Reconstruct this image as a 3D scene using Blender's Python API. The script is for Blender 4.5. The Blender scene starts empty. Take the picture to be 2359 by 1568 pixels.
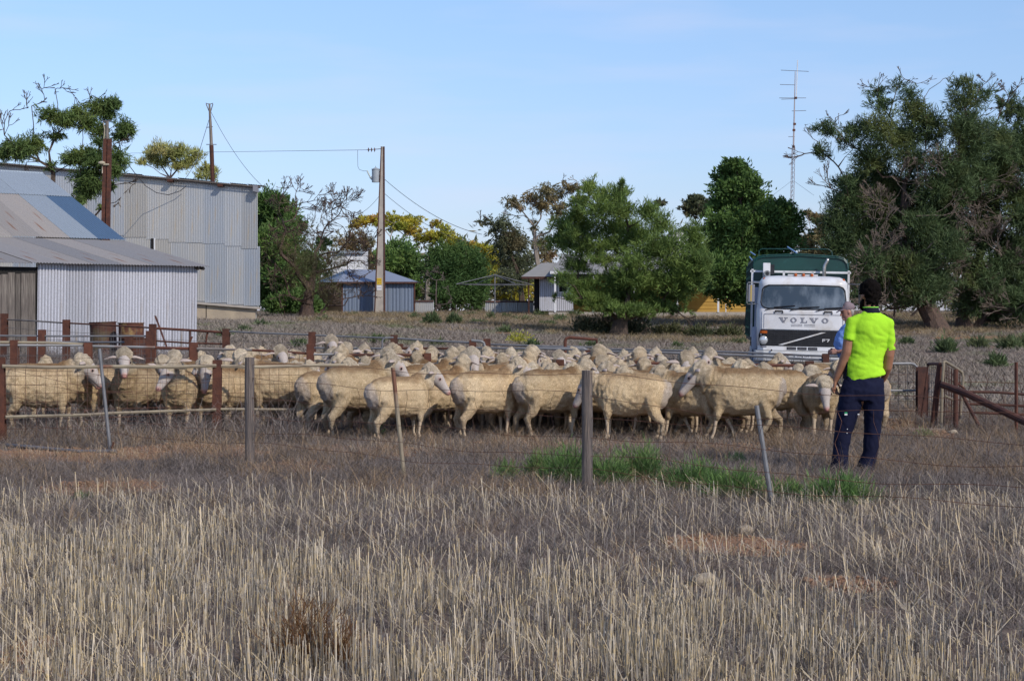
import bpy, math, random
import numpy as np
from mathutils import Vector, Matrix, noise as mnoise

random.seed(7); RNG = np.random.default_rng(7)
scene = bpy.context.scene
COL = scene.collection
R = math.radians

# ------------------------------------------------------------------ camera
CAM_H = 1.55          # eye height above the stubble
FX, CX, HY = 4200.0, 1179.5, 715.0     # photograph measured at 2359 px wide: focal length, centre, horizon row
cam_d = bpy.data.cameras.new('camera')
cam_d.sensor_width = 36.0
cam_d.lens = 36.0 * FX / 2359.0
cam_d.shift_y = -(784.0 - HY) / 2359.0
cam_d.clip_start = 0.1; cam_d.clip_end = 6000
cam = bpy.data.objects.new('camera', cam_d); COL.objects.link(cam)
cam.location = (0, 0, CAM_H); cam.rotation_euler = (R(90), 0, 0)
scene.camera = cam

# ------------------------------------------------------------------ light
SUN = Vector((0.55, -0.66, 0.62)).normalized()     # towards the sun: behind the camera, to its right
world = bpy.data.worlds.new('World'); scene.world = world; world.use_nodes = True
wn = world.node_tree.nodes; wl = world.node_tree.links
for n in list(wn): wn.remove(n)
w_out = wn.new('ShaderNodeOutputWorld'); w_bg = wn.new('ShaderNodeBackground')
w_sky = wn.new('ShaderNodeTexSky'); w_sky.sky_type = 'NISHITA'; w_sky.sun_disc = False
w_sky.sun_elevation = math.asin(SUN.z); w_sky.sun_rotation = math.atan2(SUN.x, SUN.y)
w_sky.air_density = 1.0; w_sky.dust_density = 0.4; w_sky.ozone_density = 3.0; w_sky.altitude = 50
w_bg.inputs['Strength'].default_value = 0.14
w_mix = wn.new('ShaderNodeMix'); w_mix.data_type = 'RGBA'; w_mix.blend_type = 'MULTIPLY'; w_mix.inputs[0].default_value = 1.0
w_mix.inputs[7].default_value = (0.98, 0.945, 1.07, 1)
w_tc = wn.new('ShaderNodeTexCoord'); w_sx = wn.new('ShaderNodeSeparateXYZ'); wl.new(w_tc.outputs['Generated'], w_sx.inputs[0])
w_cr = wn.new('ShaderNodeValToRGB'); wl.new(w_sx.outputs['Z'], w_cr.inputs[0])
w_cr.color_ramp.elements[0].position = 0.0; w_cr.color_ramp.elements[0].color = (0.60, 0.62, 0.92, 1)
w_cr.color_ramp.elements[1].position = 0.17; w_cr.color_ramp.elements[1].color = (0.88, 0.90, 1.01, 1)
w_e = w_cr.color_ramp.elements.new(0.07); w_e.color = (0.72, 0.735, 0.92, 1)
wl.new(w_cr.outputs[0], w_mix.inputs[7]); wl.new(w_sky.outputs[0], w_mix.inputs[6]); 
# faint lavender wisps low in the sky
w_map = wn.new('ShaderNodeMapping'); w_map.inputs['Scale'].default_value = (5, 5, 34); wl.new(w_tc.outputs['Generated'], w_map.inputs['Vector'])
w_no = wn.new('ShaderNodeTexNoise'); w_no.inputs['Scale'].default_value = 1.3; w_no.inputs['Detail'].default_value = 4; wl.new(w_map.outputs[0], w_no.inputs['Vector'])
w_mr = wn.new('ShaderNodeMapRange'); w_mr.inputs['From Min'].default_value = .50; w_mr.inputs['From Max'].default_value = .75; w_mr.inputs['To Max'].default_value = .22; wl.new(w_no.outputs['Fac'], w_mr.inputs['Value'])
w_m2 = wn.new('ShaderNodeMix'); w_m2.data_type = 'RGBA'; wl.new(w_mr.outputs[0], w_m2.inputs[0]); wl.new(w_mix.outputs[2], w_m2.inputs[6]); w_m2.inputs[7].default_value = (4.9, 5.0, 6.2, 1)
wl.new(w_m2.outputs[2], w_bg.inputs['Color']); wl.new(w_bg.outputs[0], w_out.inputs['Surface'])
sun_d = bpy.data.lights.new('sun', 'SUN'); sun_d.energy = 3.2; sun_d.angle = R(1.0); sun_d.color = (1.0, 0.93, 0.84)
sun = bpy.data.objects.new('sun', sun_d); COL.objects.link(sun)
sun.rotation_euler = SUN.to_track_quat('Z', 'Y').to_euler()
scene.view_settings.view_transform = 'Standard'; scene.view_settings.look = 'None'
scene.view_settings.exposure = 0.12; scene.view_settings.gamma = 1.0
scene.view_settings.use_curve_mapping = False
scene.cycles.max_bounces = 6; scene.cycles.transparent_max_bounces = 8

# ------------------------------------------------------------------ ground shape
GL = ([0, 24, 40, 60, 82, 100, 130, 2000], [0, 0, .40, .75, 1.13, 1.36, 1.45, 1.5])
GR = ([0, 28, 46, 60, 80, 100, 130, 2000], [0, 0, -.27, .02, .55, 1.28, 1.45, 1.5])
def G(x, y):
    x = np.asarray(x, float); y = np.asarray(y, float)
    a = x / np.maximum(y, 5.0)
    t = np.clip((a + 0.10) / 0.20, 0, 1); t = t * t * (3 - 2 * t)
    return np.interp(y, *GL) * (1 - t) + np.interp(y, *GR) * t
def g(x, y): return float(G(x, y))
def PX(px, Y): return (px - CX) / FX * Y
def PZ(py, Y): return CAM_H - (py - HY) / FX * Y
def P(px, py, Y): return Vector((PX(px, Y), Y, PZ(py, Y)))
def hit(px, py):
    """distance at which the line of sight through that row meets the ground"""
    ys = np.linspace(6, 160, 3000); zs = PZ(py, ys); gs = G(PX(px, ys), ys)
    k = np.argmax(zs <= gs)
    return float(ys[k]) if zs[k] <= gs[k] else 120.0
def onground(px, Y):
    x = PX(px, Y); return Vector((x, Y, g(x, Y)))
def basepoint(px, py): return onground(px, hit(px, py))

# ------------------------------------------------------------------ object helpers
def tag(o, label=None, cat=None, group=None, kind=None):
    if label: o['label'] = label
    if cat: o['category'] = cat
    if group: o['group'] = group
    if kind: o['kind'] = kind
    return o
def thing(name, label, cat, loc=(0, 0, 0), rz=0, group=None):
    o = bpy.data.objects.new(name, None); COL.objects.link(o); o.empty_display_size = .2
    o.location = loc; o.rotation_euler = (0, 0, rz)
    return tag(o, label, cat, group)
def link_mesh(name, me, parent=None):
    o = bpy.data.objects.new(name, me); COL.objects.link(o)
    if parent is not None: o.parent = parent
    return o
def wmat(o):
    M = o.matrix_basis.copy()
    return wmat(o.parent) @ o.matrix_parent_inverse @ M if o.parent else M
def sp(parent, ob):
    """parent an object that was built in world space without moving it"""
    ob.parent = parent; ob.matrix_parent_inverse = wmat(parent).inverted(); return ob
def copy_tree(o, parent=None):
    c = o.copy(); COL.objects.link(c); c.parent = parent
    for ch in o.children: copy_tree(ch, c)
    return c

class MB:
    def __init__(s): s.v = []; s.f = []; s.mi = []; s.cur = 0
    def add(s, vs, fs):
        b = len(s.v); s.v.extend([tuple(p) for p in vs])
        for q in fs: s.f.append(tuple(b + i for i in q)); s.mi.append(s.cur)
    def box(s, a, b, M=None):
        (x0, y0, z0), (x1, y1, z1) = a, b
        vs = [Vector(p) for p in ((x0,y0,z0),(x1,y0,z0),(x1,y1,z0),(x0,y1,z0),(x0,y0,z1),(x1,y0,z1),(x1,y1,z1),(x0,y1,z1))]
        if M is not None: vs = [M @ p for p in vs]
        s.add(vs, [(0,3,2,1),(4,5,6,7),(0,1,5,4),(1,2,6,5),(2,3,7,6),(3,0,4,7)])
    def hexa(s, p):  # 8 corner points, bottom loop then top loop
        s.add(p, [(0,3,2,1),(4,5,6,7),(0,1,5,4),(1,2,6,5),(2,3,7,6),(3,0,4,7)])
    def tube(s, pts, r, n=6, cap=True):
        """r: number or list, pts: list of vectors"""
        pts = [Vector(p) for p in pts]; k = len(pts)
        rs = [r] * k if not hasattr(r, '__len__') else r
        rings = []
        ref = None
        for i, p in enumerate(pts):
            d = (pts[min(i + 1, k - 1)] - pts[max(i - 1, 0)])
            if d.length < 1e-9: d = Vector((0, 0, 1))
            d.normalize()
            if ref is None: ref = Vector((0, 0, 1)) if abs(d.z) < .9 else Vector((1, 0, 0))
            u = d.cross(ref)
            if u.length < 1e-6: u = d.cross(Vector((0, 1, 0)))
            u.normalize(); w = u.cross(d)
            ref = w.copy()
            rings.append([p + (u * math.cos(2*math.pi*j/n) + w * math.sin(2*math.pi*j/n)) * rs[i] for j in range(n)])
        vs = [q for ring in rings for q in ring]; fs = []
        for i in range(k - 1):
            for j in range(n):
                fs.append((i*n + j, (i+1)*n + j, (i+1)*n + (j+1) % n, i*n + (j+1) % n))
        if cap: fs.append(tuple(range(n))); fs.append(tuple((k-1)*n + j for j in reversed(range(n))))
        s.add(vs, fs)
    def loft(s, pts, rad, n=14, up=(0, 0, 1), rnd=True):
        """closed tapered tube of elliptic sections: rad = [(half width, half height), ...]"""
        pts = [Vector(p) for p in pts]; rad = [(q, q) if not hasattr(q, '__len__') else q for q in rad]
        if rnd:
            d0 = (pts[0] - pts[1]).normalized(); d1 = (pts[-1] - pts[-2]).normalized()
            m0 = min(rad[0]); m1 = min(rad[-1])
            pts = [pts[0] + d0 * m0 * .8, pts[0] + d0 * m0 * .45] + pts + [pts[-1] + d1 * m1 * .45, pts[-1] + d1 * m1 * .8]
            rad = [(rad[0][0]*.35, rad[0][1]*.35), (rad[0][0]*.8, rad[0][1]*.8)] + rad + [(rad[-1][0]*.8, rad[-1][1]*.8), (rad[-1][0]*.35, rad[-1][1]*.35)]
        k = len(pts); vs = []; fs = []; upv = Vector(up)
        for i, p in enumerate(pts):
            d = (pts[min(i+1, k-1)] - pts[max(i-1, 0)]).normalized()
            side = d.cross(upv)
            if side.length < 1e-4: side = Vector((0, 1, 0)).cross(d) if abs(d.y) < .9 else Vector((1, 0, 0))
            side.normalize(); w = side.cross(d).normalized()
            for j in range(n):
                a = 2 * math.pi * j / n
                vs.append(p + side * (math.cos(a) * rad[i][0]) + w * (math.sin(a) * rad[i][1]))
        for i in range(k - 1):
            for j in range(n):
                fs.append((i*n + j, (i+1)*n + j, (i+1)*n + (j+1) % n, i*n + (j+1) % n))
        fs.append(tuple(range(n))); fs.append(tuple((k-1)*n + j for j in reversed(range(n))))
        s.add(vs, fs)
    def ball(s, c, r, n=10, m=7):
        c = Vector(c); r = r if hasattr(r, '__len__') else (r, r, r)
        vs = [(c.x, c.y, c.z + r[2])]; fs = []
        for i in range(1, m):
            t = math.pi * i / m
            for j in range(n):
                a = 2 * math.pi * j / n
                vs.append((c.x + r[0]*math.sin(t)*math.cos(a), c.y + r[1]*math.sin(t)*math.sin(a), c.z + r[2]*math.cos(t)))
        vs.append((c.x, c.y, c.z - r[2])); L = len(vs) - 1
        for j in range(n):
            fs.append((0, 1 + j, 1 + (j+1) % n)); fs.append((L, L - n + (j+1) % n, L - n + j))
            for i in range(m - 2):
                a = 1 + i*n; fs.append((a + j, a + n + j, a + n + (j+1) % n, a + (j+1) % n))
        s.add(vs, fs)
    def disc(s, c, axis, r, h, n=16, r2=None):
        c = Vector(c); ax = Vector(axis).normalized(); s.tube([c, c + ax * h], [r, r if r2 is None else r2], n)
    def mesh(s, name, mats=None, smooth=False):
        me = bpy.data.meshes.new(name); me.from_pydata(s.v, [], s.f)
        mats = mats if isinstance(mats, (list, tuple)) else [mats]
        for m in mats:
            if m is not None: me.materials.append(m)
        if len(mats) > 1: me.polygons.foreach_set('material_index', s.mi)
        if smooth: me.polygons.foreach_set('use_smooth', [True] * len(me.polygons))
        me.update(); return me
    def build(s, name, mats=None, parent=None, smooth=False):
        return link_mesh(name, s.mesh(name, mats, smooth), parent)

def bevel(o, w=.01, seg=2):
    m = o.modifiers.new('bevel', 'BEVEL'); m.width = w; m.segments = seg; m.limit_method = 'ANGLE'; m.angle_limit = R(40)
    return o

def remeshed(mb, voxel, smooth_it=4, extra=None):
    """fuse overlapping lofts into one continuous surface, returns a new mesh"""
    me = mb.mesh('tmp'); o = bpy.data.objects.new('tmp', me); COL.objects.link(o)
    m = o.modifiers.new('r', 'REMESH'); m.mode = 'VOXEL'; m.voxel_size = voxel; m.use_smooth_shade = True
    if smooth_it:
        q = o.modifiers.new('s', 'SMOOTH'); q.factor = .5; q.iterations = smooth_it
    dg = bpy.context.evaluated_depsgraph_get(); dg.update()
    out = bpy.data.meshes.new_from_object(o.evaluated_get(dg))
    bpy.data.objects.remove(o); bpy.data.meshes.remove(me)
    return out

def mesh_arrays(me):
    n = len(me.vertices); co = np.empty(n*3, 'f'); me.vertices.foreach_get('co', co)
    no = np.empty(n*3, 'f'); me.vertices.foreach_get('normal', no)
    return co.reshape(-1, 3), no.reshape(-1, 3)
def set_co(me, co): me.vertices.foreach_set('co', np.ascontiguousarray(co, 'f').ravel()); me.update()
def set_col(me, c, name='Col'):
    at = me.color_attributes.new(name, 'FLOAT_COLOR', 'POINT')
    rgba = np.ones((len(me.vertices), 4), 'f'); rgba[:, :3] = c
    at.data.foreach_set('color', rgba.ravel())

def np_mesh(name, verts, faces, mat, parent=None, kind=None, smooth=False):
    """faces: int array (n, k) with k = 3 or 4"""
    me = bpy.data.meshes.new(name); verts = np.ascontiguousarray(verts, 'f'); faces = np.ascontiguousarray(faces, 'i')
    nf, k = faces.shape
    me.vertices.add(len(verts)); me.vertices.foreach_set('co', verts.ravel())
    me.loops.add(nf * k); me.loops.foreach_set('vertex_index', faces.ravel())
    me.polygons.add(nf); me.polygons.foreach_set('loop_start', np.arange(0, nf*k, k, dtype='i'))
    me.polygons.foreach_set('loop_total', np.full(nf, k, 'i'))
    if smooth: me.polygons.foreach_set('use_smooth', np.ones(nf, bool))
    me.update(calc_edges=True); me.materials.append(mat)
    return me

# ------------------------------------------------------------------ materials
def mk(name):
    m = bpy.data.materials.new(name); m.use_nodes = True
    nt = m.node_tree; b = nt.nodes['Principled BSDF']
    return m, nt, b
def N(nt, t, **kw):
    n = nt.nodes.new('ShaderNode' + t)
    for k, v in kw.items(): setattr(n, k, v)
    return n
def setin(n, **kw):
    for k, v in kw.items(): n.inputs[k.replace('_', ' ')].default_value = v
def rgb(c): return (c[0], c[1], c[2], 1.0)
def mixc(nt, fac, a, b, mode='MIX'):
    m = N(nt, 'Mix', data_type='RGBA', blend_type=mode)
    for sock, val in ((m.inputs[0], fac), (m.inputs[6], a), (m.inputs[7], b)):
        if hasattr(val, 'links'): nt.links.new(val, sock)
        elif isinstance(val, (tuple, list)): sock.default_value = rgb(val)
        else: sock.default_value = val
    return m.outputs[2]
def noise_fac(nt, scale, detail=4, lo=.35, hi=.65, vec=None, stretch=None, rough=.55, coord='Object'):
    n = N(nt, 'TexNoise'); n.inputs['Scale'].default_value = scale; n.inputs['Detail'].default_value = detail
    n.inputs['Roughness'].default_value = rough
    if vec is None:
        tc = N(nt, 'TexCoord'); vec = tc.outputs[coord]
        if coord == 'World': pass
    if stretch:
        mp = N(nt, 'Mapping'); mp.inputs['Scale'].default_value = stretch
        nt.links.new(vec, mp.inputs['Vector']); vec = mp.outputs[0]
    nt.links.new(vec, n.inputs['Vector'])
    mr = N(nt, 'MapRange'); mr.inputs['From Min'].default_value = lo; mr.inputs['From Max'].default_value = hi
    nt.links.new(n.outputs['Fac'], mr.inputs['Value'])
    return mr.outputs[0], n.outputs['Fac']
def world_pos(nt):
    return N(nt, 'NewGeometry').outputs['Position']
def bump(nt, b, h, strength=.4, dist=.01):
    bp = N(nt, 'Bump'); bp.inputs['Strength'].default_value = strength; bp.inputs['Distance'].default_value = dist
    nt.links.new(h, bp.inputs['Height']); nt.links.new(bp.outputs[0], b.inputs['Normal'])

def pmat(name, c1, c2=None, scale=6, rough=.7, metal=0.0, stretch=None, c3=None, s3=2, lo3=.55, hi3=.7, bmp=0, bscale=40, bdist=.01, rnd=0.0, spec=.4, lo=.35, hi=.65):
    m, nt, b = mk(name); b.inputs['Roughness'].default_value = rough; b.inputs['Metallic'].default_value = metal
    b.inputs['Specular IOR Level'].default_value = spec
    col = c1
    if c2:
        f, _ = noise_fac(nt, scale, stretch=stretch, lo=lo, hi=hi); col = mixc(nt, f, c1, c2)
    if c3:
        f, _ = noise_fac(nt, s3, stretch=stretch, lo=lo3, hi=hi3); col = mixc(nt, f, col, c3)
    if rnd:
        oi = N(nt, 'ObjectInfo'); mr = N(nt, 'MapRange'); mr.inputs['To Min'].default_value = 1 - rnd; mr.inputs['To Max'].default_value = 1 + rnd
        nt.links.new(oi.outputs['Random'], mr.inputs['Value'])
        hsv = N(nt, 'HueSaturation')
        if hasattr(col, 'links'): nt.links.new(col, hsv.inputs['Color'])
        else: hsv.inputs['Color'].default_value = rgb(col)
        nt.links.new(mr.outputs[0], hsv.inputs['Value']); col = hsv.outputs[0]
    if hasattr(col, 'links'): nt.links.new(col, b.inputs['Base Color'])
    else: b.inputs['Base Color'].default_value = rgb(col)
    if bmp:
        _, h = noise_fac(nt, bscale, detail=5, stretch=stretch); bump(nt, b, h, bmp, bdist)
    return m

MAT = {}
MAT['rust'] = pmat('rusty_steel', (.065, .024, .016), (.115, .042, .024), 9, .85, c3=(.05, .025, .02), s3=3, bmp=.5, rnd=.25)
MAT['rust_dark'] = pmat('dark_rust', (.05, .022, .018), (.10, .04, .025), 8, .85, bmp=.4, rnd=.15)
MAT['pipe'] = pmat('galvanised_pipe', (.20, .18, .165), (.11, .095, .09), 5, .6, metal=.3, c3=(.22, .10, .05), s3=2.2, lo3=.6, hi3=.7, rnd=.15)
MAT['pipe_tan'] = pmat('weathered_tan_pipe', (.30, .25, .17), (.21, .17, .12), 4, .65, c3=(.16, .07, .04), s3=1.6, lo3=.62, hi3=.7, rnd=.1)
MAT['pipe_grey'] = pmat('grey_pipe', (.22, .22, .225), (.15, .15, .155), 5, .55, metal=.3, c3=(.16, .08, .05), s3=1.5, lo3=.62, hi3=.72)
MAT['wire_rust'] = pmat('rusty_wire', (.10, .045, .03), (.16, .07, .04), 3, .8)
MAT['wire_grey'] = pmat('grey_wire', (.20, .19, .18), (.11, .09, .08), 3, .6, metal=.3)
MAT['cable'] = pmat('overhead_cable', (.07, .07, .08), rough=.6)
MAT['dark'] = pmat('dark_opening', (.012, .011, .010), rough=.9)
def galv(name, a, b_, rust, rustamt=.66, rnd=.22, rough=.42, metal=.45, groove_shade=0):
    m, nt, bs = mk(name); oi = N(nt, 'ObjectInfo')
    bs.inputs['Roughness'].default_value = rough; bs.inputs['Metallic'].default_value = metal
    tc = N(nt, 'TexCoord').outputs['Object']
    f, _ = noise_fac(nt, 2.2, vec=tc, stretch=(3, 3, .35), lo=.3, hi=.7)
    fr, _ = noise_fac(nt, 1.4, vec=tc, stretch=(4, 4, .3), lo=rustamt, hi=rustamt + .12)
    fs, _ = noise_fac(nt, 30, vec=tc, lo=.3, hi=.7)
    mx = N(nt, 'Math', operation='MULTIPLY_ADD'); nt.links.new(oi.outputs['Random'], mx.inputs[0]); mx.inputs[1].default_value = .85
    mm = N(nt, 'Math', operation='MULTIPLY'); nt.links.new(f, mm.inputs[0]); mm.inputs[1].default_value = .30
    nt.links.new(mm.outputs[0], mx.inputs[2]); mx.use_clamp = True
    col = mixc(nt, mx.outputs[0], a, b_); col = mixc(nt, fr, col, rust)
    if groove_shade:  # rib shading put into the colour: sheet valleys painted darker
        sy = N(nt, 'SeparateXYZ'); nt.links.new(tc, sy.inputs[0]); gm = N(nt, 'MapRange'); gm.inputs['From Min'].default_value = 0; gm.inputs['From Max'].default_value = .012; gm.inputs['To Max'].default_value = groove_shade
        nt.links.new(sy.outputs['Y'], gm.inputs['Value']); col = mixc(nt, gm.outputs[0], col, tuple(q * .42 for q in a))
    mul = N(nt, 'MapRange'); mul.inputs['To Min'].default_value = .85; mul.inputs['To Max'].default_value = 1.1
    nt.links.new(fs, mul.inputs['Value'])
    r2 = N(nt, 'MapRange'); r2.inputs['To Min'].default_value = 1 - rnd; r2.inputs['To Max'].default_value = 1 + rnd
    wn_ = N(nt, 'TexWhiteNoise', noise_dimensions='1D'); nt.links.new(oi.outputs['Random'], wn_.inputs['W']); nt.links.new(wn_.outputs['Value'], r2.inputs['Value'])
    pr = N(nt, 'Math', operation='MULTIPLY'); nt.links.new(mul.outputs[0], pr.inputs[0]); nt.links.new(r2.outputs[0], pr.inputs[1])
    h = N(nt, 'HueSaturation'); nt.links.new(col, h.inputs['Color']); nt.links.new(pr.outputs[0], h.inputs['Value'])
    nt.links.new(h.outputs[0], bs.inputs['Base Color']); bump(nt, bs, fs, .15, .004)
    return m
MAT['galv_old'] = galv('old_galvanised_iron', (.33, .37, .42), (.46, .43, .38), (.46, .38, .28), .62, .13)
MAT['galv_bright'] = galv('bright_galvanised_iron', (.54, .54, .585), (.46, .46, .495), (.34, .29, .24), .64, .12, .5, .2, groove_shade=.9)
MAT['galv_roof'] = galv('rusted_roof_iron', (.29, .285, .285), (.36, .32, .28), (.24, .12, .07), .64, .10, .6, .2)
MAT['galv_light'] = galv('pale_roof_iron', (.37, .42, .46), (.33, .38, .42), (.34, .33, .32), .78, .05, .45, .3)
MAT['roof_blue'] = galv('blue_roof_iron', (.085, .14, .225), (.095, .16, .25), (.12, .17, .23), .8, .03, .45, .2)
MAT['blueshed'] = galv('blue_grey_wall_iron', (.15, .19, .26), (.18, .21, .26), (.22, .24, .28), .75, .06, .5, .2)
MAT['blueroof'] = galv('blue_grey_roof_iron', (.25, .29, .37), (.28, .31, .38), (.25, .27, .32), .8, .04, .5, .2)
MAT['wood_old'] = pmat('weathered_timber', (.20, .17, .145), (.10, .085, .075), 5, .9, stretch=(14, 14, .6), c3=(.27, .24, .20), s3=3, bmp=.8, bscale=12, bdist=.02, rnd=.3)
MAT['stone'] = pmat('pale_rendered_stone', (.42, .34, .24), (.33, .27, .20), 1.5, .9, c3=(.25, .20, .15), s3=.8, bmp=.4, bscale=14, bdist=.03)
MAT['concrete'] = pmat('pole_concrete', (.42, .37, .31), (.34, .30, .26), 3, .85)
MAT['white_paint'] = pmat('white_paint', (.72, .72, .72), (.62, .62, .62), 2, .5)
MAT['bark'] = pmat('brown_bark', (.10, .07, .05), (.055, .04, .032), 6, .95, stretch=(4, 4, .8), bmp=.8, bscale=10, bdist=.05)
MAT['bark_red'] = pmat('reddish_bark', (.13, .085, .062), (.065, .045, .038), 5, .95, stretch=(4, 4, .8), bmp=.8, bscale=10, bdist=.05)
MAT['bark_pale'] = pmat('pale_bark', (.30, .25, .20), (.16, .13, .11), 4, .9, stretch=(3, 3, .8))
MAT['twig_pale'] = pmat('pale_dead_twigs', (.19, .15, .12), (.11, .085, .07), 3, .95)
MAT['twig_grey'] = pmat('grey_twigs', (.13, .105, .09), (.08, .06, .055), 3, .95)
def leafmat(name, a, b_, c=None, trans=.3, scale=.9):
    m, nt, bs = mk(name); pos = world_pos(nt)
    f, _ = noise_fac(nt, scale, vec=pos, lo=.35, hi=.65); col = mixc(nt, f, a, b_)
    if c:
        f2, _ = noise_fac(nt, .45, vec=pos, lo=.52, hi=.66); col = mixc(nt, f2, col, c)
    at = N(nt, 'Attribute'); at.attribute_name = 'lv'
    mr = N(nt, 'MapRange'); mr.inputs['To Min'].default_value = .65; mr.inputs['To Max'].default_value = 1.35
    nt.links.new(at.outputs['Fac'], mr.inputs['Value'])
    h = N(nt, 'HueSaturation'); nt.links.new(col, h.inputs['Color']); nt.links.new(mr.outputs[0], h.inputs['Value'])
    nt.links.new(h.outputs[0], bs.inputs['Base Color']); bs.inputs['Roughness'].default_value = .65
    bs.inputs['Specular IOR Level'].default_value = .25
    tr = N(nt, 'BsdfTranslucent'); nt.links.new(h.outputs[0], tr.inputs['Color'])
    mx = N(nt, 'MixShader'); mx.inputs[0].default_value = trans
    nt.links.new(bs.outputs[0], mx.inputs[1]); nt.links.new(tr.outputs[0], mx.inputs[2])
    nt.links.new(mx.outputs[0], nt.nodes['Material Output'].inputs['Surface'])
    return m
MAT['l_pine'] = leafmat('pine_needles', (.175, .255, .06), (.105, .165, .048), (.23, .30, .07))
MAT['l_conifer'] = leafmat('dark_conifer_leaves', (.125, .21, .055), (.08, .145, .04), (.17, .25, .06))
MAT['l_athel'] = leafmat('grey_green_sprays', (.10, .15, .058), (.068, .10, .045), (.155, .18, .055))
MAT['l_left'] = leafmat('glossy_green_leaves', (.13, .19, .055), (.08, .13, .04), (.18, .23, .06))
MAT['l_yellow'] = leafmat('yellow_gum_leaves', (0.510, 0.420, 0.045), (0.255, 0.315, 0.053), (0.540, 0.315, 0.060))
MAT['l_yg'] = leafmat('yellow_green_leaves', (0.450, 0.435, 0.135), (0.270, 0.315, 0.105), (0.540, 0.465, 0.195))
MAT['l_gum'] = leafmat('brownish_gum_leaves', (0.255, 0.195, 0.090), (0.150, 0.150, 0.075), (0.330, 0.195, 0.090))
MAT['l_gumdark'] = leafmat('olive_gum_leaves', (0.120, 0.135, 0.068), (0.083, 0.098, 0.053), (0.180, 0.150, 0.075))
MAT['l_bush'] = leafmat('green_bush_leaves', (.10, .175, .05), (.06, .115, .035), (.13, .20, .05))
MAT['l_weed'] = leafmat('bright_green_weed', (.15, .25, .07), (.09, .17, .05), (.24, .27, .10), scale=4)
MAT['l_weedfar'] = leafmat('dull_green_weed', (.12, .165, .07), (.085, .12, .05), (.18, .19, .09), scale=2)
MAT['l_olive'] = leafmat('dark_olive_leaves', (0.135, 0.128, 0.053), (0.075, 0.090, 0.042), (0.180, 0.150, 0.060))
# ------------------------------------------------------------------ ground
DIRT = []   # bare red earth: centre x, y, half width, half depth, strength
def add_dirt(px, py, rpx, rpy, s=1.0):
    Y = hit(px, py); Y0 = hit(px, py + rpy); Y1 = hit(px, py - rpy)
    DIRT.append((PX(px, Y), (Y0 + Y1) / 2, rpx / FX * Y, max(.15, (Y1 - Y0) / 2), s))
for a in ((1700, 1255, 150, 26), (1950, 1345, 100, 16), (1870, 1262, 60, 8, .7), (220, 1128, 150, 18), (170, 1050, 260, 18, 1), (420, 1042, 200, 18, .9), (680, 1075, 90, 14, .7),
          (2080, 985, 70, 26, .9), (1500, 1020, 400, 22, .45), (900, 1040, 260, 14, .5), (60, 1500, 70, 35, .9), (150, 1545, 120, 25, .7), (2180, 945, 60, 10, .6),
          (850, 742, 45, 3), (1180, 768, 55, 3), (2250, 778, 120, 4, .9), (1650, 774, 60, 5, .8), (2120, 768, 90, 4, .7), (1020, 736, 60, 3, .6),
          (2330, 800, 60, 3, .6), (640, 735, 60, 3, .5)): add_dirt(*a)
def dirt(x, y):
    x = np.asarray(x, float); y = np.asarray(y, float); d = np.zeros_like(x)
    wob = .25 * np.sin(x * 3.1 + y * 1.7) + .2 * np.sin(x * 7.3 - y * 2.9) + .15 * np.sin(y * 9.1 + x * 4.4)
    for (cx, cy, rx, ry, s) in DIRT:
        q = ((x - cx) / rx) ** 2 + ((y - cy) / ry) ** 2 + wob
        d = np.maximum(d, s * np.clip((1.25 - q) / .6, 0, 1))
    return d

m, nt, b = mk('dry_ground'); b.inputs['Roughness'].default_value = .95; b.inputs['Specular IOR Level'].default_value = .1
pos = world_pos(nt)
f1, _ = noise_fac(nt, .35, vec=pos, lo=.35, hi=.65); f2, h2 = noise_fac(nt, 14, detail=8, vec=pos, lo=.3, hi=.7)
f3, _ = noise_fac(nt, .12, vec=pos, lo=.5, hi=.65, stretch=(1, .35, 1)); f4, _ = noise_fac(nt, 2.5, vec=pos, lo=.45, hi=.7)
c = mixc(nt, f1, (.145, .11, .09), (.18, .14, .115)); c = mixc(nt, f2, c, (.10, .075, .062)); c = mixc(nt, f4, c, (.21, .15, .11))
fg = N(nt, 'Math', operation='MULTIPLY'); nt.links.new(f3, fg.inputs[0]); fg.inputs[1].default_value = .35
c = mixc(nt, fg.outputs[0], c, (.11, .125, .06))
at = N(nt, 'Attribute'); at.attribute_name = 'Col'; sep = N(nt, 'SeparateColor'); nt.links.new(at.outputs['Color'], sep.inputs[0])
dm = N(nt, 'Math', operation='MULTIPLY_ADD'); nt.links.new(f2, dm.inputs[0]); dm.inputs[1].default_value = -.75; nt.links.new(sep.outputs[0], dm.inputs[2])
dm2 = N(nt, 'Math', operation='MULTIPLY'); nt.links.new(dm.outputs[0], dm2.inputs[0]); dm2.inputs[1].default_value = 2.4; dm2.use_clamp = True
c = mixc(nt, dm2.outputs[0], c, (.27, .15, .085))
nt.links.new(c, b.inputs['Base Color']); bump(nt, b, h2, .8, .03)
MAT['ground'] = m

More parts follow.
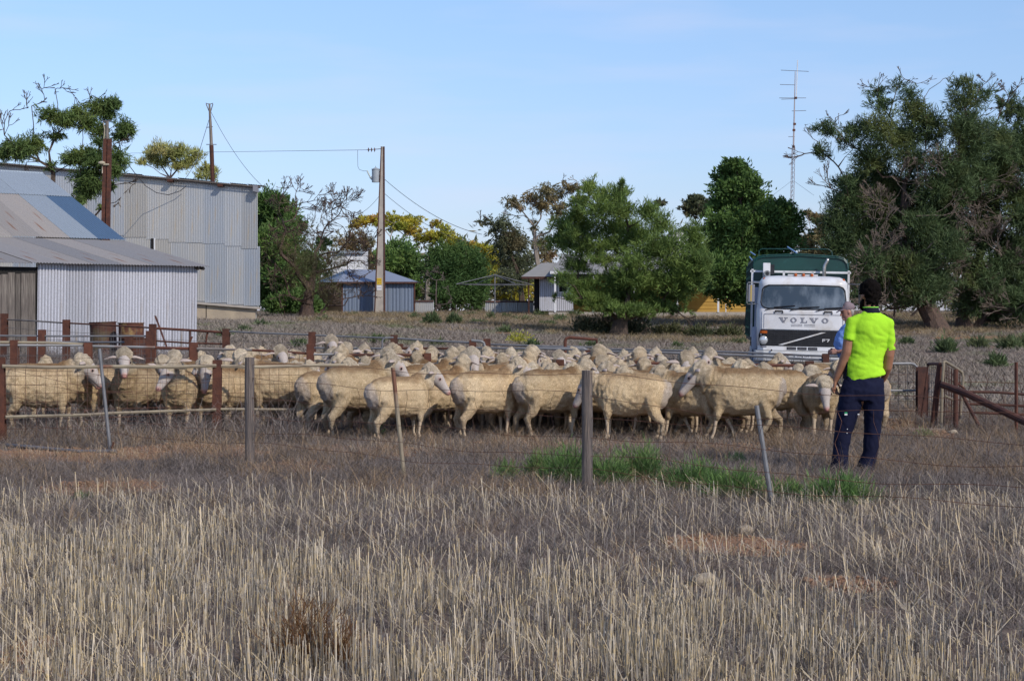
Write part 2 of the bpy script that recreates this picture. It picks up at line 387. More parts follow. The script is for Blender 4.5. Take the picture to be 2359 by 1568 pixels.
ys = np.concatenate([np.linspace(-30, 5, 8), np.geomspace(6, 36, 190), np.geomspace(36.4, 140, 130), np.geomspace(146, 2400, 30)])
ts = np.linspace(-1, 1, 241)
YY, TT = np.meshgrid(ys, ts, indexing='ij'); XX = TT * np.where(YY > 5, np.maximum(YY * .42, 6) + np.maximum(0, YY - 100) * 1.5, 40) 
XX = np.where(np.abs(TT) > .95, XX * (1 + (np.abs(TT) - .95) * 60), XX)
ZZ = G(XX, YY)
rough = np.zeros_like(ZZ)
for (fx, fy, a, ph) in ((1.7, 1.3, .02, 0), (3.9, 4.7, .012, 1), (.6, .45, .035, 2), (8.3, 7.1, .008, 4)):
    rough += a * np.sin(XX * fx + ph + .7 * np.sin(YY * fy * .6)) * np.sin(YY * fy + ph * 1.3)
ZZ = ZZ + rough * np.clip((60 - YY) / 50, .3, 1) * .5
nr, nc = YY.shape; idx = np.arange(nr * nc).reshape(nr, nc)
faces = np.stack([idx[:-1, :-1], idx[:-1, 1:], idx[1:, 1:], idx[1:, :-1]], -1).reshape(-1, 4)
V = np.stack([XX, YY, ZZ], -1).reshape(-1, 3)
me = np_mesh('ground', V, faces, MAT['ground'], smooth=True)
dcol = dirt(V[:, 0], V[:, 1]); set_col(me, np.stack([dcol] * 3, -1))
ground = link_mesh('ground', me); tag(ground, 'dry paddock earth with grey litter and bare red patches', kind='structure')

# ------------------------------------------------------------------ scattering with geometry nodes
def scatter(name, tuft_me, pts, rot, scl, label, cat):
    """one stuff object whose geometry nodes set a tuft on each point"""
    src = bpy.data.objects.new(name + '_source', tuft_me)      # never linked to the scene: data for the nodes only
    me = bpy.data.meshes.new(name); me.vertices.add(len(pts)); me.vertices.foreach_set('co', np.ascontiguousarray(pts, 'f').ravel())
    a = me.attributes.new('rot', 'FLOAT_VECTOR', 'POINT'); a.data.foreach_set('vector', np.ascontiguousarray(rot, 'f').ravel())
    a = me.attributes.new('scl', 'FLOAT_VECTOR', 'POINT'); a.data.foreach_set('vector', np.ascontiguousarray(scl, 'f').ravel())
    o = link_mesh(name, me)
    ng = bpy.data.node_groups.new(name, 'GeometryNodeTree')
    ng.interface.new_socket('Geometry', in_out='INPUT', socket_type='NodeSocketGeometry')
    ng.interface.new_socket('Geometry', in_out='OUTPUT', socket_type='NodeSocketGeometry')
    gi = ng.nodes.new('NodeGroupInput'); go = ng.nodes.new('NodeGroupOutput')
    mp = ng.nodes.new('GeometryNodeMeshToPoints'); ip = ng.nodes.new('GeometryNodeInstanceOnPoints'); oi = ng.nodes.new('GeometryNodeObjectInfo')
    oi.inputs['Object'].default_value = src
    r = ng.nodes.new('GeometryNodeInputNamedAttribute'); r.data_type = 'FLOAT_VECTOR'; r.inputs['Name'].default_value = 'rot'
    s = ng.nodes.new('GeometryNodeInputNamedAttribute'); s.data_type = 'FLOAT_VECTOR'; s.inputs['Name'].default_value = 'scl'
    L = ng.links
    L.new(gi.outputs[0], mp.inputs[0]); L.new(mp.outputs[0], ip.inputs['Points']); L.new(oi.outputs['Geometry'], ip.inputs['Instance'])
    L.new(r.outputs[0], ip.inputs['Rotation']); L.new(s.outputs[0], ip.inputs['Scale']); L.new(ip.outputs[0], go.inputs[0])
    md = o.modifiers.new('scatter', 'NODES'); md.node_group = ng
    return tag(o, label, cat, kind='stuff')

def grassmat(name, a, b_, c, rmin=.7, rmax=1.25, green=None):
    m, nt, bs = mk(name); pos = world_pos(nt)
    f, _ = noise_fac(nt, .55, vec=pos, lo=.35, hi=.65); f2, _ = noise_fac(nt, 25, vec=pos, lo=.45, hi=.65)
    col = mixc(nt, f, a, b_); col = mixc(nt, f2, col, c)
    if green:
        f3, _ = noise_fac(nt, .35, vec=pos, lo=.56, hi=.66, stretch=(1, .5, 1)); col = mixc(nt, f3, col, green)
    at = N(nt, 'Attribute'); at.attribute_name = 'lv'
    mr = N(nt, 'MapRange'); mr.inputs['To Min'].default_value = rmin; mr.inputs['To Max'].default_value = rmax
    nt.links.new(at.outputs['Fac'], mr.inputs['Value'])
    h = N(nt, 'HueSaturation'); nt.links.new(col, h.inputs['Color']); nt.links.new(mr.outputs[0], h.inputs['Value'])
    nt.links.new(h.outputs[0], bs.inputs['Base Color']); bs.inputs['Roughness'].default_value = .8; bs.inputs['Specular IOR Level'].default_value = .15
    return m
MAT['straw'] = grassmat('cut_straw', (.47, .40, .30), (.37, .33, .285), (.50, .38, .20), .35, 1.5)
MAT['deadgrass'] = grassmat('grey_dead_grass', (.185, .155, .14), (.105, .088, .085), (.255, .215, .18), .45, 1.55)
MAT['browngrass'] = grassmat('brown_dead_weeds', (.26, .175, .105), (.20, .145, .10), (.30, .21, .12), .6, 1.35)
MAT['fargrass'] = grassmat('distant_dead_grass', (.29, .25, .215), (.245, .21, .185), (.32, .26, .19), .75, 1.2, green=(.17, .19, .09))
MAT['rustweed'] = grassmat('rust_brown_weed', (.14, .07, .03), (.10, .05, .025), (.18, .09, .035), .6, 1.4)

def blades(n, rad, h0, h1, w, tilt, curve=.3, seg=2, seed=1, cross=False, square=False):
    """n tapering blades; returns a mesh-ready vertex, face and variation array"""
    r = np.random.default_rng(seed)
    if square: bx = r.uniform(-rad, rad, n); by = r.uniform(-rad, rad, n)
    else:
        q = rad * np.sqrt(r.random(n)); a = r.random(n) * 2 * np.pi; bx = q * np.cos(a); by = q * np.sin(a)
    h = r.uniform(h0, h1, n); ta = r.random(n) * 2 * np.pi; tl = np.abs(r.normal(0, tilt, n)); fa = r.random(n) * np.pi
    dx = np.cos(ta) * np.sin(tl); dy = np.sin(ta) * np.sin(tl); dz = np.cos(tl)
    V = []; k = seg + 1
    for i in range(k):
        t = i / seg; bend = curve * t * t
        cx = bx + h * t * (dx + bend * np.cos(ta)); cy = by + h * t * (dy + bend * np.sin(ta)); cz = h * t * dz * (1 - .3 * bend) - .01
        ww = w * (1 - .75 * t if not cross else 1.0)
        V.append(np.stack([cx - np.cos(fa) * ww, cy - np.sin(fa) * ww, cz], -1)); V.append(np.stack([cx + np.cos(fa) * ww, cy + np.sin(fa) * ww, cz], -1))
    V = np.stack(V, 1)                        # n, 2k, 3
    base = (np.arange(n) * 2 * k)[:, None]
    F = np.concatenate([base + np.array([[2*i, 2*i+1, 2*i+3, 2*i+2]]) for i in range(seg)], 0)
    return V.reshape(-1, 3), F, np.repeat(r.random(n), 2 * k)
def blade_mesh(name, mat, *sets):
    Vs, Fs, Ls = [], [], []; o = 0
    for (V, F, lv) in sets: Vs.append(V); Fs.append(F + o); Ls.append(lv); o += len(V)
    V = np.concatenate(Vs); F = np.concatenate(Fs); me = np_mesh(name, V, F, mat)
    a = me.attributes.new('lv', 'FLOAT', 'POINT'); a.data.foreach_set('value', np.concatenate(Ls).astype('f')); return me

def field(n, y0, y1, spread=.42, seed=0, power=1.0):
    """random points on the visible wedge of ground, evenly dense per square metre"""
    n = int(n * 1.38); r = np.random.default_rng(seed); y = np.sqrt(r.uniform(y0*y0, y1*y1, n)); x = (r.random(n) * 2 - 1) * (y * spread + .5)
    return x, y, r
def edge_y(x, y):   # how far out the cut stubble reaches: further on the left
    a = x / y; e = 10.1 - 7.6 * np.clip(a, -.3, .3)
    return e + .45 * np.sin(x * 2.3) + .25 * np.sin(x * 5.1)
def do_scatter(name, tuft, n, y0, y1, label, cat, seed, keep=None, s=(.8, 1.3), sz=(.7, 1.3), tilt=.05, dirtcut=.5):
    x, y, r = field(n, y0, y1, seed=seed); k = r.random(len(x)) > dirt(x, y) * dirtcut * 1.6
    if keep is not None: k &= keep(x, y, r)
    x, y = x[k], y[k]; m_ = len(x)
    rot = np.stack([r.normal(0, tilt, m_), r.normal(0, tilt, m_), r.random(m_) * 6.283], -1)
    s1 = r.uniform(s[0], s[1], m_); scl = np.stack([s1, s1, s1 * r.uniform(sz[0], sz[1], m_)], -1)
    scatter(name, tuft, np.stack([x, y, G(x, y)], -1), rot, scl, label, cat)
patch = lambda x, y, f=1.0, ph=0.0: .5 + .25 * np.sin(x * 1.3 * f + ph) * np.cos(y * 1.1 * f + ph) + .25 * np.sin(x * 3.1 * f + y * 2.2 * f + ph)

t_straw = blade_mesh('straw_patch', MAT['straw'], blades(18, .16, .11, .24, .0018, .05, .0, 1, 11, True, True), blades(3, .16, .12, .28, .0014, .5, .0, 1, 12, True, True))
t_straw2 = blade_mesh('straw_patch_b', MAT['straw'], blades(13, .15, .06, .17, .0015, .08, .0, 1, 13, True, True), blades(4, .16, .10, .22, .0014, .9, .0, 1, 14, True, True))
do_scatter('cut_stubble', t_straw, 1850, 6.6, 16, 'pale cut straw stalks standing in the foreground stubble', 'stubble', 1, lambda x, y, r: (y < edge_y(x, y)) & (r.random(len(x)) < .35 + .8 * patch(x, y, 1.4)))
do_scatter('broken_stubble', t_straw2, 1100, 6.6, 17, 'shorter broken straw stalks between the standing stubble', 'stubble', 2, lambda x, y, r: (y < edge_y(x, y) + r.exponential(.5, len(x))))
t_lit = blade_mesh('litter', MAT['straw'], blades(14, .2, .10, .28, .0016, 1.25, .0, 1, 15, True))
do_scatter('fallen_straw', t_lit, 1500, 6.6, 15, 'fallen straws lying flat among the foreground stubble', 'straw', 3, tilt=.05)
t_dead = blade_mesh('dead_tuft', MAT['deadgrass'], blades(70, .15, .035, .12, .0016, .55, .6, 2, 21))
do_scatter('grey_grass', t_dead, 9500, 7, 30, 'fine grey dead grass covering the paddock in front of the sheep', 'dead grass', 4, lambda x, y, r: (y > edge_y(x, y) - 1.5) | (r.random(len(x)) < .55), s=(.8, 1.35), dirtcut=.62)
t_dead2 = blade_mesh('dead_tuft_b', MAT['deadgrass'], blades(30, .14, .08, .20, .0017, .42, .5, 2, 22))
do_scatter('tall_grey_grass', t_dead2, 5200, 10, 30, 'taller wispy dead grass between the stubble and the yards', 'dead grass', 5, lambda x, y, r: (y > edge_y(x, y) - .5) & (r.random(len(x)) < .15 + .9 * patch(x, y, .8, 1.2)), s=(.7, 1.2), dirtcut=.62)
t_brown = blade_mesh('brown_tuft', MAT['browngrass'], blades(30, .14, .06, .24, .0022, .6, .5, 2, 23))
do_scatter('brown_weeds', t_brown, 3300, 9, 30, 'brown dried weeds round the feet of the sheep and fence', 'dead weeds', 6, lambda x, y, r: (r.random(len(x)) < .15) | ((y > 14.5) & (patch(x, y, .7, 4) > .5)) | ((y > 18.5) & (y < 23)), dirtcut=.3)
t_far = blade_mesh('far_tuft', MAT['fargrass'], blades(46, .36, .10, .30, .009, .4, .4, 1, 24))
do_scatter('far_grass', t_far, 15000, 27, 118, 'pale grey grass on the paddock behind the yards', 'dead grass', 7, s=(.7, 1.4), dirtcut=.6, sz=(.25, .7))
MAT['bankgrass'] = grassmat('bank_dry_grass', (.27, .20, .12), (.19, .16, .08), (.33, .24, .15), .7, 1.25)
t_bank = blade_mesh('bank_tuft', MAT['bankgrass'], blades(40, .4, .15, .5, .011, .4, .4, 1, 29))
do_scatter('bank_grass', t_bank, 7000, 70, 104, 'brown and olive dry grass on the bank below the house', 'dead grass', 17, lambda x, y, r: (patch(x, y, .25, 2) + .02 * (y - 70) > .55) & (x / y > -.115), s=(.6, 1.1), sz=(.35, .8), dirtcut=.6)
# tall dead weeds inside the left yards
t_pen = blade_mesh('pen_weed', MAT['deadgrass'], blades(46, .2, .2, .55, .004, .4, .5, 2, 25))
def pen_keep(x, y, r): a = x / y * FX + CX; return (a < 760) & ((y > 21.3) & (y < 23.8) & (r.random(len(x)) < .8) | (y > 30) & (a < 520))
do_scatter('pen_weeds', t_pen, 5200, 21, 41, 'tall dead weeds standing in the left hand yards', 'dead weeds', 8, pen_keep, s=(.6, 1.05))

LM_FAR = ((560, 'the stone plinth of the barn'), (690, 'the trunk of the dead tree'), (740, 'the dead tree'), (815, 'the blue grey shed'), (874, 'the power pole'), (945, 'the right end of the blue shed'), (1005, 'the round green bushes'), (1090, 'the hedge tree'), (1140, 'the clothes hoist'), (1205, 'the iron fence'), (1245, 'the porch doorway'), (1290, 'the porch window'), (1340, 'the left edge of the pine'), (1430, 'the pine trunk'), (1560, 'the right foot of the pine'), (1700, 'the truck'))
def side_of(px, lms):
    if px == 1160: return 'right of the clothes hoist mast, nearer the yards'
    k = min(range(len(lms)), key=lambda i: abs(lms[i][0] - px)); d = px - lms[k][0]
    return ('in line with ' if abs(d) < 10 else ('just left of ' if d < 0 else 'just right of ')) + lms[k][1]
mb = MB(); mb.ball((0, 0, .006), (.016, .014, .010), 6, 4); clod = mb.mesh('clod', pmat('red_clod', (.26, .15, .09), (.20, .12, .075), 20, .95))
do_scatter('clods', clod, 60000, 8, 26, 'small clods and pebbles on the bare red patches', 'clods', 31, lambda x, y, r: dirt(x, y) > .25 + .3 * r.random(len(x)), s=(.4, 1.5), dirtcut=0)
do_scatter('patch_litter', t_lit, 2500, 8, 26, 'broken straw lying on the bare red patches', 'straw', 32, lambda x, y, r: dirt(x, y) > .2, s=(.4, .8), dirtcut=0, tilt=.03)
# weeds that can be picked out one by one
def bush(name, label, cat, px, py, wpx, hpx, n, mat, group=None, bl=.10, bw=.0035, tilt=.75, Y=None):
    Y = Y or hit(px, py); o = onground(px, Y); wm = wpx / FX * Y; hm = hpx / FX * Y; r = np.random.default_rng(int(px * 7 + py))
    a = r.random(n) * 6.283; el = np.arccos(r.random(n) ** .7); q = r.random(n) ** .4
    c = np.stack([np.cos(a) * np.sin(el) * wm * q, np.sin(a) * np.sin(el) * wm * q * .8, np.cos(el) * hm * q * .95 + .01], -1)
    c *= (1 + .28 * np.sin(3 * a + px) + .18 * np.sin(7 * a + py) + r.normal(0, .10, n))[:, None].clip(.4, 1.6); c += r.normal(0, .06, (n, 3)) * np.array([wm, wm, hm]); c[:, 2] = np.abs(c[:, 2])
    d = c / np.array([wm, wm, hm]) + np.array([0, 0, .5]) + r.normal(0, .5, (n, 3)); d /= np.linalg.norm(d, axis=1)[:, None]
    s = np.cross(d, r.normal(0, 1, (n, 3))); s /= np.linalg.norm(s, axis=1)[:, None]
    l = r.uniform(.6, 1.3, n)[:, None] * bl; w = bw
    V = np.stack([c - d*l*.5, c + s*w, c + d*l*.5, c - s*w], 1).reshape(-1, 3)
    me = np_mesh(name, V, np.arange(4*n).reshape(-1, 4), mat)
    at = me.attributes.new('lv', 'FLOAT', 'POINT'); at.data.foreach_set('value', np.repeat(r.random(n), 4).astype('f'))
    ob = link_mesh(name, me); ob.location = o; return tag(ob, label, cat, group)
WG = 'green weeds along the wire fence'
for (px, py, w, h, lab) in ((1310, 1112, 66, 88, 'tall loose green weed left of the right hand timber post'), (1475, 1108, 62, 88, 'brightest round green weed right of the timber post'),
        (1400, 1114, 60, 66, 'low green weed joining the post and the bright round bush'), (1600, 1130, 74, 70, 'spreading green weed right of the round bush'),
        (1695, 1146, 74, 68, 'green weed nearest the left side of the leaning grey picket'), (1815, 1155, 50, 46, 'small yellowish weed right of the leaning grey picket'),
        (1935, 1162, 80, 70, 'low green weed below the boots of the man in yellow'), (1165, 1102, 30, 40, 'thin pale weed at the left end of the green patch'),
        (1245, 1100, 44, 62, 'straggly weed left of the tall loose one'), (1695, 1065, 26, 20, 'small weed under the striding sheep'),):
    bush('green_weed', lab, 'weed', px, py, w, h * .85, int(w * h * .55), MAT['l_weed'], WG, bl=.085, bw=.003)
    bush('weed_wisp', 'stray stems round the ' + lab.replace('green weed', 'weed'), 'weed', px + w * .2, py + 2, w * 1.2, h * .6, int(w * h * .06), MAT['l_weedfar'], 'straggling stems round the green weeds', bl=.12, bw=.003)
for (px, py, w, h, lab) in ((190, 1150, 22, 10, 'tiny green sprout at the far left edge of the stubble'), (870, 1010, 22, 36, 'small green sprig below the two sheep rumps'), (225, 1000, 26, 30, 'green weed behind the mesh below the left sheep'), (2130, 1010, 24, 18, 'small weed on the bare earth by the gate')):
    bush('weed_sprig', lab, 'weed', px, py, w, h, 240, MAT['l_weed'], bl=.06)
bush('brown_weed', 'rust brown wiry weed in the foreground stubble', 'weed', 700, 1540, 110, 150, 1900, MAT['rustweed'], bl=.085, bw=.0014)
bush('brown_weed', 'faint rust brown weed beside the wiry one in the stubble', 'weed', 790, 1545, 60, 90, 700, MAT['rustweed'], bl=.08, bw=.0014)
FW = 'round saltbushes on the far paddock'
for (px, py, w, h, lab) in ((997, 748, 19, 24, 'left one of two round green bushes in front of the leafy hedge'), (1045, 748, 17, 22, 'right one of two round green bushes in front of the hedge'),
        (2180, 812, 26, 30, 'round bush just right of the man in yellow on the far paddock'), (2255, 803, 22, 22, 'round bush below the thick tree trunk at right'),
        (2325, 806, 28, 28, 'wide low bush near the right edge of the paddock'), (2355, 804, 20, 26, 'low bush cut by the right edge of the picture'), (2295, 846, 22, 26, 'grey green bush left of the rusty star picket'),
        (2090, 795, 14, 12, 'small bush close behind the shoulder of the man in yellow')):
    bush('saltbush', lab, 'bush', px, py, w, h, 900, MAT['l_weedfar'], FW, bl=.28, bw=.02)
FL = 'low weeds scattered on the bank before the house'
r_ = random.Random(3)
for i, (px, py) in enumerate(((940, 720), (955, 735), (1100, 745), (1130, 737), (1165, 733), (1205, 740), (1245, 728), (1262, 748), (1290, 742), (1320, 730), (1085, 728), (745, 742), (815, 728), (1160, 765), (1225, 800), (690, 800), (870, 790), (1010, 800), (1700, 790), (1560, 800), (1360, 800), (520, 775), (560, 765), (600, 752))):
    bush('bank_weed', 'dull green weed on the bank, ' + side_of(px, LM_FAR), 'weed', px, py, r_.uniform(12, 24), r_.uniform(7, 17), 260, MAT['l_weedfar'], FL, bl=.22, bw=.018)
bush('flowering_weed', 'loose weed with small yellow flowers beyond the yards', 'weed', 1195, 790, 34, 26, 420, leafmat('yellow_flowers', (.5, .45, .05), (.25, .28, .06)), bl=.10, bw=.02)
# ------------------------------------------------------------------ corrugated iron
def corr_mesh(name, w, h, mat, pitch=.076, amp=.009, hl=None, seg=4):
    """sheet in its own frame: x across, z up, y = outwards negative; hl: height at the left/right end for slanted cuts"""
    n = max(2, int(round(w / pitch * seg))); xs = np.linspace(0, w, n + 1)
    ys = -amp * np.cos(xs / pitch * 2 * np.pi)
    zb = np.zeros(n + 1); zt = np.full(n + 1, h) if hl is None else np.linspace(hl[0], hl[1], n + 1)
    V = np.concatenate([np.stack([xs, ys, zb], -1), np.stack([xs, ys, zt], -1)]); i = np.arange(n)
    return np_mesh(name, V, np.stack([i, i+1, i+n+2, i+n+1], -1), mat, smooth=True)
def frame(o, u, v):
    """matrix with x along u, z along v, -y outwards"""
    u = Vector(u).normalized(); v = Vector(v); v = (v - u * v.dot(u)).normalized(); w = v.cross(u)
    return Matrix(((u.x, w.x, v.x, o[0]), (u.y, w.y, v.y, o[1]), (u.z, w.z, v.z, o[2]), (0, 0, 0, 1)))
def sheet(name, parent, mat, o, u, v, w, h, proud=0.0, label=None, **kw):
    M = frame(Vector(o), u, v); me = corr_mesh(name, w, h, mat, **kw); ob = link_mesh(name, me, parent)
    ob.matrix_basis = M @ Matrix.Translation((0, -proud, 0))
    if label: ob['label'] = label
    return ob

# ------------------------------------------------------------------ front shed
Ur = Vector((.73, .68, 0)).normalized(); Nb = Vector((-Ur.y, Ur.x, 0))     # along the front wall, and back from it
A0 = Vector((PX(83, 40.0), 40.0, 0))                                       # where timber meets iron on the front wall
shed = thing('iron_shed', 'low shed of bright corrugated iron and grey timber boards at the left', 'shed', (A0.x, A0.y, .2))
ZB, EAVE = .15, 2.60
for i in range(6):
    w = .72; o = A0 + Ur * (i * .685); o.z = ZB
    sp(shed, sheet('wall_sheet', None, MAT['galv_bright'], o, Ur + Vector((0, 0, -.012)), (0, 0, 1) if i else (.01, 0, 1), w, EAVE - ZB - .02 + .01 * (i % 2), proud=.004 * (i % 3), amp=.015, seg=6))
LW = 6 * .685
wr = random.Random(5)
x = -.02; k = 0
while x > -4.2:
    bw = wr.uniform(.13, .19); mb = MB(); mb.box((0, -.02 - .012 * (k % 2), 0), (bw - .012, .01, EAVE - .25 - ZB + wr.uniform(-.03, .03)))
    ob = mb.build('timber_board', MAT['wood_old']); o = A0 + Ur * (x - bw); o.z = ZB; ob.matrix_basis = frame(o, Ur, (wr.uniform(-.008, .008), 0, 1)); sp(shed, ob)
    x -= bw; k += 1
mb = MB(); mb.box((-4.4, .02, -.0), (LW - .02, .10, EAVE - ZB - .1)); ob = mb.build('wall_core', MAT['dark']); o = A0.copy(); o.z = ZB; ob.matrix_basis = frame(o, Ur, (0, 0, 1)); sp(shed, ob)
# right end wall
for i in range(9):
    o = A0 + Ur * (LW - .01) + Nb * (i * .84); o.z = ZB
    hgt = EAVE - ZB + min(.187 * i * .84, .66) + max(0, (i * .84 - 3.52) * .43)
    sp(shed, sheet('end_sheet', None, MAT['galv_old'], o, Nb, (0, 0, 1), .88, hgt, proud=-.003 * (i % 2)))
# roof: shallow lean-to, then the steeper main slope
E0 = A0 - Nb * .22; E0.z = EAVE + .0
dl = (Nb * 3.75 + Vector((0, 0, .70))); du = (Nb * 4.2 + Vector((0, 0, 1.89)))
rr = random.Random(8)
for i in range(14):
    s = LW + .22 - (i + 1) * .76; o = E0 + Ur * s; o.z = EAVE - .02 + .005 * (i % 2)
    ln = dl.length + .05
    sp(shed, sheet('roof_sheet', None, MAT['galv_roof'], o, Ur, dl, .80, ln, proud=.003 * (i % 3), amp=.011))
B0 = E0 + dl; B0.z = EAVE + .70
for i in range(14):
    s = LW + .22 - (i + 1) * .76; o = B0 + Ur * s + Vector((0, 0, .02)); lo = .74; nm = MAT['roof_blue'] if i == 0 else (MAT['galv_light'] if i == 1 else MAT['galv_roof'])
    lab = {0: 'blue roof sheet at the right edge', 1: 'pale new roof sheet beside the blue one'}.get(i)
    if lo:
        sp(shed, sheet('roof_sheet', None, nm, o, Ur, du, .80, du.length * .64, proud=.003 * (i % 2), label=lab, amp=.011))
        o2 = o + du * .625; sp(shed, sheet('roof_sheet', None, MAT['galv_light'], o2, Ur, du, .80, du.length * .375, proud=.012 + .003 * (i % 2), amp=.011))
mb = MB()
rg = B0 + du
mb.tube([rg + Ur * (LW + .25) + Vector((0, 0, .0)), rg - Ur * 7 + Vector((0, 0, .0))], .05, 6)
sp(shed, mb.build('ridge_cap', MAT['galv_light']))
mb = MB(); dn = Nb * 4.2 - Vector((0, 0, 1.89)); q0 = rg + Ur * (LW + .2); q1 = rg - Ur * 7
mb.add([q0, q1, q1 + dn, q0 + dn], [(0, 1, 2, 3)]); sp(shed, mb.build('rear_roof', MAT['galv_roof']))
mb = MB()                                                # rafter ends under the eave
for s in (LW + .16, LW + .02):
    o = A0 + Ur * s; mb.tube([o - Nb * .12 + Vector((0, 0, EAVE - .07)), o + Nb * .5 + Vector((0, 0, EAVE + .02))], .04, 4)
sp(shed, mb.build('rafter_end', MAT['wood_old']))

# ------------------------------------------------------------------ tall iron barn behind
YB = 82.0
bx0, bx1 = PX(-70, YB), PX(592, YB)
barn = thing('tall_iron_barn', 'tall windowless barn of patchy corrugated iron on a pale stone plinth', 'barn', ((bx0 + bx1) / 2, YB, 1.15))
def barn_top(x): return PZ(376, YB) + (x - PX(0, YB)) * (PZ(432, YB) - PZ(378, YB)) / (PX(593, YB) - PX(0, YB))
def barn_seam(x): return PZ(545, YB) + (x - PX(270, YB)) * (PZ(573, YB) - PZ(545, YB)) / (PX(590, YB) - PX(270, YB))
def barn_base(x): return PZ(693, YB) + (x - PX(445, YB)) * (PZ(705, YB) - PZ(693, YB)) / (PX(590, YB) - PX(445, YB))
i = 0; x = bx0
br = random.Random(12)
while x < bx1 - .01:
    w = min(br.choice((.76, .76, 1.0, .84)), bx1 - x); x2 = x + w
    low = barn_seam(x) + br.choice((0, 0, -.10, .02, -.05)); zt0, zt1 = barn_top(x) - .05, barn_top(x2) - .05
    o = Vector((x, YB - .012 - .004 * (i % 3), low)); sp(barn, sheet('wall_sheet', None, MAT['galv_old'], o, (1, 0, 0), (0, 0, 1), w + .03, 1, hl=(zt0 - low, zt1 - low), amp=.007))
    bz = barn_base((x + x2) / 2)
    o = Vector((x + .1, YB + .006 + .003 * (i % 2), bz)); sp(barn, sheet('wall_sheet', None, MAT['galv_old'], o, (1, 0, 0), (0, 0, 1), w + .03, low - bz + .1, amp=.007))
    x = x2; i += 1
mb = MB()
# body behind the sheets, roof and eave
D = 9.0
mb.hexa([Vector(p) for p in ((bx0, YB + .05, 1.0), (bx1 - .02, YB + .05, 1.0), (bx1 - 3.2, YB + D, 1.0), (bx0, YB + D, 1.0), (bx0, YB + .05, barn_top(bx0) - .08), (bx1 - .02, YB + .05, barn_top(bx1) - .08), (bx1 - 3.2, YB + D, barn_top(bx1) - .3), (bx0, YB + D, barn_top(bx0) - .3))])
sp(barn, mb.build('barn_body', MAT['galv_old']))
for k in range(11):
    o = Vector((bx1 + .01 - k * .27, YB + k * .76, 1.85)); sp(barn, sheet('side_sheet', None, MAT['galv_old'], o, (-.335, .942, 0), (0, 0, 1), .82, barn_top(bx1) - 1.95 - k * .02))
nrf = 17; wx = (bx1 + .35 - bx0) / nrf
for k in range(nrf):
    xa = bx0 + k * wx; o = Vector((xa, YB - .30, barn_top(xa) + .015 + .05 * math.sin(k * .9) ** 2 * (k > 6)))
    sp(barn, sheet('roof_sheet', None, MAT['galv_old'], o, Vector((wx, 0, barn_top(xa + wx) - barn_top(xa))), (0, 1, -.03), wx + .02, .8, amp=.014))
mb = MB(); mb.add([(bx0, YB + .4, barn_top(bx0) - .01), (bx1 + .1, YB + .4, barn_top(bx1) - .01), (bx1 - 3.2, YB + D, barn_top(bx1) - .28), (bx0, YB + D, barn_top(bx0) - .28)], [(0, 1, 2, 3)]); sp(barn, mb.build('rear_roof', MAT['galv_old']))
mb = MB(); mb.tube([(bx0, YB - .27, barn_top(bx0) - .035), (PX(350, YB), YB - .27, barn_top(PX(350, YB)) - .03), (bx1 + .2, YB - .27, barn_top(bx1 + .2) - .04)], .045, 4)
sp(barn, mb.build('eave_beam', MAT['wood_old']))
for px in (395, 510): 
    xx = PX(px, YB); mb = MB(); mb.box((xx - .12, YB - .45, barn_top(xx) - .16), (xx + .12, YB, barn_top(xx) - .06)); sp(barn, mb.build('rafter_end', MAT['rust']))
mb = MB(); xx = PX(586, YB); mb.hexa([Vector(p) for p in ((xx, YB - .5, barn_top(xx) - .25), (xx + .25, YB - .5, barn_top(xx) - .3), (xx + .25, YB - .2, barn_top(xx) - .3), (xx, YB - .2, barn_top(xx) - .25), (xx, YB - .5, barn_top(xx) + .02), (xx + .2, YB - .5, barn_top(xx)), (xx + .2, YB - .2, barn_top(xx)), (xx, YB - .2, barn_top(xx) + .02))])
sp(barn, mb.build('bent_flashing', MAT['galv_bright']))
# dark slot and white strip
mb = MB(); xs = PX(355, YB); mb.box((xs - .13, YB - .05, PZ(600, YB)), (xs, YB - .03, PZ(549, YB))); sp(barn, mb.build('gap', MAT['dark']))
mb = MB(); mb.box((xs + .002, YB - .075, PZ(600, YB)), (xs + .06, YB - .03, PZ(549, YB))); sp(barn, mb.build('white_strip', MAT['white_paint']))
mb = MB(); mb.hexa([Vector(p) for p in ((bx0, YB - .12, .8), (bx1 - .05, YB - .12, .8), (bx1 - 3.2, YB + D, .8), (bx0, YB + D, .8), (bx0, YB - .12, barn_base(bx0) - .14), (bx1 - .05, YB - .12, barn_base(bx1) - .14), (bx1 - 3.2, YB + D, barn_base(bx1) - .14), (bx0, YB + D, barn_base(bx0) - .14))])
sp(barn, mb.build('stone_plinth', MAT['stone']))
mb = MB(); mb.hexa([Vector(p) for p in ((bx0, YB - .3, barn_base(bx0) - .138), (bx1 + .2, YB - .3, barn_base(bx1) - .138), (bx1 - 3, YB + D, barn_base(bx1) - .138), (bx0, YB + D, barn_base(bx0) - .138), (bx0, YB - .3, barn_base(bx0) - .03), (bx1 + .2, YB - .3, barn_base(bx1) - .05), (bx1 - 3, YB + D, barn_base(bx1) - .05), (bx0, YB + D, barn_base(bx0) - .03))])
sp(barn, mb.build('ledge', MAT['concrete']))
mb = MB(); xc = PX(476, YB); mb.box((xc - .02, YB - .125, .9), (xc + .02, YB - .1, barn_base(xc) - .15)); sp(barn, mb.build('plinth_joint', MAT['dark']))

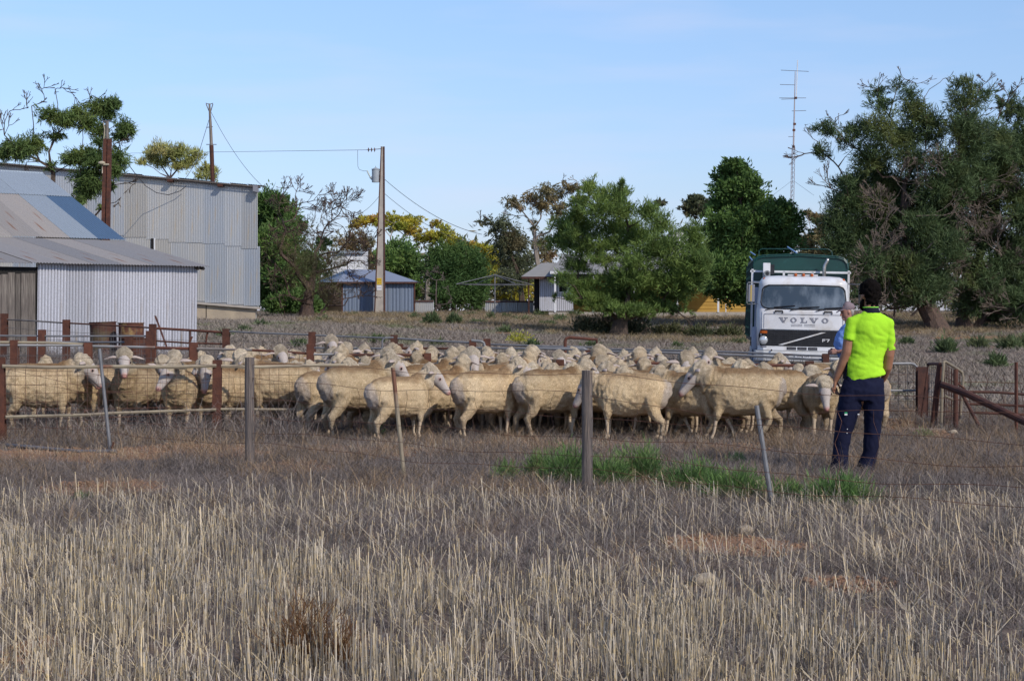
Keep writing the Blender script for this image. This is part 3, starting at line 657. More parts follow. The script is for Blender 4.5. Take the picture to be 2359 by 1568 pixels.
# ------------------------------------------------------------------ blue grey shed, its white neighbour and small fences
def weatherboards(parent, mat, x0, x1, y, z0, z1, bh=.18, name='weatherboard', step=None):
    z = z0
    while z < z1 - .02:
        h = min(bh, z1 - z); mb = MB(); mb.hexa([Vector(p) for p in ((x0, y - .035, z), (x1, y - .035, z), (x1, y, z), (x0, y, z), (x0, y - .01, z + h), (x1, y - .01, z + h), (x1, y, z + h), (x0, y, z + h))])
        sp(parent, mb.build(name, mat)); z += bh
YS = 100.0
bs = thing('blue_grey_shed', 'small blue grey iron shed behind the concrete power pole', 'shed', (PX(860, YS), YS, g(PX(860, YS), YS)))
zb = PZ(722, YS); ze = PZ(649, YS); x0, x1 = PX(789, YS), PX(954, YS)
n = 6; w = (x1 - x0) / n
for k in range(n): sp(bs, sheet('wall_sheet', None, MAT['blueshed'], (x0 + k*w, YS - .003 * (k % 2), zb - .1), (1, 0, 0), (0, 0, 1), w + .01, ze - zb + .12, pitch=.19, amp=.018))
xl, yl = PX(726, YS + 3.6), YS + 3.6; d = Vector((xl - x0, 3.6, 0))
n = 5
ocre = pmat('ochre_wall_iron', (.40, .24, .11), (.32, .19, .09), 2, .7, c3=(.20, .15, .11), s3=.8, lo3=.5, hi3=.62)
for k in range(n): sp(bs, sheet('side_sheet', None, ocre, Vector((x0, YS, zb - .1)) + d * ((k + 1) / n), -d, (0, 0, 1), d.length / n + .01, ze - zb + .12, pitch=.19, amp=.018))
mb = MB(); rz = PZ(620, YS + 2)
e0, e1 = Vector((x0 - .25, YS - .25, ze)), Vector((PX(962, YS), YS - .25, ze)); r0, r1 = Vector((PX(800, YS + 2.2), YS + 2.2, rz)), Vector((PX(886, YS + 2.2), YS + 2.2, rz - .05))
bl_, br_ = Vector((xl - .2, YS + 4.6, ze)), Vector((x1 + .2, YS + 4.6, ze))
t_ = Vector((0, 0, .03))
mb.add([e0, e1, r1, r0, bl_, br_], [(0, 1, 2, 3), (1, 5, 2), (3, 2, 5, 4), (0, 3, 4)]); sp(bs, mb.build('roof', MAT['blueroof']))
mb = MB(); mb.box((x0 - .2, YS - .27, ze - .10), (PX(961, YS), YS - .2, ze - .005)); sp(bs, mb.build('gutter', MAT['rust_dark']))
mb = MB(); mb.box((x0 - .05, YS - .04, zb - .1), (x0 + .03, YS + .03, ze)); mb.box((x1 - .02, YS - .04, zb - .1), (x1 + .06, YS + .03, ze)); sp(bs, mb.build('corner_post', MAT['rust_dark']))
wh = thing('white_outbuilding', 'white weatherboard outbuilding peeping over the blue grey shed', 'building', (PX(810, 112), 112, 1.4))
weatherboards(wh, MAT['white_paint'], PX(770, 112), PX(837, 112), 112, PZ(628, 112), PZ(584, 112), .2)
mb = MB(); y = 112; mb.hexa([Vector(p) for p in ((PX(766, y), y + .02, .9), (PX(836, y), y + .02, .9), (PX(836, y), y + 4, .9), (PX(766, y), y + 4, .9), (PX(766, y), y + .02, PZ(584, y)), (PX(836, y), y + .02, PZ(584, y)), (PX(836, y), y + 4, PZ(574, y)), (PX(766, y), y + 4, PZ(574, y)))]); sp(wh, mb.build('wall_core', MAT['white_paint']))
mb = MB(); mb.box((PX(764, y), y - .2, PZ(584, y)), (PX(839, y), y + .0, PZ(582, y) + .1)); sp(wh, mb.build('gutter', MAT['galv_light']))

def ironfence(name, label, pxa, pxb, pya, pyb, ybase, Y, mat, rail=True):
    t = thing(name, label, 'fence', (PX(pxa, Y), Y, g(PX(pxa, Y), Y)))
    xa, xb = PX(pxa, Y), PX(pxb, Y); n = max(1, int(round((xb - xa) / .78))); w = (xb - xa) / n
    for k in range(n):
        zt = PZ(pya + (pyb - pya) * (k + .5) / n, Y); zb = PZ(ybase, Y) - .25
        sp(t, sheet('iron_sheet', None, mat, (xa + k*w, Y - .003 * (k % 2), zb), (1, 0, 0), (0, 0, 1), w + .01, zt - zb + .02 * (k % 2), pitch=.11, amp=.014))
    if rail:
        mb = MB(); mb.box((xa, Y - .06, PZ(pya, Y) - .10), (xb, Y - .02, PZ(pya, Y) - .02)); sp(t, mb.build('rail', MAT['rust_dark']))
    return t
ironfence('iron_fence', 'short rusty topped iron fence right of the blue grey shed', 955, 999, 691, 692, 712, 100, MAT['galv_old'])
ironfence('iron_fence', 'low corrugated iron fence between the leafy hedge and the house', 1118, 1229, 692, 694, 714, 103, MAT['galv_old'])

# ------------------------------------------------------------------ house
YH = 100.0
house = thing('farmhouse', 'low farmhouse with corrugated porch wall and yellow weatherboards behind the pine', 'house', (PX(1450, YH), YH, 1.3))
yellow = pmat('yellow_weatherboard', (.42, .25, .045), (.38, .22, .04), 1.5, .7, rnd=.06)
mb = MB(); mb.box((PX(1262, YH), YH - 2.6, .7), (PX(1740, YH), YH + .0, PZ(718.5, YH))); sp(house, mb.build('verandah_slab', MAT['concrete']))
weatherboards(house, yellow, PX(1322, YH), PX(1735, YH), YH, PZ(719, YH), PZ(634, YH), .19)
mb = MB(); mb.box((PX(1246, YH), YH + .02, .8), (PX(1735, YH), YH + 6, PZ(640, YH))); sp(house, mb.build('wall_core', yellow))
YP = YH - 1.5
for k in range(2):
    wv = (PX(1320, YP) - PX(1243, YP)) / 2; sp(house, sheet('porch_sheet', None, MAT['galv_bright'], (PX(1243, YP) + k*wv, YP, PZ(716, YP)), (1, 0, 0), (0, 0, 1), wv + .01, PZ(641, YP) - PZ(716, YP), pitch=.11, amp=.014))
mb = MB(); mb.box((PX(1231, YP), YP + .15, PZ(718, YP)), (PX(1242.5, YP), YP + 1.3, PZ(640, YP))); sp(house, mb.build('doorway', MAT['dark']))
mb = MB(); xa, xb, za, zb2 = PX(1288, YP), PX(1305, YP), PZ(672, YP), PZ(643, YP); mb.box((xa - .06, YP - .05, za - .06), (xb + .06, YP - .012, zb2 + .02)); wf = mb.build('window', MAT['white_paint']); sp(house, wf)
mb = MB(); mb.box((xa, YP - .056, za), (xb, YP - .052, zb2 - .05)); wp = mb.build('pane', MAT['dark']); sp(wf, wp)
mb = MB(); e0 = Vector((PX(1200, 98.0), 98.0, PZ(637, 98))); e1 = Vector((PX(1380, 98.0), 98.0, PZ(637, 98))); r0 = Vector((PX(1247, 101.5), 101.5, PZ(605.5, 101.5))); r1 = Vector((PX(1380, 101.5), 101.5, PZ(605.5, 101.5)))
bl_ = Vector((e0.x, 105, e0.z)); br_ = Vector((r1.x, 105, e0.z)); mb.add([e0, e1, r1, r0, bl_, br_], [(0, 1, 2, 3), (0, 3, 4), (3, 2, 5, 4)])
roofm = pmat('grey_tan_roof', (.30, .28, .25), (.26, .25, .23), 2, .7)
sp(house, mb.build('porch_roof', roofm))
mb = MB(); mb.box((PX(1202, 97.97), 97.9, e0.z - .12), (e1.x, 97.97, e0.z - .006)); sp(house, mb.build('porch_gutter', MAT['rust_dark']))
mb = MB(); ya = 97.3; a = Vector((PX(1267, ya), ya, PZ(624, ya))); b2 = Vector((PX(1700, ya), ya, PZ(624, ya))); c2 = Vector((PX(1700, 103), 103, PZ(585, 103))); d2 = Vector((PX(1300, 103), 103, PZ(585, 103)))
mb.add([a, b2, c2, d2, Vector((c2.x, 108, a.z)), Vector((d2.x, 108, a.z))], [(0, 1, 2, 3), (3, 2, 4, 5)]); sp(house, mb.build('main_roof', roofm))
mb = MB(); mb.box((PX(1267, ya), ya - .1, PZ(631, ya)), (PX(1286, ya), ya + .05, PZ(624.5, ya))); sp(house, mb.build('gutter_end', MAT['white_paint']))
mb = MB(); mb.box((PX(1286.2, ya), ya - .1, PZ(631, ya)), (PX(1700, ya), ya + .05, PZ(624.5, ya))); sp(house, mb.build('gutter', MAT['galv_old']))
for px in (1279, 1367, 1462, 1561, 1655):
    mb = MB(); mb.box((PX(px, ya) - .05, ya + .05, PZ(719, ya)), (PX(px, ya) + .05, ya + .15, PZ(631, ya))); sp(house, mb.build('verandah_post', MAT['white_paint']))
mb = MB(); mb.tube([(PX(1218, 98.2), 98.2, 1.3), (PX(1218, 98.2), 98.2, PZ(640, 98.2))], .04, 5); sp(house, mb.build('corner_post', MAT['rust_dark']))
for px in (1655, 1672):
    mb = MB(); mb.tube([(PX(px, 97.5), 97.5, PZ(719, 97.5)), (PX(px, 97.5), 97.5, PZ(700 if px > 1660 else 680, 97.5))], .03, 5); sp(house, mb.build('rail_post', MAT['white_paint']))
gb = thing('gabled_building', 'grey gabled building with white louvred end above the pine', 'building', (PX(1575, 125), 125, 1.4))
y = 125.0; mb = MB(); a = Vector((PX(1540, y), y, PZ(541, y))); b2 = Vector((PX(1610, y), y, PZ(541, y))); c2 = Vector((PX(1573, y), y, PZ(524, y)))
mb.add([a, b2, c2, (a.x, y, 1.2), (b2.x, y, 1.2)], [(0, 3, 4, 1), (0, 1, 2)]); mb.add([a + Vector((0, 7, 0)), b2 + Vector((0, 7, 0)), c2 + Vector((0, 7, 0)), (a.x, y + 7, 1.2), (b2.x, y + 7, 1.2)], [(0, 1, 4, 3), (0, 2, 1)])
sp(gb, mb.build('gable_wall', MAT['white_paint']))
mb = MB(); o = Vector((0, -.4, .06)); q = Vector((0, 7.2, .06)); al = a + Vector((-.5, 0, -.2)); bl2 = b2 + Vector((.5, 0, -.2))
mb.add([al + o, c2 + o, bl2 + o, al + q, c2 + q, bl2 + q], [(0, 1, 4, 3), (1, 2, 5, 4)]); sp(gb, mb.build('roof', MAT['galv_old']))
weatherboards(gb, MAT['white_paint'], PX(1563, y), PX(1583, y), y - .03, PZ(541, y), PZ(531, y), .09, 'louvre')

# rotary clothes line
ch = thing('clothes_hoist', 'rotary clothes hoist standing left of the porch', 'clothes hoist', tuple(onground(1140, 97)))
mb = MB(); X = PX(1140, 97); mb.tube([(X, 97, 1.1), (X, 97, PZ(631, 97))], .035, 6); sp(ch, mb.build('mast', MAT['pipe_grey']))
tips = []
for k in range(4):
    a = k * math.pi / 2 + .5; tip = Vector((X + 2.3 * math.cos(a), 97 + 2.3 * math.sin(a), PZ(655, 97))); tips.append(tip)
    mb = MB(); mb.tube([(X, 97, PZ(633, 97)), tip], .022, 4); mb.tube([(X, 97, PZ(657, 97)), tip], .016, 4); sp(ch, mb.build('arm', MAT['pipe_grey']))
for f in (1, .6):
    mb = MB(); c = Vector((X, 97, PZ(655, 97)))
    for k in range(4): mb.tube([c + (tips[k] - c) * f, c + (tips[(k+1) % 4] - c) * f], .012, 3)
    sp(ch, mb.build('line', MAT['pipe_grey']))

# ------------------------------------------------------------------ power pole
YPL = 99.0
pole = thing('power_pole', 'tapering power pole of concrete between two rusty steel channels', 'power pole', tuple(onground(874, YPL)))
def plx(px, py): return P(px, py, YPL)
zt_, zb_ = PZ(338, YPL), PZ(728, YPL)
xbL, xbR, xtL, xtR = PX(861.5, YPL), PX(887.5, YPL), PX(877.5, YPL), PX(886, YPL)
def slab(xb0, xb1, xt0, xt1, y0, y1):
    mb = MB(); mb.hexa([Vector(p) for p in ((xb0, y0, zb_), (xb1, y0, zb_), (xb1, y1, zb_), (xb0, y1, zb_), (xt0, y0, zt_), (xt1, y0, zt_), (xt1, y1, zt_), (xt0, y1, zt_))]); return mb
sp(pole, slab(xbL + .07, xbR - .08, xtL + .05, xtR - .07, YPL - .09, YPL + .09).build('concrete_core', MAT['concrete']))
for q in (slab(xbL, xbL + .068, xtL, xtL + .048, YPL - .12, YPL + .12), slab(xbR - .078, xbR, xtR - .068, xtR, YPL - .12, YPL + .12)): sp(pole, q.build('steel_channel', MAT['rust_dark']))
def signbox(nm, px0, px1, py0, py1, mat, parent, dy=.1):
    mb = MB(); a = plx(px0, py1); b_ = plx(px1, py0); mb.box((a.x, YPL - dy - .01, a.z), (b_.x, YPL - dy + .004, b_.z)); return sp(parent, mb.build(nm, mat))
ys_ = signbox('warning_sign', 868.6, 879.4, 640.5, 655.6, pmat('yellow_enamel', (.62, .42, .03), (.55, .36, .03), 3, .5), pole)
signbox('number_plate', 868.3, 879.3, 657, 668.5, MAT['white_paint'], pole)
blk = pmat('black_paint', (.02, .02, .02), rough=.6)
def text_ob(name, body, size, mat, loc, rot=(R(90), 0, 0), parent=None, ext=.002, bold=0.0, align='CENTER'):
    c = bpy.data.curves.new(name, 'FONT'); c.body = body; c.size = size; c.align_x = align; c.align_y = 'CENTER'; c.extrude = ext; c.offset = bold
    c.materials.append(mat); o = bpy.data.objects.new(name, c); COL.objects.link(o); o.location = loc; o.rotation_euler = rot
    dg = bpy.context.evaluated_depsgraph_get(); me = bpy.data.meshes.new_from_object(o.evaluated_get(dg)); me.name = name; M = o.matrix_basis.copy()
    bpy.data.objects.remove(o); o = link_mesh(name, me); o.matrix_basis = M
    return sp(parent, o) if parent else o
dkyel = pmat('dark_ochre_print', (.22, .13, .02), rough=.6); violet = pmat('faded_violet_print', (.25, .2, .42), rough=.6)
p_ = plx(874, 645); text_ob('sign_print', 'POLE', .085, dkyel, (p_.x, YPL - .113, p_.z), parent=pole)
p_ = plx(874, 651.5); text_ob('sign_print', '10  4', .085, dkyel, (p_.x, YPL - .113, p_.z), parent=pole)
p_ = plx(874, 662.5); mb = MB(); mb.box((p_.x - .1, YPL - .114, p_.z - .012), (p_.x + .1, YPL - .1135, p_.z + .012)); sp(pole, mb.build('sign_print', violet))
# transformer
tr = MB(); c0 = plx(865.5, 420); c1 = plx(865.5, 391)
tr.disc((c0.x, YPL, c0.z), (0, 0, 1), .21, c1.z - c0.z, 20)
tsf = thing('transformer', 'grey cylindrical transformer can hung on the left side of the power pole', 'transformer', (c0.x, YPL, c0.z))
tgrey = pmat('grey_transformer_paint', (.33, .36, .38), (.28, .31, .33), 3, .45)
sp(tsf, tr.build('can', tgrey, smooth=False))
mb = MB(); mb.disc((c1.x, YPL, c1.z + .002), (0, 0, 1), .23, .03, 20); mb.disc((c1.x, YPL, c1.z + .032), (0, 0, 1), .22, .09, 20, .03); mb.disc((c1.x, YPL, c1.z + .12), (0, 0, 1), .02, .08, 8); sp(tsf, mb.build('lid', tgrey))
mb = MB(); a = plx(860, 416); t = plx(846, 394); mb.tube([a + Vector((.1, 0, -.05)), plx(853, 408)], [.09, .06], 8); sp(tsf, mb.build('bushing_base', tgrey))
mb = MB(); q0 = plx(853, 408)
for k in range(6):
    c = q0.lerp(t, k / 5); mb.disc(c, t - q0, .055, .02, 10); 
mb.tube([q0, t], .03, 8); sp(tsf, mb.build('bushing', pmat('pale_porcelain', (.5, .55, .5), rough=.3)))
mb = MB(); mb.box((c0.x + .18, YPL - .04, plx(0, 396).z - .03), (xtL + .02, YPL + .04, plx(0, 396).z + .03)); mb.box((c0.x + .18, YPL - .04, plx(0, 414).z - .03), (xtL + .02, YPL + .04, plx(0, 414).z + .03)); sp(tsf, mb.build('bracket', MAT['rust_dark']))
ins = thing('strain_insulator', 'three dark insulator discs at the top left of the power pole', 'insulator', (PX(855, YPL), YPL, PZ(345, YPL)))
for px in (849, 856, 863):
    mb = MB(); c = plx(px, 345.2); mb.disc(c + Vector((-.02, 0, 0)), (1, 0, 0), .13, .05, 14, .07); sp(ins, mb.build('insulator_disc', MAT['rust_dark']))
mb = MB(); mb.tube([plx(845, 345.5), plx(880, 343)], .018, 5); sp(ins, mb.build('insulator_rod', MAT['rust_dark']))
def wire(name, label, pts, r=.012, sag=0, n=14, mat=None, cat='cable', group=None):
    mb = MB()
    if len(pts) == 2:
        a, b_ = Vector(pts[0]), Vector(pts[1]); pts = [a.lerp(b_, i / n) - Vector((0, 0, sag * 4 * (i / n) * (1 - i / n))) for i in range(n + 1)]
    mb.tube(pts, r, 4); o = mb.build(name, mat or MAT['cable']); return tag(o, label, cat, group)
wire('power_line', 'thin power line running left from the insulators across the sky', [plx(845, 345.5), P(300, 353, 140)], .011, .0)
wire('drop_wire', 'thin wire dropping from the power line to the transformer', [plx(824, 346), plx(824, 370), plx(824.5, 384), plx(828, 391), plx(838, 394), plx(847, 394)], .010)
wire('service_wire', 'upper service wire falling right from the power pole into the trees', [plx(887, 414), P(1110, 540, 108)], .016, .45)
wire('service_wire', 'lower service wire falling right from the power pole', [plx(887, 447), P(1080, 560, 108)], .014, .35)
wire('guy_wire', 'short wire falling left from the power pole behind the dead tree', [plx(877, 447), P(812, 497, 104)], .012, .25)

# ------------------------------------------------------------------ rusty steel poles and their wires
Y1 = 60.0
rp = thing('rusty_pole', 'rusty steel pole with pale thin top, rising behind the front shed roof', 'pole', tuple(onground(243, Y1)))
mb = MB(); b0 = P(240, 690, Y1); t0 = P(248, 320, Y1); mb.box((0, 0, 0), (.001, .001, .001)) if False else None
for dx in (-.085, .085):
    mb.hexa([Vector(p) for p in ((b0.x + dx - .06, Y1 - .09, b0.z), (b0.x + dx + .06, Y1 - .09, b0.z), (b0.x + dx + .06, Y1 + .09, b0.z), (b0.x + dx - .06, Y1 + .09, b0.z), (t0.x + dx*.8 - .055, Y1 - .09, t0.z), (t0.x + dx*.8 + .055, Y1 - .09, t0.z), (t0.x + dx*.8 + .055, Y1 + .09, t0.z), (t0.x + dx*.8 - .055, Y1 + .09, t0.z))])
sp(rp, mb.build('steel_shaft', MAT['rust']))
mb = MB(); mb.tube([P(247, 322, Y1), P(246.5, 280, Y1)], .06, 6); sp(rp, mb.build('timber_top', MAT['wood_old']))
mb = MB(); mb.tube([P(237, 280, Y1), P(256, 278, Y1)], .02, 4); sp(rp, mb.build('cross_bar', MAT['pipe_grey']))
mb = MB(); mb.tube([P(240, 380, Y1) + Vector((0, -.12, 0)), P(253, 380, Y1) + Vector((0, -.12, 0))], .03, 5); mb.ball(P(236, 376, Y1) + Vector((0, -.12, 0)), (.12, .07, .06)); sp(rp, mb.build('rope_knot', pmat('pale_rope', (.4, .35, .25), rough=.9)))
mb = MB(); mb.tube([P(238, 283, Y1), P(241, 300, Y1), P(237, 340, Y1), P(237, 400, Y1) + Vector((0, -.1, 0))], .018, 4); sp(rp, mb.build('hanging_rope', pmat('pale_cord', (.45, .4, .3), rough=.9)))
Y2 = 93.0
rp2 = thing('rusty_pole', 'rusty pole with forked timber top standing behind the tall barn', 'pole', tuple(onground(487, Y2)))
mb = MB(); mb.tube([P(491, 560, Y2), P(490, 418, Y2), P(487, 335, Y2)], .11, 8); sp(rp2, mb.build('steel_shaft', MAT['rust']))
mb = MB(); mb.tube([P(487, 337, Y2), P(485, 290, Y2), P(482.5, 239, Y2)], [.09, .08, .05], 6); sp(rp2, mb.build('timber_top', MAT['wood_old']))
mb = MB(); mb.tube([P(484, 262, Y2), P(475, 240, Y2)], .025, 4); mb.tube([P(484, 262, Y2), P(490.5, 240, Y2)], .025, 4); mb.tube([P(474, 238, Y2), P(483, 241, Y2), P(491, 238, Y2)], .02, 4); mb.tube([P(476, 294, Y2), P(490, 292, Y2)], .02, 4); mb.tube([P(475, 333, Y2), P(499, 333, Y2)], .02, 4); sp(rp2, mb.build('cross_bar', MAT['pipe_grey']))
wire('stay_wire', 'wire falling right from the forked pole top over the barn corner', [P(486, 258, Y2), P(625, 445, 98)], .014, .5)
wire('stay_wire', 'wire falling left from the forked pole top to the barn roof', [P(484, 268, Y2), P(452, 372, 88), P(432, 405, 84), P(415, 425, 81.6)], .014)
wire('loose_cable', 'slack black cable looping in front of the tall barn wall', [P(278, 355, 66), P(310, 398, 72), P(335, 428, 78), P(360, 444, 81), P(388, 449, 81.5), P(415, 440, 81.6), P(430, 428, 81.6)], .018)

# ------------------------------------------------------------------ radio mast
YM = 140.0
ms = thing('radio_mast', 'slender lattice radio mast with cross aerials above the conifer', 'mast', (PX(1820, YM), YM, 1.4))
mb = MB(); mpal = pmat('pale_mast_steel', (.42, .36, .36), (.34, .30, .30), 2, .6)
a = [P(1819, 700, YM) + Vector(q) for q in ((-.16, 0, 0), (.16, 0, 0), (0, .25, 0))]; b_ = [P(1828, 340, YM) + Vector(q) for q in ((-.12, 0, 0), (.12, 0, 0), (0, .2, 0))]
for i in range(3): mb.tube([a[i], b_[i]], .02, 4)
for k in range(34):
    for i in range(3):
        mb.tube([a[i].lerp(b_[i], k / 34), a[(i+1) % 3].lerp(b_[(i+1) % 3], (k + 1) / 34)], .014, 3)
sp(ms, mb.build('lattice', mpal))
mb = MB(); mb.tube([P(1828, 345, YM), P(1830.5, 235, YM), P(1832, 165, YM)], [.07, .045, .03], 5); sp(ms, mb.build('upper_tube', mpal))
mb = MB(); mb.tube([P(1834.5, 225, YM), P(1837.5, 139, YM)], .035, 5); sp(ms, mb.build('whip_aerial', MAT['white_paint']))
for (xa, ya_, xb_, yb_) in ((1799, 162, 1863, 165), (1797, 195, 1831, 196), (1795, 226, 1857, 226), (1800, 229, 1829, 228), (1824, 256, 1857, 255), (1816, 315, 1831, 315), (1834, 483, 1850, 482)):
    mb = MB(); mb.tube([P(xa, ya_, YM), P(xb_, yb_, YM)], 0.02, 4); sp(ms, mb.build('cross_aerial', MAT['pipe_grey']))
for (x_, y_) in ((1833, 226), (1830.5, 286), (1829, 300), (1828, 338)):
    mb = MB(); p_ = P(x_, y_, YM); mb.box((p_.x - .10, p_.y - .08, p_.z - .08), (p_.x + .10, p_.y + .08, p_.z + .08)); sp(ms, mb.build('clamp', MAT['rust']))
mb = MB(); mb.tube([P(1822, 418, YM), P(1772, 456, 128)], .012, 3); sp(ms, mb.build('guy_wire', MAT['cable']))
mb = MB(); mb.tube([P(1830, 418, YM), P(1875, 450, 128)], .012, 3); sp(ms, mb.build('guy_wire', MAT['cable']))
# ------------------------------------------------------------------ trees
def leaf_cloud(cs, n_of, l, w, up, rng, sub=10, seed_spread=.38, hang=0.0, flat=1.0):
    """cs: list of (centre, rx, ry, rz); returns diamond leaves gathered in small sprays inside each clump"""
    Vs = []; L = []
    for (c, rx, ry, rz), n in zip(cs, n_of):
        if n < 4: continue
        k = max(3, int(n / sub)); u = rng.normal(0, 1, (k, 3)); u /= np.linalg.norm(u, axis=1)[:, None]
        az = np.arctan2(u[:, 1], u[:, 0]); ph = rng.random(3) * 6.28; lump = 1 + .30 * np.sin(3 * az + ph[0]) * np.cos(4 * u[:, 2] + ph[1]) + .22 * rng.normal(0, 1, k); u *= ((rng.random(k) ** .42) * np.clip(lump, .35, 1.7))[:, None]; sc = np.array([rx, ry, rz]) * u + np.array(c)
        idx = rng.integers(0, k, n); off = rng.normal(0, 1, (n, 3)) * seed_spread * min(rx, rz) * .45
        pos = sc[idx] + off * np.array([1, 1, flat])
        out = u[idx] * .8 + rng.normal(0, .55, (n, 3)); out[:, 2] += up - hang
        out /= np.linalg.norm(out, axis=1)[:, None]
        s = np.cross(out, rng.normal(0, 1, (n, 3))); s /= np.maximum(np.linalg.norm(s, axis=1), 1e-6)[:, None]
        ll = (rng.uniform(.6, 1.35, n) * l)[:, None]; ww = (rng.uniform(.7, 1.3, n) * w)[:, None]
        Vs.append(np.stack([pos - out*ll*.5, pos + s*ww*.5 - out*ll*.1, pos + out*ll*.5, pos - s*ww*.5 - out*ll*.1], 1).reshape(-1, 3))
        sv = rng.random(k) * .6; L.append(np.repeat(np.clip(sv[idx] + rng.random(n) * .4, 0, 1), 4))
    return np.concatenate(Vs), np.concatenate(L)
class Skel:
    def __init__(s, root): s.p = [np.array(root, float)]; s.par = [-1]; s.tip = [0]; s.ln = [0.0]
    def add(s, p, par): s.p.append(np.array(p, float)); s.par.append(par); s.tip.append(0); s.ln.append(s.ln[par] + float(np.linalg.norm(s.p[-1] - s.p[par]))); return len(s.p) - 1
    def reach(s, t, rng, jit=.12, down=2.5, seglen=1.0, sagf=.0, minlvl=0):
        t = np.array(t, float); A = np.array(s.p[minlvl:]); d = np.linalg.norm(A - t, axis=1); d = d * (1 + down * np.clip((A[:, 2] - t[2]) / np.maximum(d, .1), 0, 1)) + .45 * np.array(s.ln[minlvl:])
        i = int(np.argmin(d)) + minlvl; a = s.p[i]; D = np.linalg.norm(t - a); n = max(1, int(D / seglen)); cur = i
        for k in range(1, n + 1):
            f = k / n; q = a + (t - a) * f + (rng.normal(0, jit, 3) * D * .5 * math.sin(math.pi * f)); q[2] += sagf * D * math.sin(math.pi * f)
            cur = s.add(q if k < n else t, cur)
        s.tip[cur] += 1; return cur
    def emit(s, mb, r0, rt, power=.68, sides=5):
        n = len(s.p); cnt = np.array(s.tip, float)
        for i in range(n - 1, 0, -1): cnt[s.par[i]] += cnt[i]
        cnt = np.maximum(cnt, 1); tot = cnt[0]; ln = np.array(s.ln); r = rt + (r0 - rt) * ((cnt - .3) / max(tot - .3, 1)).clip(0, 1) ** power * (1 - .9 * (ln / max(ln.max(), .1)) ** .8)
        r[0] = r[0] * 1.45
        for i in range(1, n):
            p = s.par[i]; a, b_ = Vector(s.p[p]), Vector(s.p[i]); 
            if (b_ - a).length < 1e-4: continue
            mb.tube([a, b_], [min(r[p], r[i] * 1.35) if r[p] > 3 * r[i] else r[p], r[i]], (10 if r[i] > .2 else sides) if r[i] > .05 else 3, cap=False)
TREES = []
def tree(name, label, cat, base, trunk, clumps, leaf, bark='bark', r0=.2, rt=.012, bare=(), dens=.3, depth=1.0, group=None, l=.2, w=.035, up=.4, hang=0, twigs=3, power=.8, seed=1, jit=.12, baretwig=7, sub=10, flat=1.0, bare_len=1.0, deadtw=(), twl=.45):
    rng = np.random.default_rng(seed); bpx, Y = base; B = onground(bpx, Y); m_ = Y / FX
    root = thing(name, label, cat, tuple(B), 0, group)
    sk = Skel(B - Vector((0, 0, .3))); cur = 0
    for (px, py) in trunk:
        q = np.array(P(px, py, Y)); q[1] += rng.normal(0, .1); cur = sk.add(q, cur)
    sk.tip[cur] += 1
    cs = []; ns = []
    for c in clumps:
        px, py, rx, ry = c[:4]; dn = c[4] if len(c) > 4 else 1.0
        dy = rng.uniform(-1, 1) * depth * max(2.0, 60 * m_) * .6
        ce = np.array(P(px, py, Y)); ce[1] += dy; cs.append((ce, rx*m_*1.12, max(rx, ry)*m_*.9, ry*m_*1.12)); ns.append(int(rx * ry * 3.14 * dens * dn * 1.25))
    order = sorted(range(len(cs)), key=lambda i: np.linalg.norm(cs[i][0] - np.array(B)))
    for i in order:
        c, rx, ry, rz = cs[i]; sk.reach(c - np.array([0, 0, rz*.3]), rng, jit, seglen=max(.5, 24 * m_))
    lvl = len(sk.p)
    for i in order:
        c, rx, ry, rz = cs[i]
        for k in range(twigs):
            u = rng.normal(0, 1, 3); u /= np.linalg.norm(u); u[2] = abs(u[2]) * .9 + .1 if not hang else u[2]
            sk.reach(c + u * np.array([rx, ry, rz]) * .85, rng, jit, seglen=max(.3, 12 * m_), down=1.5)
    def twigfan(i0, d, ln, dep):
        if dep == 0 or ln < .12: return
        nn = rng.integers(2, 4) if dep < 5 else 3
        for k in range(nn):
            q = d + rng.normal(0, .34, 3); q /= np.linalg.norm(q); q[2] += .12
            a = sk.p[i0]; j = sk.add(a + q * ln * .5 + rng.normal(0, .04, 3) * ln, i0); j = sk.add(a + q * ln * rng.uniform(.85, 1.15) + rng.normal(0, .05, 3) * ln, j); sk.tip[j] += .3
            twigfan(j, q, ln * rng.uniform(.66, .86), dep - 1)
    for bq in bare:
        px, py = bq[:2]; fan = bq[2] if len(bq) > 2 else 3
        t = np.array(P(px, py, Y)); t[1] += rng.uniform(-1, 1) * depth * 30 * m_
        # stop short of the tip and let fine twigs finish it
        A = np.array(sk.p); j0 = int(np.argmin(np.linalg.norm(A - t, axis=1) * (1 + 2 * np.clip((A[:, 2] - t[2]) / 2, 0, 1)))); a = sk.p[j0]; D = np.linalg.norm(t - a); f = max(.35, 1 - bare_len * 30 * m_ / max(D, .1))
        j = sk.reach(a + (t - a) * f, rng, jit, seglen=max(.4, 14 * m_)); d = (t - a) / max(D, .01); twigfan(j, d, max(D * (1 - f), .5) * twl, fan)
    if deadtw:
        main = sk; A = np.array(main.p); fans = MB()
        for (px, py, ln_) in deadtw:
            t = np.array(P(px, py, Y)); t[1] -= rng.uniform(.3, 1.0) * depth * 60 * m_; j0 = int(np.argmin(np.linalg.norm(A - t, axis=1))); sk = Skel(A[j0]); j = sk.reach(t, rng, jit, seglen=.5); d = t - A[j0]; d /= max(np.linalg.norm(d), .01); twigfan(j, d, ln_ * m_ * 26, 5); sk.emit(fans, .032, .009, .6)
        sk = main; sp(root, fans.build('dead_twigs', MAT['twig_pale']))
    mb = MB(); sk.emit(mb, r0, rt, power); tk = mb.build('trunk', MAT[bark]); sp(root, tk)
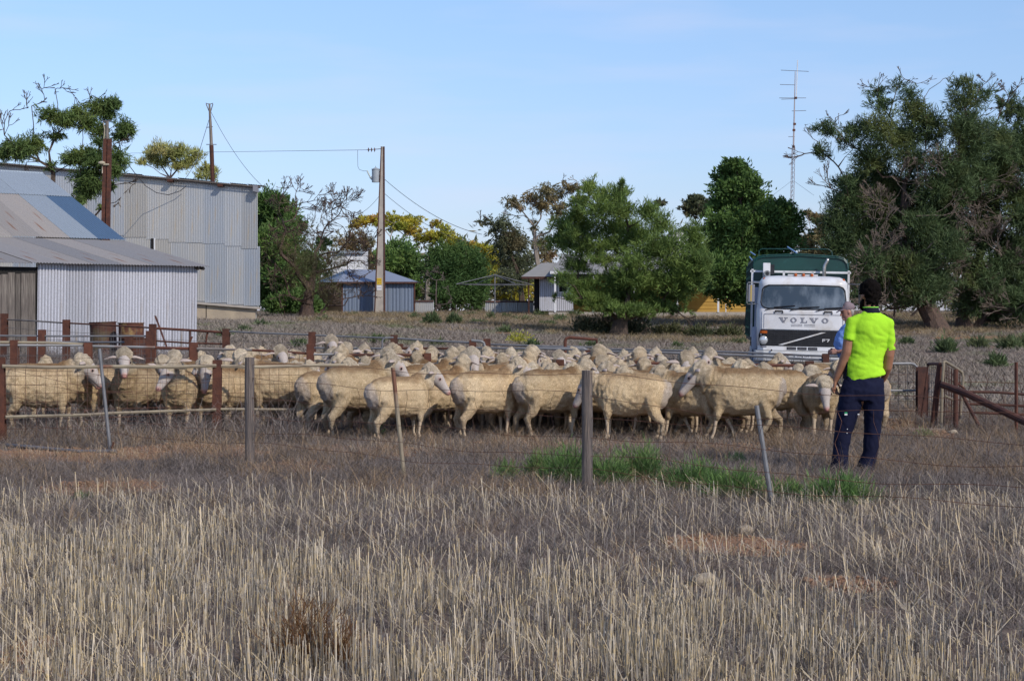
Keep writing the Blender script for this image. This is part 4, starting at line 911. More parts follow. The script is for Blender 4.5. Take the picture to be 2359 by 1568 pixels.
    if sum(ns) > 10:
        V, lv = leaf_cloud(cs, ns, l, w, up, rng, sub, hang=hang, flat=flat); me = np_mesh('crown', V, np.arange(len(V)).reshape(-1, 4), MAT[leaf])
        a = me.attributes.new('lv', 'FLOAT', 'POINT'); a.data.foreach_set('value', lv.astype('f')); sp(root, link_mesh('crown', me))
    return root

# left tree with clumped foliage, between the front shed and the barn
tree('clumpy_tree', 'sparse tree with dark leafy clumps and dead upper twigs behind the front shed', 'tree', (150, 64), [(135, 520), (125, 440), (122, 400)],
     [(29, 342, 30, 22), (60, 350, 26, 20), (78, 334, 26, 22), (8, 352, 16, 16), (119, 268, 24, 15), (140, 275, 24, 16), (160, 278, 24, 18), (178, 262, 18, 16), (230, 247, 32, 20), (262, 240, 20, 13), (245, 262, 22, 14), (286, 294, 22, 20), (270, 310, 16, 12), (206, 287, 22, 20), (228, 300, 20, 15),
      (201, 361, 48, 18), (175, 368, 26, 16), (235, 372, 30, 18), (260, 366, 24, 28), (268, 392, 14, 16), (212, 414, 36, 30), (200, 432, 28, 20), (127, 313, 20, 10), (196, 446, 22, 14), (230, 475, 10, 6), (240, 330, 18, 12), (255, 430, 10, 8), (120, 384, 12, 10, .6), (190, 462, 14, 10)],
     'l_left', 'bark', r0=.30, rt=.010, bare=((16, 262, 3), (38, 250, 3), (60, 245, 3), (82, 240, 3), (92, 205, 3), (112, 197, 3), (130, 210, 3), (152, 205, 3), (172, 225, 3), (200, 228, 3), (222, 220, 3), (300, 330, 3), (315, 418, 3), (296, 436, 2), (0, 300, 3), (270, 468, 3), (140, 470, 2), (70, 390, 2)),
     dens=.55, l=.24, w=.032, up=.0, hang=.2, seed=3, depth=.5, jit=.16, sub=6, bare_len=1.9, twigs=6)
tree('olive_tree', 'yellow green feathery tree above the barn roof', 'tree', (390, 116), [(395, 460), (392, 410)],
     [(344, 350, 18, 15), (376, 345, 24, 15), (392, 356, 22, 15), (418, 350, 22, 17), (446, 355, 18, 15), (330, 374, 12, 8), (366, 372, 24, 12), (412, 382, 22, 12), (430, 372, 20, 14), (350, 362, 16, 12)], 'l_yg', 'twig_grey', r0=.2, rt=.02, dens=.62, l=.36, w=.04, up=.7, seed=4, depth=.6, twigs=8, sub=6)
tree('olive_tree', 'smaller yellow green tree right beside the forked rusty pole', 'tree', (480, 118), [(478, 450), (476, 415)],
     [(471, 390, 16, 10), (490, 403, 14, 13), (466, 408, 14, 8), (478, 382, 10, 8), (494, 390, 7, 8)], 'l_yg', 'twig_grey', r0=.12, rt=.02, dens=.62, l=.36, w=.04, up=.7, seed=5, depth=.6, twigs=8, sub=6)
tree('dark_conifer', 'dense dark green tree directly right of the barn', 'tree', (640, 102), [(640, 640), (638, 560)],
     [(612, 470, 26, 28), (640, 468, 26, 22), (655, 485, 22, 22), (605, 520, 22, 34), (640, 520, 38, 34), (668, 530, 20, 26), (690, 520, 12, 16), (620, 570, 38, 34), (665, 575, 34, 30), (612, 625, 32, 34), (655, 628, 40, 34), (700, 620, 26, 26), (610, 672, 26, 26), (650, 690, 46, 28), (700, 665, 30, 26), (600, 575, 12, 40), (740, 560, 16, 14), (720, 600, 20, 20)], 'l_conifer', r0=.3, dens=.62, l=.32, w=.08, up=.3, seed=6)
tree('dark_shrub', 'dark leafy shrub at the foot of the dead tree', 'shrub', (655, 94), [(655, 700)], [(640, 705, 28, 22), (670, 700, 30, 26), (725, 705, 20, 22), (690, 690, 20, 20), (620, 700, 12, 16)], 'l_conifer', r0=.08, dens=.6, l=.25, w=.07, seed=7, depth=.5)
dead = []
tree('dead_tree', 'leafless brown tree with a thick lit trunk left of the blue grey shed', 'tree', (705, 88), [(709, 700), (716, 665), (722, 630), (728, 600)], [(700, 560, 40, 50, .5), (720, 600, 40, 40, .6), (760, 610, 40, 30, .5), (690, 620, 40, 40, .5), (740, 660, 40, 26, .4), (800, 600, 34, 26, .3), (650, 560, 26, 36, .4)], 'l_olive', 'bark_red', r0=.34, rt=.010,
     bare=tuple((x, y, 5) for x, y in ((640, 480), (662, 445), (685, 425), (700, 440), (715, 470), (735, 450), (750, 462), (770, 455), (785, 470), (800, 458), (815, 480), (822, 505), (830, 530), (845, 555), (838, 585), (850, 610), (835, 640), (820, 665), (790, 690), (770, 680), (745, 690), (640, 520), (622, 560), (612, 600), (630, 650), (650, 690), (690, 690), (780, 520), (760, 540), (690, 520), (740, 500), (720, 540), (660, 590), (800, 560), (840, 680), (670, 650), (675, 470), (700, 480), (725, 480), (755, 490), (795, 500), (810, 520), (820, 560), (770, 590), (800, 620), (760, 640), (810, 600), (645, 540), (635, 610), (660, 630), (680, 580))),
     dens=.26, l=.34, w=.018, up=0, seed=8, twl=.62, depth=1.0, jit=.14, bare_len=1.6, power=.72)
GY = 'flat topped yellow gums beyond the power pole'
tree('yellow_gum', 'flat topped yellow gum behind the power pole', 'tree', (900, 135), [(905, 620), (903, 570)], [(832, 511, 24, 9), (860, 503, 32, 11), (898, 505, 28, 12), (940, 508, 28, 13), (950, 530, 22, 11), (912, 523, 20, 9), (880, 518, 20, 8), (820, 520, 14, 8), (930, 518, 24, 10)], 'l_yellow', 'bark_pale', r0=.2, rt=.02, dens=.7, l=.3, w=.08, up=.1, twigs=6, sub=7, seed=9, group=GY, flat=.6)
tree('yellow_gum', 'yellow gum with a reddish top sprig, right of the power pole', 'tree', (985, 132), [(985, 620), (988, 575)], [(1001, 513, 17, 8), (1023, 525, 14, 6), (987, 542, 20, 11), (1023, 542, 30, 11), (1042, 556, 20, 12), (966, 550, 14, 10), (1000, 553, 20, 10), (1050, 568, 16, 10)], 'l_yellow', 'bark_pale', r0=.18, rt=.02, dens=.7, l=.3, w=.08, up=.1, twigs=6, sub=7, seed=10, group=GY, flat=.6)
tree('yellow_gum', 'low yellow green gum between hedge and brown gum', 'tree', (1110, 138), [(1110, 640), (1112, 610)], [(1078, 568, 34, 12), (1100, 575, 26, 10), (1125, 580, 26, 14), (1135, 605, 24, 18), (1120, 640, 30, 24), (1200, 660, 30, 30, .7), (1170, 690, 30, 14, .7), (1150, 650, 24, 24, .7)], 'l_yellow', 'bark_pale', r0=.18, rt=.02, dens=.6, l=.34, w=.10, up=.1, seed=11, group=GY)
tree('olive_tree', 'tan leaved scrubby tree low behind the dead tree', 'tree', (840, 120), [(842, 660), (843, 610)], [(810, 568, 22, 16), (843, 560, 22, 14), (850, 590, 20, 20, .6), (820, 545, 20, 14, .6), (780, 555, 20, 14, .4), (860, 620, 16, 30, .6)], 'l_gum', 'twig_grey', r0=.12, rt=.015, dens=.6, l=.3, w=.06, seed=12)
tree('green_bush', 'dark leafy bush immediately right of the power pole', 'bush', (920, 107), [(918, 680), (918, 640)], [(912, 582, 34, 28), (940, 594, 28, 26), (895, 605, 26, 24), (950, 628, 20, 24), (920, 620, 34, 28), (958, 660, 14, 26), (930, 655, 24, 20)], 'l_conifer', r0=.12, dens=.75, l=.22, w=.09, seed=13)
tree('green_bush', 'tall rounded green hedge tree left of the clothes hoist', 'bush', (1045, 106), [(1045, 690), (1045, 650)], [(1020, 582, 28, 22), (1064, 582, 36, 24), (1040, 600, 40, 26), (1015, 625, 34, 30), (1075, 620, 42, 30), (1050, 640, 44, 30), (1050, 672, 52, 30), (1098, 655, 26, 34), (1095, 688, 28, 18), (1020, 680, 26, 20), (1100, 605, 22, 20), (1000, 600, 20, 26)], 'l_bush', r0=.15, dens=.75, l=.26, w=.05, up=.1, seed=14)
tree('bare_shrub', 'leafless weeping grey shrub against the hedge tree', 'shrub', (1005, 104), [(1005, 680), (1006, 645)], [], 'l_bush', 'twig_grey', r0=.1, rt=.012, bare=tuple((x, y, 4) for x, y in ((980, 640), (975, 670), (985, 700), (1000, 708), (1015, 705), (1028, 700), (1030, 670), (1022, 645), (1008, 625), (992, 628))), seed=15, depth=.5)
tree('brown_gum', 'tall open gum with brownish sparse leaves left of the big pine', 'tree', (1250, 118), [(1245, 640), (1236, 590), (1232, 560)], [(1180, 468, 20, 13), (1224, 457, 24, 13), (1258, 442, 26, 15), (1270, 456, 20, 15), (1316, 434, 22, 11), (1340, 438, 16, 8), (1247, 474, 22, 14), (1287, 480, 20, 14), (1299, 419, 12, 8, .5), (1200, 480, 16, 10, .6), (1247, 560, 22, 22, .7), (1264, 588, 22, 16), (1290, 445, 16, 12, .6), (1232, 520, 14, 14, .5), (1280, 500, 18, 10, .6), (1330, 460, 16, 10, .5)], 'l_gum', 'bark_pale', r0=.26, rt=.012, bare=((1300, 410, 3), (1190, 452, 3), (1345, 425, 3), (1160, 500, 3), (1310, 415, 3)), dens=.55, l=.26, w=.06, hang=.4, up=0, seed=16, jit=.16)
tree('dark_gum', 'darker olive gum leaning left, in front of the brown leaved gum', 'tree', (1205, 112), [(1200, 660), (1190, 620), (1180, 590)], [(1114, 509, 20, 9, .4), (1157, 520, 30, 18), (1172, 546, 34, 20), (1166, 575, 30, 20), (1200, 561, 22, 20, .7), (1180, 604, 34, 22), (1172, 647, 32, 24), (1215, 636, 18, 20, .7), (1215, 600, 18, 14, .6)], 'l_gumdark', 'bark', r0=.2, rt=.012, bare=((1098, 515, 3), (1110, 500, 3), (1125, 505, 3), (1090, 530, 2)), dens=.6, l=.26, w=.06, hang=.3, up=0, seed=17)
tree('pine_tree', 'large bright green feathery pine in front of the farmhouse', 'tree', (1422, 75), [(1430, 738), (1440, 712), (1450, 670), (1452, 620), (1440, 560)],
     [(1362, 428, 15, 20), (1400, 448, 34, 20), (1432, 442, 18, 18), (1336, 462, 22, 18), (1388, 480, 54, 24), (1440, 483, 24, 20), (1299, 520, 30, 20), (1287, 555, 36, 20), (1345, 520, 45, 28), (1417, 520, 50, 30), (1489, 492, 26, 22), (1524, 515, 26, 26), (1475, 538, 50, 28), (1345, 566, 50, 28), (1417, 567, 52, 24), (1533, 567, 40, 30), (1599, 532, 22, 26), (1599, 567, 30, 28), (1612, 607, 22, 24), (1561, 607, 50, 24), (1460, 604, 40, 18), (1388, 598, 36, 14), (1489, 641, 58, 22), (1417, 647, 58, 22), (1345, 660, 40, 20), (1561, 641, 56, 28), (1446, 682, 70, 22), (1374, 685, 44, 20), (1547, 680, 50, 20), (1388, 703, 36, 12), (1518, 702, 42, 12), (1278, 682, 8, 6), (1310, 683, 20, 10, .7), (1300, 640, 26, 16), (1330, 610, 36, 20), (1600, 640, 26, 24), (1590, 600, 26, 24), (1430, 712, 60, 14), (1480, 718, 50, 12, .8), (1340, 690, 30, 14, .8), (1560, 712, 34, 12, .7), (1500, 575, 46, 24), (1450, 640, 50, 24), (1352, 442, 12, 16), (1428, 424, 8, 12), (1420, 455, 20, 20), (1330, 490, 26, 20), (1580, 655, 30, 20), (1320, 540, 20, 18)],
     'l_pine', 'bark', r0=.34, rt=.012, bare=((1600, 745, 3), (1560, 732, 3), (1520, 722, 3), (1580, 760, 2), (1390, 740, 3), (1480, 730, 3), (1500, 770, 2)), dens=.52, l=.25, w=.030, up=.55, seed=18, depth=1.0, twigs=3, sub=12)
for (px, py, w_, h_, lab, mt) in ((1395, 768, 40, 48, 'dark scrub left of the pine trunk', 'l_gumdark'), (1460, 772, 44, 40, 'dark scrub right of the pine trunk', 'l_gumdark'), (1345, 762, 30, 36, 'grey green low shrub at the left of the pine', 'l_gumdark'), (1545, 770, 40, 26, 'low dry shrub at the right foot of the pine', 'l_olive'), (1610, 768, 40, 24, 'dry tussock shrub between pine and truck', 'l_olive'), (1680, 770, 34, 24, 'dull olive shrub left of the truck', 'l_olive')):
    bush('scrub', lab, 'shrub', px, py, w_, h_, 1500, MAT[mt], bl=.22, bw=.022, Y=75.5 + (px % 7) * .3)
tree('round_conifer', 'tall rounded dark conifer between the pine and the truck', 'tree', (1740, 86), [(1735, 690), (1725, 620), (1712, 540), (1705, 460)],
     [(1691, 378, 22, 14), (1677, 405, 26, 20), (1712, 400, 26, 22), (1677, 435, 36, 22), (1725, 430, 28, 24), (1677, 468, 40, 24), (1738, 462, 36, 28), (1662, 520, 38, 28), (1762, 500, 40, 32), (1804, 480, 26, 20), (1813, 510, 38, 28), (1798, 550, 46, 26), (1710, 510, 40, 34), (1700, 555, 50, 34), (1660, 575, 36, 34), (1750, 560, 46, 30), (1665, 625, 40, 34), (1720, 620, 46, 34), (1690, 668, 42, 26), (1650, 660, 24, 20), (1780, 590, 50, 20), (1745, 655, 30, 34), (1700, 690, 20, 14, .6)],
     'l_conifer', r0=.4, rt=.02, dens=.62, l=.22, w=.09, up=.4, seed=19, depth=.9, sub=14)
for (b0, cl, lab, sd) in (((1607, 120), [(1605, 471, 26, 16), (1622, 483, 16, 12), (1584, 480, 13, 11), (1604, 458, 16, 8), (1600, 490, 24, 10, .6)], 'distant dark bushy topped tree above the pine shoulder', 20), ((1518, 122), [(1522, 465, 13, 6), (1514, 471, 8, 6)], 'tiny distant tree top just above the pine', 21)):
    tree('distant_tree', lab, 'tree', b0, [(b0[0] - 4, 600), (b0[0] - 3, 520)], cl, 'l_gumdark', 'twig_grey', r0=.12, rt=.015, dens=.9, l=.3, w=.12, seed=sd, depth=.4)
tree('yellow_gum', 'small golden leaved tree between conifer and the big right tree', 'tree', (1875, 120), [(1872, 620), (1875, 560)], [(1856, 491, 14, 6), (1886, 503, 18, 11), (1882, 549, 24, 14), (1860, 560, 18, 14), (1895, 530, 14, 14), (1870, 585, 30, 16), (1900, 580, 18, 14)], 'l_gum', 'bark_pale', r0=.15, rt=.015, dens=.8, l=.3, w=.09, seed=22, depth=.5, bare=((1850, 520, 2),))

# the big right hand trees
rg_ = random.Random(31)
cl = [(2025, 205, 26, 16, .45), (2070, 190, 18, 16, .4), (2084, 225, 24, 24, .5), (2032, 240, 30, 20, .55), (2097, 263, 32, 30, .8), (2200, 203, 34, 18, .5), (2207, 240, 38, 28, .75), (2256, 220, 26, 22, .4), (1889, 305, 34, 20, .55), (1902, 342, 30, 20, .45), (1980, 296, 32, 24, .75), (2012, 303, 36, 36, .8), (1948, 322, 22, 22, .4), (2084, 315, 38, 28, .8), (2149, 322, 26, 28, .5), (2200, 296, 44, 30, .8), (2253, 263, 28, 28, .45), (1993, 361, 40, 36, .7), (2038, 387, 42, 34, .9), (2103, 371, 40, 30, .8), (2168, 380, 42, 34, .9), (1941, 419, 20, 16, .5), (2060, 340, 36, 30, .6)]
for (yy, xs) in ((432, (1985, 2040, 2095, 2150, 2205)), (475, (1950, 2005, 2060, 2115, 2170)), (520, (1935, 1990, 2050, 2110, 2165)), (568, (1940, 1995, 2055, 2115, 2170)), (615, (1985, 2040, 2095, 2150)), (655, (2040, 2090, 2135))):
    for xx in xs: cl.append((xx + rg_.uniform(-8, 8), yy + rg_.uniform(-8, 8), 44, 34, 1.0 if yy < 600 else .8))
cl += [(2230, 340, 40, 34, .8), (2240, 300, 36, 30, .6), (2130, 290, 40, 34, .6), (2225, 400, 40, 34, 1), (2120, 690, 40, 18, .5), (2000, 690, 40, 16, .4)]
tree('athel_tree', 'huge sprawling grey green tree with bare upper limbs, behind the men', 'tree', (2165, 82), [(2150, 735), (2130, 700), (2112, 640), (2090, 560), (2080, 480), (2085, 420)],
     cl, 'l_athel', 'bark_red', r0=.48, rt=.009, power=.68, bare=tuple((x, y, 4) for x, y in ((1993, 192), (2030, 185), (2067, 172), (2097, 189), (2142, 185), (2130, 230), (2201, 182), (2227, 192), (2282, 182), (2300, 205), (2311, 235), (1908, 286), (1853, 302), (1833, 371), (1941, 263), (1921, 270), (1870, 420), (2260, 190), (2290, 260), (1930, 470), (2240, 300))) + tuple((x, y, 4) for x, y in ((2010, 620), (2040, 650), (2000, 680), (2060, 690), (2100, 690), (2030, 700), (1980, 650), (2080, 600), (2130, 560), (2060, 540), (2110, 660), (2180, 470), (2220, 440))),
     dens=.52, l=.32, w=.034, up=.35, seed=33, deadtw=tuple((x, y, 1.0) for x, y in ((2010, 610), (2040, 640), (2000, 660), (2060, 670), (2095, 680), (2030, 690), (1975, 640), (2080, 600), (2120, 575), (2060, 545), (2110, 650), (2180, 470), (2000, 560), (1960, 600), (2130, 500), (2050, 480), (2150, 620), (2170, 560), (1990, 500), (2100, 440), (2140, 390), (2060, 420))), depth=1.3, jit=.14, sub=14, bare_len=1.5)
cl2 = [(2318, 234, 10, 26, .7), (2347, 240, 16, 34, .6), (2370, 260, 20, 40, .7)]
for (yy, xs, dd) in ((318, (2290, 2340, 2390, 2440), 1), (362, (2255, 2305, 2355, 2405, 2455), 1), (408, (2240, 2290, 2340, 2390, 2440), 1), (456, (2225, 2280, 2335, 2390, 2440), 1), (505, (2220, 2275, 2330, 2385, 2440), 1), (555, (2215, 2275, 2335, 2395), 1), (605, (2230, 2285, 2340, 2395), 1), (650, (2240, 2290, 2340, 2395), 1), (690, (2235, 2280, 2330, 2380), .9), (722, (2300, 2345), .5)):
    for xx in xs: cl2.append((xx + rg_.uniform(-8, 8), yy + rg_.uniform(-8, 8), 38, 30, dd))
tree('athel_tree', 'dense drooping dark green tree filling the right edge', 'tree', (2225, 84), [(2215, 730), (2225, 690), (2250, 620), (2280, 540), (2300, 450)],
     cl2, 'l_athel', 'bark_red', r0=.40, rt=.012, power=.68, bare=((2325, 215, 3), (2340, 200, 3), (2359, 190, 3), (2300, 205, 3), (2240, 480, 4), (2300, 640, 4), (2340, 720, 4), (2270, 700, 4), (2310, 735, 4), (2200, 560, 4), (2310, 500, 4), (2180, 640, 4), (2195, 600, 4)), dens=.55, l=.32, w=.036, up=.1, hang=.15, seed=34, deadtw=tuple((x, y, 1.0) for x, y in ((2240, 480), (2300, 640), (2340, 700), (2270, 690), (2310, 715), (2200, 560), (2310, 500), (2260, 420), (2330, 400), (2345, 560), (2280, 580), (2230, 640), (2350, 480), (2215, 690), (2255, 540))), depth=1.3, sub=14, bare_len=1.5)
tree('background_tree', 'dark mass of foliage behind the base of the huge right tree', 'tree', (2060, 96), [(2060, 700), (2060, 660)], [(1975, 640, 30, 40, .6), (1985, 690, 20, 16, .6), (2060, 680, 30, 24), (2290, 700, 50, 30), (2345, 690, 40, 40), (2250, 660, 30, 30)], 'l_athel', 'bark', r0=.2, dens=.4, l=.34, w=.06, seed=35)
# ------------------------------------------------------------------ yard fences
def hpost(px, ytop, Y, w=.09, mat='rust', lean=0.0):
    """steel H section post standing on the ground"""
    x = PX(px, Y); z0 = g(x, Y) - .15; z1 = PZ(ytop, Y); mb = MB(); t = .016
    for (a, b_, c, d) in ((-w/2, -w/2, w/2, -w/2 + t), (-w/2, w/2 - t, w/2, w/2), (-t/2, -w/2 + t, t/2, w/2 - t)):
        mb.hexa([Vector(p) for p in ((x+a, Y+b_, z0), (x+c, Y+b_, z0), (x+c, Y+d, z0), (x+a, Y+d, z0), (x+a+lean, Y+b_, z1), (x+c+lean, Y+b_, z1), (x+c+lean, Y+d, z1), (x+a+lean, Y+d, z1))])
    return mb.build('post', MAT[mat])
def rail(pts, r=.022, mat='pipe', name='rail', n=6):
    mb = MB(); mb.tube([P(*p) for p in pts], r, n); return mb.build(name, MAT[mat])
def meshpanel(a, b_, z_bottom, cell=.1, r=.0034, mat='wire_rust', name='wire_mesh', singles=False, seed=0, vs=None):
    """welded mesh hanging from the line a-b down to z_bottom above ground"""
    a, b_ = P(*a), P(*b_); d = b_ - a; L = Vector((d.x, d.y, 0)).length; n = max(1, int(L / cell)); out = []; rr = random.Random(seed); mb = MB()
    H = a.z - g(a.x, a.y) - z_bottom; m_ = max(2, int(H / (vs or cell)))
    for i in range(n + 1):
        t = a + d * (i / n); zb = g(t.x, t.y) + z_bottom; wob = rr.uniform(-.006, .006)
        pts = [Vector((t.x + wob, t.y, t.z - .01)), Vector((t.x + wob * 2 + rr.uniform(-.004, .004), t.y, (t.z + zb) / 2)), Vector((t.x, t.y, zb))]
        if singles: q = MB(); q.tube(pts, r, 3); out.append(q.build('mesh_wire', MAT[mat]))
        else: mb.tube(pts, r, 3, cap=False)
    for j in range(1, m_ + 1):
        pts = []
        for i in range(0, 9):
            t = a + d * (i / 8); zb = g(t.x, t.y) + z_bottom; pts.append(Vector((t.x, t.y - .004, t.z + (zb - t.z) * j / m_ + rr.uniform(-.005, .005))))
        if singles: q = MB(); q.tube(pts, r, 3); out.append(q.build('mesh_wire', MAT[mat]))
        else: mb.tube(pts, r, 3, cap=False)
    if not singles:
        o = mb.build(name, MAT[mat]); o['kind'] = 'stuff'; out.append(o)
    return out
def fence_thing(label, at, cat='fence', name='yard_fence', group=None): return thing(name, label, cat, tuple(onground(*at)), 0, group)

MAT['wood_post'] = pmat('grey_split_post', (.19, .155, .135), (.105, .088, .08), 7, .9, stretch=(10, 10, .5), c3=(.26, .20, .15), s3=5, bmp=1.0, bscale=14, bdist=.02)
# front line of the yards: rusty mesh under a tan pipe
f = fence_thing('rusty mesh yard fence with tan pipe rails nearest the camera at left', (250, 22.0), name='mesh_fence')
def add(f, *obs):
    for o in obs:
        if isinstance(o, list): add(f, *o)
        else: sp(f, o)
add(f, hpost(4, 823, 21.3, .10, lean=-.02), hpost(499, 829, 22.8, .105, lean=.01))
add(f, rail([(4, 843, 21.25), (120, 846, 21.6), (260, 844, 22.0), (400, 845, 22.4), (497, 842, 22.75)], .024, 'pipe_tan'), rail([(12, 960, 21.25), (200, 955, 21.8), (260, 951, 22.0), (497, 943, 22.75)], .020, 'pipe_tan'))
add(f, rail([(502, 843, 22.8), (600, 845, 23.1), (740, 841, 23.4), (900, 840, 23.8)], .023, 'pipe_tan'), rail([(502, 942, 22.8), (745, 943, 23.4), (900, 938, 23.8)], .018, 'pipe_tan'))
add(f, meshpanel((10, 846, 21.3), (494, 844, 22.75), .06, .123, .0027, singles=True, seed=1, vs=.10), meshpanel((506, 846, 22.85), (905, 842, 23.8), .08, .123, .0027, singles=True, seed=2, vs=.10))
q = MB(); q.tube([P(15, 850, 21.2), P(150, 880, 21.5), P(240, 900, 21.9), P(330, 905, 22.1)], .0026, 3); add(f, q.build('slack_wire', MAT['wire_rust']))
q = MB(); q.tube([P(15, 905, 21.2), P(130, 945, 21.5), P(210, 963, 21.9), P(300, 960, 22.1)], .0026, 3); add(f, q.build('slack_wire', MAT['wire_rust']))
# middle line that runs behind the front sheep to the gate
f = fence_thing('rust and grey pipe fence behind the front row of sheep', (1400, 25.0))
for (px, y, Y) in ((920, 836, 24.0), (1290, 828, 24.8), (1469, 831, 25.2), (1865, 831, 26.0)): add(f, hpost(px, y, Y, .11))
add(f, rail([(925, 841, 24.0), (1100, 842, 24.4), (1288, 839, 24.8)], .02, 'pipe_tan'), rail([(1294, 840, 24.8), (1467, 840, 25.2)], .02), rail([(1472, 836, 25.2), (1640, 840, 25.5), (1862, 842, 26.0)], .026, 'rust'), rail([(1868, 838, 26.0), (1990, 838, 26.3)], .024, 'pipe_tan'))
for a, b_, Ya, Yb in ((925, 1286, 24, 24.8), (1294, 1465, 24.8, 25.2), (1473, 1861, 25.2, 26.0), (1869, 2105, 26, 26.5)): add(f, meshpanel((a, 842, Ya), (b_, 841, Yb), .1, .12, .0036))
# second line in the left yards
f = fence_thing('second yard fence behind the left sheep, part tan and part rust pipe', (300, 25.0))
for (px, y, Y, mt) in ((34, 783, 24.4, 'rust'), (203, 789, 24.8, 'rust'), (446, 790, 25.2, 'rust'), (715, 792, 25.6, 'rust'), (985, 813, 26.1, 'rust')): add(f, hpost(px, y, Y, .10, mt))
add(f, rail([(-8, 788, 24.3), (100, 789, 24.6), (196, 793, 24.8)], .02, 'pipe_tan'), rail([(-8, 795, 24.3), (196, 796, 24.8)], .018, 'pipe_grey'), rail([(206, 797, 24.85), (357, 800, 25.05)], .02, 'pipe_grey'), rail([(357, 801, 25.05), (440, 803, 25.2)], .024, 'rust'),
    rail([(450, 803, 25.2), (580, 806, 25.4)], .02, 'pipe'), rail([(580, 806, 25.4), (708, 814, 25.6)], .02, 'rust'), rail([(718, 816, 25.6), (800, 817, 25.75)], .02, 'pipe_grey'), rail([(800, 817, 25.75), (983, 818, 26.1)], .022, 'rust'))
for a, b_, ya, yb, Ya, Yb in ((-5, 200, 797, 797, 24.3, 24.8), (206, 442, 798, 804, 24.85, 25.2), (450, 710, 804, 815, 25.2, 25.6), (720, 982, 817, 819, 25.6, 26.1)): add(f, meshpanel((a, ya, Ya), (b_, yb, Yb), .15, .13, .0036, 'wire_grey'))
# third line
f = fence_thing('third yard fence with grey rails beyond the left sheep', (300, 29.0))
for (px, y, Y) in ((73, 775, 28.0), (97, 759, 30.0), (345, 762, 30.0), (297, 775, 27.6)): add(f, hpost(px, y, Y, .11))
add(f, rail([(-8, 773, 30), (95, 774, 30), (343, 774, 30)], .017, 'pipe_grey'), rail([(80, 788, 28), (180, 788, 28), (297, 788, 27.6)], .017, 'pipe_grey'))
add(f, meshpanel((-5, 774, 30), (343, 775, 30), .2, .15, .0042, 'wire_grey'))
# rear line
f = fence_thing('rear yard fence with tall rusty posts and thin grey rails', (600, 34.0))
RP = ((10, 722, 36.5), (153, 736, 36), (352, 746, 35.5), (521, 757, 35), (719, 764, 34.5), (908, 771, 34), (1089, 783, 33.6), (1122, 780, 33.6))
for (px, y, Y) in RP: add(f, hpost(px, y, Y, .13, 'rust' if px != 908 else 'rust_dark'))
add(f, rail([(-8, 731, 36.6), (17, 736, 36.5), (80, 739, 36.2), (150, 744, 36)], .018, 'pipe'), rail([(156, 744, 36), (250, 749, 35.7), (350, 755, 35.5)], .018, 'rust_dark'))
add(f, rail([(524, 763, 35), (600, 767, 34.8), (716, 771, 34.5)], .018, 'pipe_grey'), rail([(722, 772, 34.5), (800, 775, 34.3), (905, 779, 34)], .018, 'pipe_grey'), rail([(911, 779, 34), (1000, 785, 33.8), (1086, 789, 33.6)], .022, 'pipe_grey'),
    rail([(1125, 793, 33.6), (1250, 797, 33.2), (1378, 800, 33)], .02, 'pipe_grey'), rail([(1385, 804, 33), (1550, 807, 32.5), (1700, 811, 32), (1850, 818, 31.5), (2000, 824, 31)], .02, 'pipe_grey'))
for a, b_, ya, yb, Ya, Yb in ((-5, 150, 732, 744, 36.5, 36), (156, 350, 745, 756, 36, 35.5), (524, 716, 764, 772, 35, 34.5), (722, 905, 773, 780, 34.5, 34), (912, 1086, 780, 790, 34, 33.6), (1125, 1378, 794, 801, 33.6, 33), (1386, 2000, 805, 824, 33, 31)): add(f, meshpanel((a, ya, Ya), (b_, yb, Yb), .15, .3 if 500 < a < 1100 else .16, .0042, 'wire_grey', vs=.16))
# inner grey rail line
f = fence_thing('long grey pipe fence over the backs of the rear sheep', (1400, 29.0))
for (px, y, Y, w) in ((920, 792, 29.5, .11), (1235, 801, 29, .05), (1382, 794, 30.5, .11), (1355, 806, 28.7, .10), (1902, 815, 27.8, .10)): add(f, hpost(px, y, Y, w))
add(f, rail([(718, 801, 30), (820, 802, 29.8), (918, 803, 29.5)], .017, 'pipe_grey'), rail([(926, 802, 29.5), (1086, 803, 29.3)], .02, 'rust'), rail([(1088, 801, 29.3), (1250, 803, 29), (1352, 806, 28.8)], .018, 'pipe_grey'),
    rail([(1358, 809, 28.7), (1500, 811, 28.5), (1700, 818, 28.2), (1900, 829, 27.8), (2000, 833, 27.6)], .022, 'pipe_grey'))
add(f, meshpanel((720, 802, 30), (916, 804, 29.5), .3, .15, .0042, 'wire_grey'), meshpanel((1390, 811, 28.7), (1995, 833, 27.6), .3, .14, .0042, 'wire_grey'))
mb = MB(); mb.tube([P(1891, 838, 27.8), P(1891, 870, 27.8)], .02, 6); add(f, mb.build('rail_stub', MAT['pipe_grey']))
